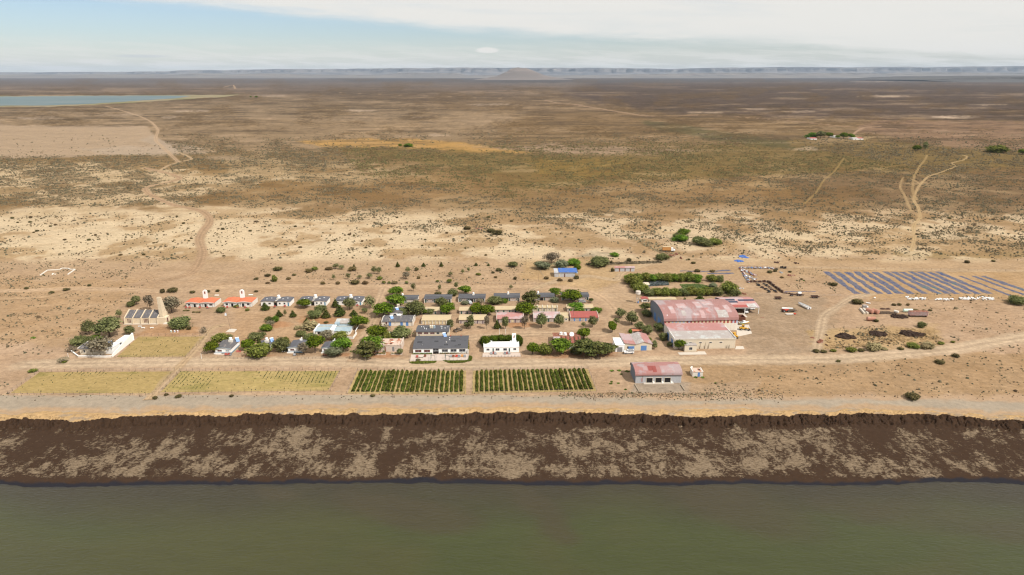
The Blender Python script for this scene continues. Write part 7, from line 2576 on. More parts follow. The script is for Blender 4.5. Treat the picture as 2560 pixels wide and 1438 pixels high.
def bag_heap(label, x0, x1, y, n, spread):
 o = empty('bag_heap', P((x0 + x1) / 2, y), 0, label, 'bag heap', 'heaps of white sacks along the fence')
 me = None
 for k in range(n):
  px = random.uniform(x0, x1)
  p = P(px, y + random.uniform(-spread, spread)) - o.location
  if me is None:
   m = MB().blob((0, 0, .3), (.50, .34, .27), 8, 5, .12)
   q = m.build('sack', M['plastic'], o)
   me = q.data
  else:
   q = bpy.data.objects.new('sack', me)
   q.parent = o
   COL.objects.link(q)
  q.location = (p.x, p.y, random.choice([0, 0, .25, .45]) * (1 if spread > 1 else .6))
  q.rotation_euler = (random.uniform(-.3, .3), random.uniform(-.3, .3), random.uniform(0, 3))
  s_ = random.uniform(.8, 1.3)
  q.scale = (s_, s_, s_)


bag_heap('western heap of white sacks beside the fence', 2270, 2313, 749, 42, 1.7)
bag_heap('western group of two stray sacks standing above its heap', 2264, 2271, 743.5, 6, 1.2)
bag_heap('small middle heap of white sacks beside the fence', 2339, 2381, 750.5, 34, 1.2)
bag_heap('largest eastern heap of white sacks beside the fence', 2399, 2483, 748, 90, 2.6)
bag_heap('single white sack bundle lying alone beside the fence', 2184, 2188, 746.5, 3, .5)


# ------------------------------------------------------------------ vehicles and machines
def wheels(root, pts, r, w, mat='rubber'):
 me = {}
 for (x, y) in pts:
  o = MB().tube((0, -w / 2, 0), (0, w / 2, 0), r, r, 14).build('wheel', M[mat], root)
  o.location = (x, y, r)
  h = MB().tube((0, -w / 2 - .01, 0), (0, w / 2 + .01, 0), r * .5, r * .5, 10).build('rim', M['metal'], o)


def car(px, py, rz, label, kind='suv', paint='plastic', group=None, name='parked_car', cat='car', scale=1.0):
 t = empty(name, P(px, py), rz, label, cat, group)
 t.scale = (scale,) * 3
 if kind == 'land':      # boxy long wheelbase off-roader
  MB().prism([(-2.2, .5), (2.2, .5), (2.2, 1.15), (1.05, 1.2), (.75, 1.2), (-2.2, 1.2)], -.85, .85, 'y').build('body', M[paint], t)
  MB().prism([(-2.18, 1.203), (1.0, 1.203), (.72, 1.95), (-2.12, 1.97)], -.80, .80, 'y').build('cabin', M[paint], t)
  part('roof_rack', M['metal'], t, (-1.9, .3, -.65, .65, 1.975, 2.03))
  for s_ in (-1, 1):
   for (a, b) in ((-2.0, -1.25), (-1.15, -.45), (-.35, .65)):
    part('window', M['glass'], t, (a, b, min(s_ * .803, s_ * .82), max(s_ * .803, s_ * .82), 1.32, 1.82))
  part('windscreen', M['glass'], t, (.84, .96, -.7, .7, 1.3, 1.75))
  for s_ in (-.6, .6):
   part('headlight', M['white'], t, (2.203, 2.24, s_ - .13, s_ + .13, .85, 1.08))
  part('bumper', M['rubber'], t, (2.21, 2.35, -.85, .85, .45, .62))
  wheels(t, [(1.4, -.75), (1.4, .75), (-1.4, -.75), (-1.4, .75)], .40, .26)
 elif kind == 'pickup':
  MB().prism([(-2.4, .45), (2.3, .45), (2.3, .95), (1.0, 1.05), (-2.4, 1.05)], -.85, .85, 'y').build('body', M[paint], t)
  MB().prism([(-.6, 1.053), (1.0, 1.053), (.55, 1.7), (-.45, 1.7)], -.78, .78, 'y').build('cabin', M[paint], t)
  part('load_bed', M['dark'], t, (-2.3, -.7, -.7, .7, 1.053, 1.09))
  part('windscreen', M['glass'], t, (.72, .95, -.65, .65, 1.12, 1.45))
  for s_ in (-1, 1):
   part('window', M['glass'], t, (-.4, .5, min(s_ * .783, s_ * .80), max(s_ * .783, s_ * .80), 1.15, 1.6))
  wheels(t, [(1.5, -.75), (1.5, .75), (-1.5, -.75), (-1.5, .75)], .36, .25)
 else:
  MB().prism([(-2.1, .35), (2.15, .35), (2.15, .75), (1.9, .88), (-2.0, .95), (-2.1, .8)], -.85, .85, 'y').build('body', M[paint], t)
  MB().prism([(-1.9, .953), (1.1, .90), (.55, 1.48), (-1.5, 1.5)], -.74, .74, 'y').build('cabin', M[paint], t)
  part('windscreen', M['glass'], t, (.75, .98, -.62, .62, 1.0, 1.28))
  part('rear_window', M['glass'], t, (-1.82, -1.65, -.62, .62, 1.05, 1.35))
  for s_ in (-1, 1):
   part('window', M['glass'], t, (-1.4, .5, min(s_ * .742, s_ * .76), max(s_ * .742, s_ * .76), 1.0, 1.38))
   part('headlight', M['white'], t, (2.152, 2.17, s_ * .6 - .12, s_ * .6 + .12, .6, .74))
  wheels(t, [(1.35, -.75), (1.35, .75), (-1.35, -.75), (-1.35, .75)], .33, .22)
 return t


car(1572, 884, math.pi + .05, 'white off-road car parked in front of the blue gated workshop', 'land', 'plastic', name='white_off_road_car', cat='off-road car')
car(713, 877.5, math.pi / 2 + math.pi, 'black car parked under the side roof of a shore road house', 'car', 'black')
car(1175, 759, -1.2, 'grey car parked before the third guest block', 'car', 'silver')
car(1455, 756.5, .2, 'dark grey car parked under the flat dark pine', 'car', 'silver')
car(1145, 828, .7, 'old open pickup parked behind the white house, with a trailer load', 'pickup', 'wood', name='old_pickup', cat='pickup')
car(1864, 781.5, -1.55, 'small white van parked in the vehicle shelter', 'land', 'plastic', name='white_van', cat='van', scale=.9)
car(1877, 774, .1, 'white vehicle at the back of the vehicle shelter', 'land', 'plastic', name='white_van', cat='van', scale=.9)
car(1839, 777, -1.5, 'dark car deep in the shade of the vehicle shelter', 'car', 'black')


def loader(px, py, rz, label, s=1.0):
 t = empty('wheel_loader', P(px, py), rz, label, 'wheel loader')
 t.scale = (s,) * 3
 MB().prism([(-2.4, .9), (.2, .9), (.2, 1.9), (-.3, 2.1), (-2.3, 1.9)], -.8, .8, 'y').build('engine_cover', M['yellow'], t)
 part('cab', M['yellow'], t, (-.9, .4, -.7, .7, 2.11, 2.2), (-.85, -.75, -.65, .65, 2.2, 3.2), (.25, .35, -.65, -.55, 2.0, 3.2), (.25, .35, .55, .65, 2.0, 3.2), (-1.0, .5, -.75, .75, 3.2, 3.32))
 part('cab_glass', M['glass'], t, (-.70, .2, -.6, .6, 2.21, 3.18))
 part('front_frame', M['yellow'], t, (.45, 2.2, -.5, .5, .8, 1.5))
 for y in (-.5, .5):
  MB().tube((1.3, y, 1.4), (3.6, y, .7), .16, .12, 6).tube((1.5, y, 1.0), (2.6, y, 1.0), .1, .1, 6).build('lift_arm', M['yellow'], t)
 MB().prism([(3.5, .2), (4.6, .0), (4.5, .15), (3.75, .45), (3.6, 1.2), (3.4, 1.1)], -1.2, 1.2, 'y').build('bucket', M['darkrust'], t)
 wheels(t, [(1.4, -.9), (1.4, .9), (-1.4, -.9), (-1.4, .9)], .68, .45)


loader(1858, 825, -.05, 'yellow wheel loader with rusty bucket beside the hangar gates', .8)
# second machine: old yellow tractor with digger gear
t = empty('old_tractor', P(1838, 845), -.9, 'old yellow brown tractor parked against the annex corner', 'tractor')
t.scale = (.9,) * 3
MB().prism([(-1.2, .8), (1.8, .8), (1.8, 1.5), (.2, 1.6), (-1.2, 1.4)], -.45, .45, 'y').build('hood', M['yellow'], t)
part('seat_frame', M['yellow'], t, (-1.3, -.3, -.6, .6, 1.5, 1.6), (-1.3, -1.2, -.6, .6, 1.6, 2.7), (-.4, -.3, -.6, .6, 1.6, 2.7), (-1.35, -.25, -.65, .65, 2.7, 2.8))
part('ballast', M['metal'], t, (1.803, 2.1, -.5, .5, .7, 1.4))
MB().tube((-1.2, 0, 1.0), (-2.6, .2, 1.9), .14, .1, 6).tube((-2.6, .2, 1.9), (-3.0, .2, .4), .1, .16, 6).build('digger_arm', M['yellow'], t)
wheels(t, [(1.3, -.6), (1.3, .6)], .42, .25)
wheels(t, [(-.8, -.75), (-.8, .75)], .72, .38)
ty = empty('loose_tyre', P(1871, 827.3), 0, 'black tyre lying flat before the wheel loader', 'tyre')
MB().tube((0, 0, 0), (0, 0, .25), .5, .5, 14).build('tread', M['rubber'], ty)
MB().tube((0, 0, .251), (0, 0, .27), .25, .25, 12).build('hole', M['darkrust'], ty)


def boat_hull(L, B, H, sheer=.3, n=14, m=6):
 V, F = [], []
 for i in range(n + 1):
  u = i / n
  w = B / 2 * (1 - u ** 2.6) * (.86 + .14 * min(1, u * 6))
  for j in range(2 * m + 1):
   a = math.pi * j / (2 * m)
   V.append((u * L, -w * math.cos(a), H * (1 - math.sin(a) ** .8) + sheer * u * u))
 k = 2 * m + 1
 for i in range(n):
  for j in range(2 * m):
   F.append((i * k + j, i * k + j + 1, (i + 1) * k + j + 1, (i + 1) * k + j))
 F.append(tuple(range(k)))
 return V, F, k, n


def boat(px, py, rz, label, L, B, H, motor=False):
 t = empty('motorboat' if motor else 'open_boat', P(px, py), rz, label, 'boat')
 V, F, k, n = boat_hull(L, B, H)
 z0 = .35
 if motor:
  up = MB()
  mesh_obj('hull', [(x, y, z + z0) for x, y, z in V], F, M['yellow'], t)
  dk = [(V[i * k][0], V[i * k][1], V[i * k][2] + z0 + .01) for i in range(n + 1)] + [(V[i * k + k - 1][0], V[i * k + k - 1][1], V[i * k + k - 1][2] + z0 + .01) for i in range(n, -1, -1)]
  mesh_obj('deck', dk + [(x, y, z - .25) for x, y, z in dk], [tuple(range(len(dk) - 1, -1, -1)), tuple(range(len(dk), 2 * len(dk)))] + [(i, (i + 1) % len(dk), len(dk) + (i + 1) % len(dk), len(dk) + i) for i in range(len(dk))], M['plastic'], t)
  MB().prism([(L * .35, H + z0), (L * .75, H + z0 + .15), (L * .62, H + z0 + .7), (L * .40, H + z0 + .8)], -B * .3, B * .3, 'y').build('cabin', M['plastic'], t)
  part('windscreen', M['glass'], t, (L * .60, L * .66, -B * .28, B * .28, H + z0 + .25, H + z0 + .6))
  part('cockpit', M['dark'], t, (L * .06, L * .33, -B * .32, B * .32, H + z0 + .02, H + z0 + .1))
  part('stripe', M['green_gelcoat'], t, (L * .02, L * .5, -B / 2 - .03, -B / 2 + .02, H * .75 + z0, H * .95 + z0))
  part('trailer', M['metal'], t, (-.3, L * .7, -.5, -.4, .15, .3), (-.3, L * .7, .4, .5, .15, .3), (0, .15, -B * .4, B * .4, .1, .3))
 else:
  mesh_obj('hull', [(x, y, z) for x, y, z in V], F, M['plastic'], t)
  mesh_obj('inner_floor', [(L * .02, -B * .38, H * .5), (L * .6, -B * .36, H * .5), (L * .9, 0, H * .62), (L * .6, B * .36, H * .5), (L * .02, B * .38, H * .5)], [(0, 1, 2, 3, 4)], M['greywhite'], t)
  for u in (.2, .45, .68):
   wb = B / 2 * (1 - u ** 2.6) * .93
   part('thwart', M['offwhite'], t, (u * L - .15, u * L + .15, -wb, wb, H * .78, H * .84))
  part('transom', M['plastic'], t, (-.08, .0, -B * .42, B * .42, .2, H * 1.02))
  part('engine_mount', M['metal'], t, (-.5, -.09, -.2, .2, .3, H * .95))
 return t


boat(1847, 812, .12, 'white and yellow motorboat with green stripe beside the hangar', 5.4, 2.0, .9, True)
boat(2023, 774, 1.85, 'white open boat propped on the bare yard', 9.0, 2.7, 1.2)
t = empty('rusty_container', P(1846, 803), .03, 'rusty brown container standing at the corner of the arched hangar', 'container')
part('walls', M['rust'], t, (0, 3.6, 0, .12, 0, 2.0), (0, 3.6, 4.4, 4.5, 0, 2.0), (0, .12, .13, 4.39, 0, 2.0), (3.48, 3.6, .13, 4.39, 0, 2.0))
part('floor', M['darkrust'], t, (.13, 3.47, .13, 4.39, 0, .2))
for k in range(8):
 part('rib', M['darkrust'], t, (.2 + k * .43, .32 + k * .43, -.06, -.003, 0, 2.0))
# orange truck in the north
t = empty('old_truck', P(1672, 629), -.05, 'old truck with orange tarpaulin body and white cab', 'truck')
part('cargo_box', M['truckorange'], t, (-4.6, 1.2, -1.2, 1.2, 1.1, 3.5))
part('cargo_top', M['creamroof'], t, (-4.65, 1.25, -1.25, 1.25, 3.502, 3.62))
MB().prism([(1.4, .8), (4.2, .8), (4.2, 1.6), (3.2, 1.8), (2.9, 2.7), (1.4, 2.7)], -1.1, 1.1, 'y').build('cab', M['plastic'], t)
part('windscreen', M['glass'], t, (3.0, 3.16, -.9, .9, 1.85, 2.5))
part('chassis', M['darkrust'], t, (-4.6, 3.8, -.5, .5, .6, .79))
wheels(t, [(3.0, -1.0), (3.0, 1.0), (-3.2, -1.0), (-3.2, 1.0), (-1.9, -1.0), (-1.9, 1.0)], .5, .3)
for k, (x, y) in enumerate([(1680, 640), (1668, 645), (1690, 636), (1703, 646)]):
 heap('scrap_heap', ['rusty scrap below the orange truck', 'reddish scrap beside the green shrub under the truck', 'small rusty scrap right of the orange truck', 'brown scrap lying apart south east of the truck'][k], 'scrap', x, y, 16 - 3 * k, 5, .9, 'rust', 8, 'scrap heaps near the orange truck')
for k, (x, y, w_) in enumerate([(1197, 572, 26), (1246, 578, 18)]):
 heap('scrap_heap', ['rusty scrap line next to a shrub far out on the sand', 'rusty scrap between two dark shrubs far out'][k], 'scrap', x, y, w_, 3, .6, 'rust', 8, 'rusty scrap far out on the sand')


# red tractor group on the bare yard
def trailer(px, py, rz, label, L, Wd, load=None, mat='darkrust'):
 t = empty('farm_trailer', P(px, py), rz, label, 'trailer')
 part('chassis', M[mat], t, (-L / 2, L / 2, -Wd / 2, Wd / 2, .7, .85), (L / 2, L / 2 + 1.6, -.08, .08, .6, .72))
 part('side_board', M[mat], t, (-L / 2, L / 2, -Wd / 2 - .05, -Wd / 2 - .003, .86, 1.3), (-L / 2, L / 2, Wd / 2 + .003, Wd / 2 + .05, .86, 1.3))
 wheels(t, [(-L * .25, -Wd / 2 + .1), (-L * .25, Wd / 2 - .1), (L * .25, -Wd / 2 + .1), (L * .25, Wd / 2 - .1)], .38, .2)
 if load:
  MB().tube((-L * .3, 0, 1.55), (L * .3, 0, 1.55), .75, .75, 14).build(load[0], M[load[1]], t)
 return t


t = empty('red_tractor', P(1962, 780), .1, 'red tractor parked among implements on the bare yard', 'tractor')
MB().prism([(-1.0, .7), (2.0, .7), (2.0, 1.4), (.2, 1.5), (-1.0, 1.3)], -.45, .45, 'y').build('hood', M['redpaint'], t)
part('mudguard', M['redpaint'], t, (-1.4, -.2, -.9, -.5, 1.3, 1.4), (-1.4, -.2, .5, .9, 1.3, 1.4))
part('seat', M['rubber'], t, (-.9, -.5, -.25, .25, 1.3, 1.6))
part('steering_column', M['metal'], t, (-.1, .0, -.05, .05, 1.5, 2.0))
wheels(t, [(1.5, -.6), (1.5, .6)], .4, .25)
wheels(t, [(-.8, -.8), (-.8, .8)], .75, .38)
trailer(1978, 779, .05, 'flat trailer with grey load next to the red tractor', 5.0, 1.9, None, 'wood')
tk = empty('long_white_tank', P(1968, 775), -.12, 'long white pipe like tank lying behind the red tractor', 'tank')
MB().tube((-2.8, 0, .8), (2.8, 0, .8), .5, .5, 12).build('shell', M['plastic'], tk)
part('cradle', M['metal'], tk, (-1.8, -1.5, -.5, .5, 0, .5), (1.5, 1.8, -.5, .5, 0, .5))
im = empty('harrow', P(1977, 786.5), .05, 'white and red implement lying before the red tractor', 'implement')
part('frame', M['offwhite'], im, (-2.8, 1.4, -.5, .5, .3, .42), (-2.4, 1.0, -1.0, -.8, .2, .3))
part('red_end', M['redpaint'], im, (1.45, 2.6, -.5, .4, .25, .7))
part('tine', M['metal'], im, *[(-2.6 + .5 * k, -2.5 + .5 * k, -1.0, .6, 0, .2) for k in range(8)])
trailer(1945, 748, .05, 'dark flat trailer standing beside the stock pen road', 3.6, 1.8)
trailer(1998, 739.5, .0, 'small dark trailer carrying a white tank by the fence', 2.8, 1.5, ('tank', 'plastic'))
trailer(2037, 745, .0, 'dark trailer loaded with scrap at the fence', 4.2, 1.9)
trailer(1979, 740, .1, 'tiny dark cart by the fence beside the tank trailer', 1.6, 1.0)
# rusty tanks, container and beams
def lying_tank(px, py, rz, L, r, mat, label, group=None):
 t = empty('lying_tank', P(px, py), rz, label, 'tank', group)
 MB().tube((-L / 2, 0, r + .15), (L / 2, 0, r + .15), r, r, 18).tube((-L / 2 - .2, 0, r + .15), (-L / 2 - .001, 0, r + .15), r * .6, r * .98, 18).build('shell', M[mat], t, False)
 part('saddle', M['darkrust'], t, (-L * .3 - .1, -L * .3 + .1, -r * .7, r * .7, 0, .4), (L * .3 - .1, L * .3 + .1, -r * .7, r * .7, 0, .4))
 return t


lying_tank(2177, 802, -.02, 4.0, 1.0, 'rusttank', 'orange rusty tank lying beside a dark ball bush')
lying_tank(2269, 780.5, .0, 4.6, .85, 'mint', 'pale mint green tank behind the rusty container')
lying_tank(2174, 783, 2.05, 3.4, 1.15, 'rusttank', 'western of two rusty round tanks beside the concrete beams')
lying_tank(2188, 784, 2.05, 3.4, 1.15, 'rusttank', 'eastern of two rusty round tanks beside the concrete beams')
lying_tank(2240, 783, 2.2, 2.0, .7, 'offwhite', 'small rust and white tank beside the piled rails')
t = empty('rusty_container', P(2274, 793), -.03, 'long rusty white container standing on the eastern flat', 'container')
part('walls', M['palepink'], t, (0, 9.2, 0, 2.2, .9, 2.9))
part('underframe', M['darkrust'], t, (.2, 9.0, .2, 2.0, .5, .9))
part('foot', M['darkrust'], t, (.4, .7, .2, 2.0, 0, .499), (8.5, 8.8, .2, 2.0, 0, .499))
for k in range(18):
 part('rib', M['rust'], t, (.1 + k * .51, .2 + k * .51, -.06, -.003, .9, 2.9))
part('roof', M['rust'], t, (-.05, 9.25, -.05, 2.25, 2.902, 2.98))
for k, (x, lb) in enumerate([(2158, 'western long concrete beam lying on the flat'), (2166, 'eastern long concrete beam lying on the flat')]):
 q0, q1 = P(x + 3, 786), P(x - 8, 773.5)
 o = empty('concrete_beam', q0, math.atan2(q1.y - q0.y, q1.x - q0.x), lb, 'beam', 'pair of concrete beams')
 part('beam', M['concrete'], o, (0, (q1 - q0).length, -.45, .45, 0, .9))
 part('end_cap', M['cream'], o, (-.25, -.003, -.5, .5, 0, .95))
pl = empty('rail_stack', P(2213, 783), 0, 'stack of dark rails and pipes between the tanks', 'stack')
for k in range(16):
 x = -4.2 + k * .55
 MB().tube((x + .8, -1.8, .15 + .08 * (k % 3)), (x - 1.2, 2.2, .2 + .08 * (k % 2)), .12, .12, 5).build('rail', M['wood' if k % 3 else 'darkrust'], pl)
heap('rubble_clump', 'low dark rubble line behind the stacked rails', 'rubble', 2212, 773, 30, 3, .5, 'darkrust', 12)
bn = empty('grey_bin', P(2161, 769.5), 0, 'grey cube shaped bin with white parts beside the dark shrub', 'bin')
part('body', M['metal'], bn, (-1.0, 1.2, -.7, .7, .1, 1.4))
MB().blob((1.2, -.5, .6), (.6, .6, .55), 9, 6).build('ball', M['plastic'], bn)
part('lid', M['greywhite'], bn, (-1.05, 1.25, -.75, .75, 1.402, 1.5))
wt = empty('white_trough', P(2170, 759.5), -.7, 'small white trough lying behind the grey bin', 'trough')
MB().tube((-1.1, 0, .4), (1.1, 0, .4), .35, .35, 10).build('body', M['plastic'], wt)
part('foot', M['metal'], wt, (-.7, -.5, -.2, .2, 0, .2), (.5, .7, -.2, .2, 0, .2))
bx = empty('brick_stub', P(2049, 857), .3, 'reddish broken masonry block on the stubble', 'masonry block')
MB().prism([(-1.3, 0), (1.3, 0), (1.2, 1.5), (.3, 1.6), (-.4, .9), (-1.2, .6)], -.7, .7, 'y').build('block', M['rust'], bx)
heap('rubble_clump', 'scatter of reddish rubble beside the masonry block', 'rubble', 2032, 845, 14, 4, .25, 'rust', 7)

# scrap heap along the pen fence: separate pieces, countable only near the edge
sm_ = random.Random(3)
SCR = ['rust', 'plastic', 'offwhite', 'darkrust', 'bluew', 'redroof', 'metal', 'greywhite', 'wood', 'blue', 'rust']
mats_ = {}
for (p0, p1, sp, n_) in [((1848, 670), (1870, 708), 5, 190), ((1850, 670), (1935, 671), 2.2, 170), ((1852, 674), (1885, 690), 7, 70), ((1865, 690), (1886, 700), 5, 50)]:
 for k in range(n_):
  u = sm_.random()
  p = P(p0[0] + (p1[0] - p0[0]) * u + sm_.uniform(0, sp) , p0[1] + (p1[1] - p0[1]) * u + sm_.uniform(-1.2, 1.8))
  mt = sm_.choice(SCR)
  m = mats_.setdefault(mt, MB())
  b0 = len(m.v)
  a, b, c = sm_.uniform(.12, .7), sm_.uniform(.1, .45), sm_.uniform(.08, .5)
  m.box(-a, a, -b, b, 0, c)
  rz = sm_.uniform(0, 3.1)
  tl = sm_.uniform(-.5, .5)
  for i in range(b0, len(m.v)):
   x, y, z = m.v[i]
   z2 = z * math.cos(tl) + x * math.sin(tl)
   x2 = x * math.cos(tl) - z * math.sin(tl)
   m.v[i] = (p.x + x2 * math.cos(rz) - y * math.sin(rz), p.y + x2 * math.sin(rz) + y * math.cos(rz), z2 + .25)
allm = MB()
names = list(mats_)
faces_m = []
for i, nme in enumerate(names):
 b0 = len(allm.v)
 allm.v += mats_[nme].v
 allm.f += [tuple(b0 + q for q in f) for f in mats_[nme].f]
 faces_m += [i] * len(mats_[nme].f)
o = mesh_obj('scrap_line', allm.v, allm.f, [M[n_] for n_ in names])
o.data.polygons.foreach_set('material_index', faces_m)
tag(o, 'jumble of scrap metal, boards and plastic piled along the yard fence', kind='stuff')
for k, (x, y) in enumerate([(1952, 671), (1956, 670.5), (1960, 672), (1964, 671.5)]):
 b_ = empty('black_drum', P(x, y), 0, ORD[k] + ' upright black drum in the row beyond the scrap line', 'drum', 'row of black drums')
 MB().tube((0, 0, 0), (0, 0, 1.4), .45, .45, 10).build('shell', M['rubber'], b_)
 MB().tube((0, 0, 1.401), (0, 0, 1.45), .38, .38, 10).build('lid', M['darkrust'], b_)
for k, (x, y, w_, mt) in enumerate([(1938, 673, 18, 'rubber'), (1952, 682, 13, 'metal'), (1976, 689, 22, 'rust'), (1941, 657, 18, 'darkrust'), (1991, 659, 11, 'darkrust'), (1822, 706, 12, 'rust'), (1836, 714, 14, 'darkrust'), (1861, 735, 16, 'rust'), (1853, 722, 12, 'greywhite'), (1825, 731, 8, 'plastic'), (1868, 746, 10, 'plastic'), (1905, 794, 11, 'rust')]):
 heap('scrap_heap', ['black scrap at the end of the scrap line', 'grey drum shaped scrap beside a dark bush', 'rusty frame lying behind the stock pen', 'dark patch of scrap on the bare yard, nearer', 'dark patch of scrap on the bare yard, farther', 'rusty pile at the corner of the hedged garden', 'dark rusty pile below the garden corner', 'rusty pile beside the road at the vehicle shelter', 'pale scrap beside the garden road', 'white rag like scrap in the garden bushes', 'white scrap at the foot of the road pile', 'flat rusty plate lying before the vehicle shelter'][k], 'scrap', x, y, w_, 4 if k != 11 else 2, .7 if k != 11 else .1, mt, 7, 'scattered scrap in the eastern yards')
bl = heap('dark_bushes', 'two dark bushes beside the grey scrap in the stock yard', 'shrub', 1932, 681, 20, 6, .8, 'manure', 5)
bpy.data.objects.remove(bl.children[0]); bpy.data.objects.remove(bl)
for k, (kind, x, y, w_, h_, lb) in enumerate([('low', 1926, 683, 15, 8, 'dark bush at the left of the stock yard pair'), ('low', 1938, 680, 13, 8, 'dark bush at the right of the stock yard pair'), ('low', 1976, 682, 10, 6, 'small green bush behind the stock pens'), ('lowbrown', 1956, 696, 11, 5, 'brown bush behind the stock pens'), ('lowbrown', 2005, 700, 10, 5, 'brown bush east of the stock pens')]):
 plant(kind, x, y, w_, h_, lb)

# ------------------------------------------------------------------ masts, tower, flag, furniture
t = empty('water_tower', P(1594, 757.5), 0, 'white water tower on two concrete legs beside the hedged garden', 'water tower')
part('leg', M['concrete'], t, (-.75, -.40, -.25, .25, 0, 5.0))
part('leg', M['concrete'], t, (.35, .70, -.25, .25, 0, 5.0))
part('tie_beam', M['concrete'], t, (-.39, .34, -.15, .15, 2.4, 2.7))
MB().tube((0, 0, 5.0), (0, 0, 5.2), 1.0, 1.35, 18).tube((0, 0, 5.2), (0, 0, 6.7), 1.35, 1.35, 18).build('tank', M['offwhite'], t)
MB().tube((0, 0, 6.702), (0, 0, 6.85), 1.45, 1.3, 18).build('lid', M['concrete'], t)
MB().tube((.2, -.4, 0), (.2, -.4, 1.1), .35, .35, 10).build('valve_housing', M['blue'], t)
t = empty('flagpole', P(577, 824), 0, 'tall thin flagpole with small pale flag on the sandy square', 'flagpole')
MB().tube((0, 0, 0), (-1.1, 0, 8.6), .07, .04, 6).build('pole', M['wood'], t)
V = [(-1.1, 0, 8.5), (-1.5, .15, 8.6), (-2.0, .0, 8.3), (-2.1, 0, 7.2), (-1.6, .15, 7.1), (-1.1, 0, 7.3)]
mesh_obj('flag', V + [(x, y + .03, z) for x, y, z in V], [(0, 1, 2, 3, 4, 5), (11, 10, 9, 8, 7, 6)] + [(i, (i + 1) % 6, 6 + (i + 1) % 6, 6 + i) for i in range(6)], M['flag'], t)
for k, (x, y, hh, lb, mt) in enumerate([(1433, 800, 22, 'tall thin pole rising before the red roofed block', 'wood'), (1333, 640, 34, 'tall lattice mast on the sand west of the northern sheds', 'metal'), (1315, 663, 8, 'short post on the sand west of the northern sheds', 'wood'), (1249, 838, 3.2, 'white post behind the hedge of the bright white house', 'white'), (1264, 836, 2.6, 'second white post behind the hedge of the bright white house', 'white'), (504, 897, 2.2, 'white post at the corner of the shore road near the dry field', 'white'), (914, 896, 3.0, 'white post under the dark spreading pine', 'white'), (1347, 702, 5.0, 'thin pole beside the back road fence', 'wood'), (1463, 829, 4.5, 'thin pole behind the green tree at the cross street', 'wood'), (1377, 876, 2, 'grey post in the tree row before the rusty red roof', 'metal'), (171, 893, 1.6, 'short pale post beside the compound corner', 'white')]):
 t = empty('pole', P(x, y), 0, lb, 'pole', 'poles and posts of the settlement')
 hh_ = hh * (.28 if hh > 20 else 1.0)
 MB().tube((0, 0, 0), (0, 0, hh_), .09, .06, 6).build('shaft', M[mt], t)
 part('cap', M[mt], t, (-.12, .12, -.12, .12, hh_ + .003, hh_ + .1))
# people-free outdoor furniture
for k, (x, y, mt, lb) in enumerate([(1043, 895, 'redchair', 'single red chair on the western part of the hall terrace'), (1062, 893, 'rust', 'dark red chair near the hall entrance'), (1128, 893.5, 'metal', 'grey table group seat, first on the eastern hall terrace'), (1133, 893.8, 'rust', 'small red seat beside the grey one on the hall terrace'), (1141, 893.5, 'redpaint', 'dark red seat in the middle of the eastern hall terrace'), (1147, 894, 'metal', 'grey seat beside the dark red one on the hall terrace'), (1156, 893, 'truckorange', 'orange seat near the right end of the hall terrace'), (1162, 893.6, 'metal', 'grey seat at the right end of the hall terrace'),
                                     (1229, 886.5, 'metal', 'grey seat at the left table of the bright white house'), (1234, 886, 'redchair', 'red seat at the left table of the bright white house'), (1239, 886.8, 'metal', 'second grey seat left before the bright white house'), (1262, 886.5, 'metal', 'grey seat at the right table of the bright white house'), (1268, 885.8, 'redchair', 'red seat at the right table of the bright white house'), (1273, 886, 'metal', 'second grey seat right before the bright white house'),
                                     (565, 889, 'redchair', 'left red lounger before the first shore road house'), (571, 888.6, 'redchair', 'right red lounger before the first shore road house'), (576, 889, 'metal', 'grey lounger before the first shore road house'), (810, 890, 'rust', 'dark red seat before the fourth shore road house'), (818, 890, 'redpaint', 'red seat before the fourth shore road house'), (737, 890, 'metal', 'grey seat under the leafless tree at the third shore road house'), (686, 769, 'redchair', 'left red seat before the first grey duplex'), (712, 768, 'redchair', 'right red seat before the first grey duplex'), (893, 766, 'redchair', 'red seat before the third grey duplex')]):
 chair(P(x, y), lb, mt, random.uniform(-.6, .6))
tb = empty('picnic_table', P(1053, 894.5), 0, 'pale wooden picnic table on the western hall terrace', 'table')
part('top', M['offwhite'], tb, (-1.0, 1.0, -.4, .4, .7, .78))
part('leg', M['wood'], tb, (-.8, -.7, -.35, .35, 0, .699))
part('leg', M['wood'], tb, (.7, .8, -.35, .35, 0, .699))
for k, x in enumerate((1082, 1118)):
 pg = empty('entrance_frame', P(x, 900), 0, ('western', 'eastern')[k] + ' green wooden frame beside the hall entrance path', 'pergola', 'green frames on the hall terrace')
 part('post', M['greendoor'], pg, (-.9, -.8, 0, .1, 0, 2.0))
 part('post', M['greendoor'], pg, (.8, .9, 0, .1, 0, 2.0))
 part('post', M['greendoor'], pg, (-.9, -.8, 1.9, 2.0, 0, 2.0))
 part('beam', M['greendoor'], pg, (-.95, .95, 0, .1, 2.0, 2.1), (-.9, -.8, .1, 1.9, 2.0, 2.1))
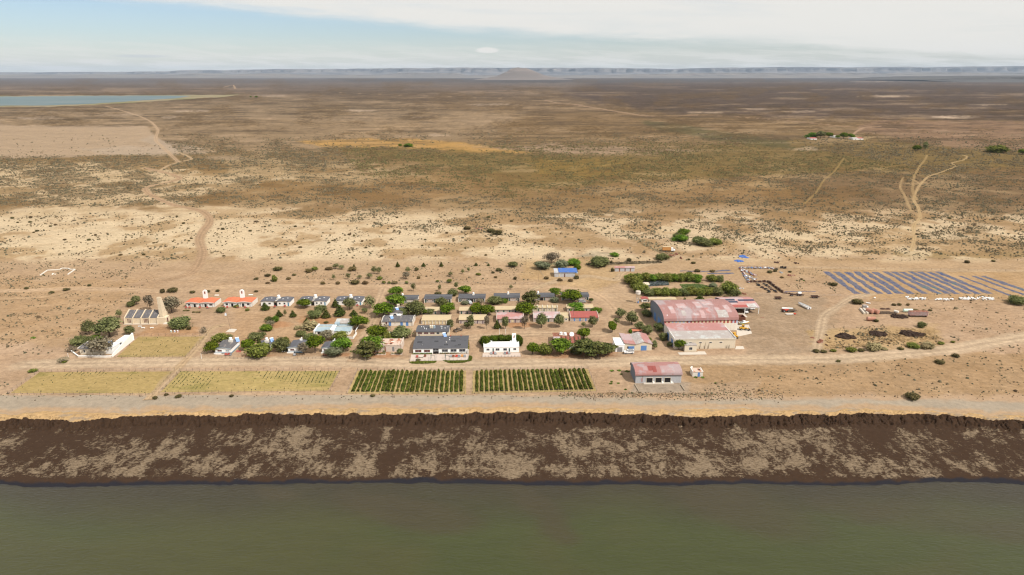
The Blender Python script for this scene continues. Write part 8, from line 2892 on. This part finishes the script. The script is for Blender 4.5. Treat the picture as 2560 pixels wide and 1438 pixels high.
# green planting: strips by the hall, and small weeds
def grass_strip(label, pts, pal, n=900, h=.35, leaf=.12):
 rg_ = np.random.default_rng(int(pts[0][0]))
 c = np.array([P(*p)[:2] for p in pts])
 xy = []
 lo, hi = c.min(0), c.max(0)
 while len(xy) < n:
  q = rg_.uniform(lo, hi, (n * 3, 2))
  m_ = polydist(q[:, 0], q[:, 1], [tuple(v) for v in c]) > -.25 * rg_.random(len(q))
  xy = list(xy) + list(q[m_])
 xy = np.array(xy[:n])
 z = rg_.uniform(.03, h, n)
 cc = np.concatenate([xy, z[:, None]], 1)
 nrm = rg_.normal(size=(n, 3)) * .6 + np.array([0, 0, 1])
 nrm /= np.linalg.norm(nrm, axis=1)[:, None]
 A = np.cross(nrm, rg_.normal(size=(n, 3)))
 A /= np.linalg.norm(A, axis=1)[:, None]
 B = np.cross(nrm, A)
 s = leaf * rg_.uniform(.7, 1.5, n)[:, None]
 V = np.stack([cc - A * s - B * s, cc + A * s - B * s, cc + A * s + B * s, cc - A * s + B * s], 1).reshape(-1, 3)
 pal = np.array(pal)
 me = fast_mesh('ground_cover', V, quads=np.arange(n * 4).reshape(-1, 4), mat=M_LEAF, col=np.repeat(pal[rg_.integers(0, len(pal), n)], 4, axis=0))
 tag(link('ground_cover', me), label, kind='stuff')


GC = [(.07, .10, .015), (.11, .13, .02), (.15, .16, .03)]
GY = [(.16, .17, .04), (.24, .21, .06), (.10, .13, .02), (.28, .17, .05)]
grass_strip('green ground cover along the western edge of the hall terrace', [(1024, 906), (1050, 904.5), (1092, 903.5), (1086, 908), (1055, 910), (1030, 909.5)], GC, 1500)
grass_strip('green ground cover along the eastern edge of the hall terrace', [(1108, 902), (1130, 903), (1170, 902), (1174, 890), (1181, 893), (1178, 902), (1160, 907), (1125, 908.5)], GC, 1900)
grass_strip('green plants at the foot of the hall wall, western half', [(1033, 886.5), (1080, 886), (1080, 883.8), (1033, 884)], GC, 500, .5)
grass_strip('yellow green plants at the foot of the hall wall, eastern half', [(1100, 885.5), (1168, 883.5), (1168, 881.5), (1100, 884)], GY, 800, .6)
grass_strip('creeper on the right side of the hall', [(1169.5, 880), (1172, 880), (1172, 856), (1169.5, 858)], GY, 400, 1.6)
grass_strip('green lawn inside the hedged garden', [(1700, 712), (1745, 711), (1782, 718), (1792, 731), (1730, 728), (1708, 720)], [(.12, .16, .05), (.16, .19, .07)], 5200, .25, .3)
grass_strip('bluish plants inside the hedged garden', [(1625, 704), (1668, 704), (1672, 713), (1626, 716)], [(.10, .14, .14), (.12, .13, .10), (.16, .17, .19)], 2600, .6, .26)
for k, (x, y, w_) in enumerate([(1530, 927.5, 12), (1548, 927, 10), (1568, 929, 14), (1553, 936, 6), (1529, 955, 6), (1527, 959.5, 7), (1546, 959, 5), (1564, 974.5, 5), (1740, 944, 9), (1757, 944.5, 8), (1790, 958.5, 8), (1728, 929, 5), (83, 845, 14), (2010, 702, 6)]):
 s_ = w_ / 2
 grass_strip('small patch of green weeds near the arched barn' if k < 12 else 'faint green weeds on the open scrub', [(x - s_, y), (x, y - s_ * .35), (x + s_, y), (x, y + s_ * .4)], [(.09, .14, .02), (.14, .18, .03)], 60, .25, .16)
grass_strip('withered flower bed before the first orange roofed house', [(459, 776), (474, 776), (472, 778.5), (458, 778.5)], [(.14, .13, .05), (.2, .15, .07)], 160, .35, .2)
grass_strip('withered flower bed between the orange roofed houses', [(482, 780), (502, 780), (500, 782.5), (481, 782.5)], [(.14, .13, .05), (.2, .15, .07)], 160, .35, .2)
grass_strip('dark weed strip on the bank between the northern sheds', [(1465, 660), (1560, 656), (1650, 653), (1655, 658), (1560, 661), (1470, 664)], [(.13, .10, .065), (.18, .135, .09)], 1400, .4, .35)
grass_strip('brown weeds along the slope above the northern dry pond', [(1570, 585), (1640, 610), (1690, 640), (1680, 645), (1620, 620), (1560, 592)], [(.17, .145, .09), (.22, .18, .115)], 380, .4, .38)
for k, (p0, p1, lb) in enumerate([((940, 885), (965, 886), 'western raised flower bed before the crumbling cream building'), ((978, 884.5), (1006, 886), 'eastern raised flower bed before the crumbling cream building')]):
 q0, q1 = P(*p0), P(p1[0], p0[1])
 b_ = empty('flower_bed', q0, 0, lb, 'flower bed', 'raised flower beds')
 L = q1.x - q0.x
 part('kerb', M['ruin'], b_, (0, L, -1.4, -1.25, 0, .45), (0, L, .2, .35, 0, .45), (0, .15, -1.24, .19, 0, .45), (L - .15, L, -1.24, .19, 0, .45))
 part('soil', M['palewood'], b_, (.16, L - .16, -1.24, .19, 0, .3))
 grass_strip('green plants in the ' + lb, [(p0[0] + 1, p0[1] + 1.5), (p0[0] + 1, p0[1] + .2), (p1[0] - 2, p0[1] + .2), (p1[0] - 2, p0[1] + 1.5)], GY, 160, .6, .14)
# weeds and stones strewn along the bank above the beach
def bank_debris():
 rg_ = random.Random(9)
 m = MB()
 cols_ = []
 pal = [(.13, .09, .06), (.20, .14, .09), (.10, .07, .05), (.30, .24, .18), (.09, .10, .05)]
 for k in range(1500):
  if rg_.random() < .45:
   x, y = rg_.uniform(1400, 1780), rg_.gauss(988, 4)
  elif rg_.random() < .5:
   x, y = rg_.uniform(1760, 1960), rg_.gauss(985, 9)
  else:
   x, y = rg_.uniform(0, 2560), rg_.gauss(990, 4)
  p = P(x, y)
  r_ = rg_.uniform(.08, .34)
  b0 = len(m.v)
  c = pal[rg_.randrange(5)]
  m.tube((p.x, p.y, -.05), (p.x + rg_.uniform(-.1, .1), p.y, r_ * .8), r_, r_ * .5, 5)
  cols_ += [c] * (len(m.v) - b0)
 q = np.array([f for f in m.f if len(f) == 4])
 tri = []
 for f in m.f:
  if len(f) == 5:
   tri += [(f[0], f[1], f[2]), (f[0], f[2], f[3]), (f[0], f[3], f[4])]
 me = fast_mesh('bank_debris', np.array(m.v), quads=q, tris=np.array(tri), mat=M_LEAF, col=np.array(cols_))
 tag(link('bank_debris', me), 'clods, driftwood and dead tufts strewn along the bank above the beach', kind='stuff')


bank_debris()
for k, (x, y, w_) in enumerate([(423, 994.5, 10), (844, 979, 12), (1153, 990.5, 6), (1198, 988, 10)]):
 t = empty('driftwood_plank', P(x, y), random.uniform(-.1, .1), ['pale plank on the gravel below the second dry field', 'dark plank beside the corner of the second dry field', 'small plank below the western vineyard', 'pale plank below the gap between the vineyards'][k], 'plank', 'planks lying along the beach edge')
 part('plank', M['palewood'], t, (-w_ * .08, w_ * .08, -.15, .15, .0, .15))
# two white slabs behind the orange houses
for k, (x, y) in enumerate([(542, 738.5), (627, 737.5)]):
 t = empty('white_slab', P(x, y), 0, ('flat white slab behind the first orange roofed house', 'flat white slab behind the second orange roofed house')[k], 'slab', 'flat white slabs on the sand')
 part('slab', M['white'], t, (-1.2, 1.2, -.5, .5, .02, .2))
print('objects', len(bpy.data.objects))
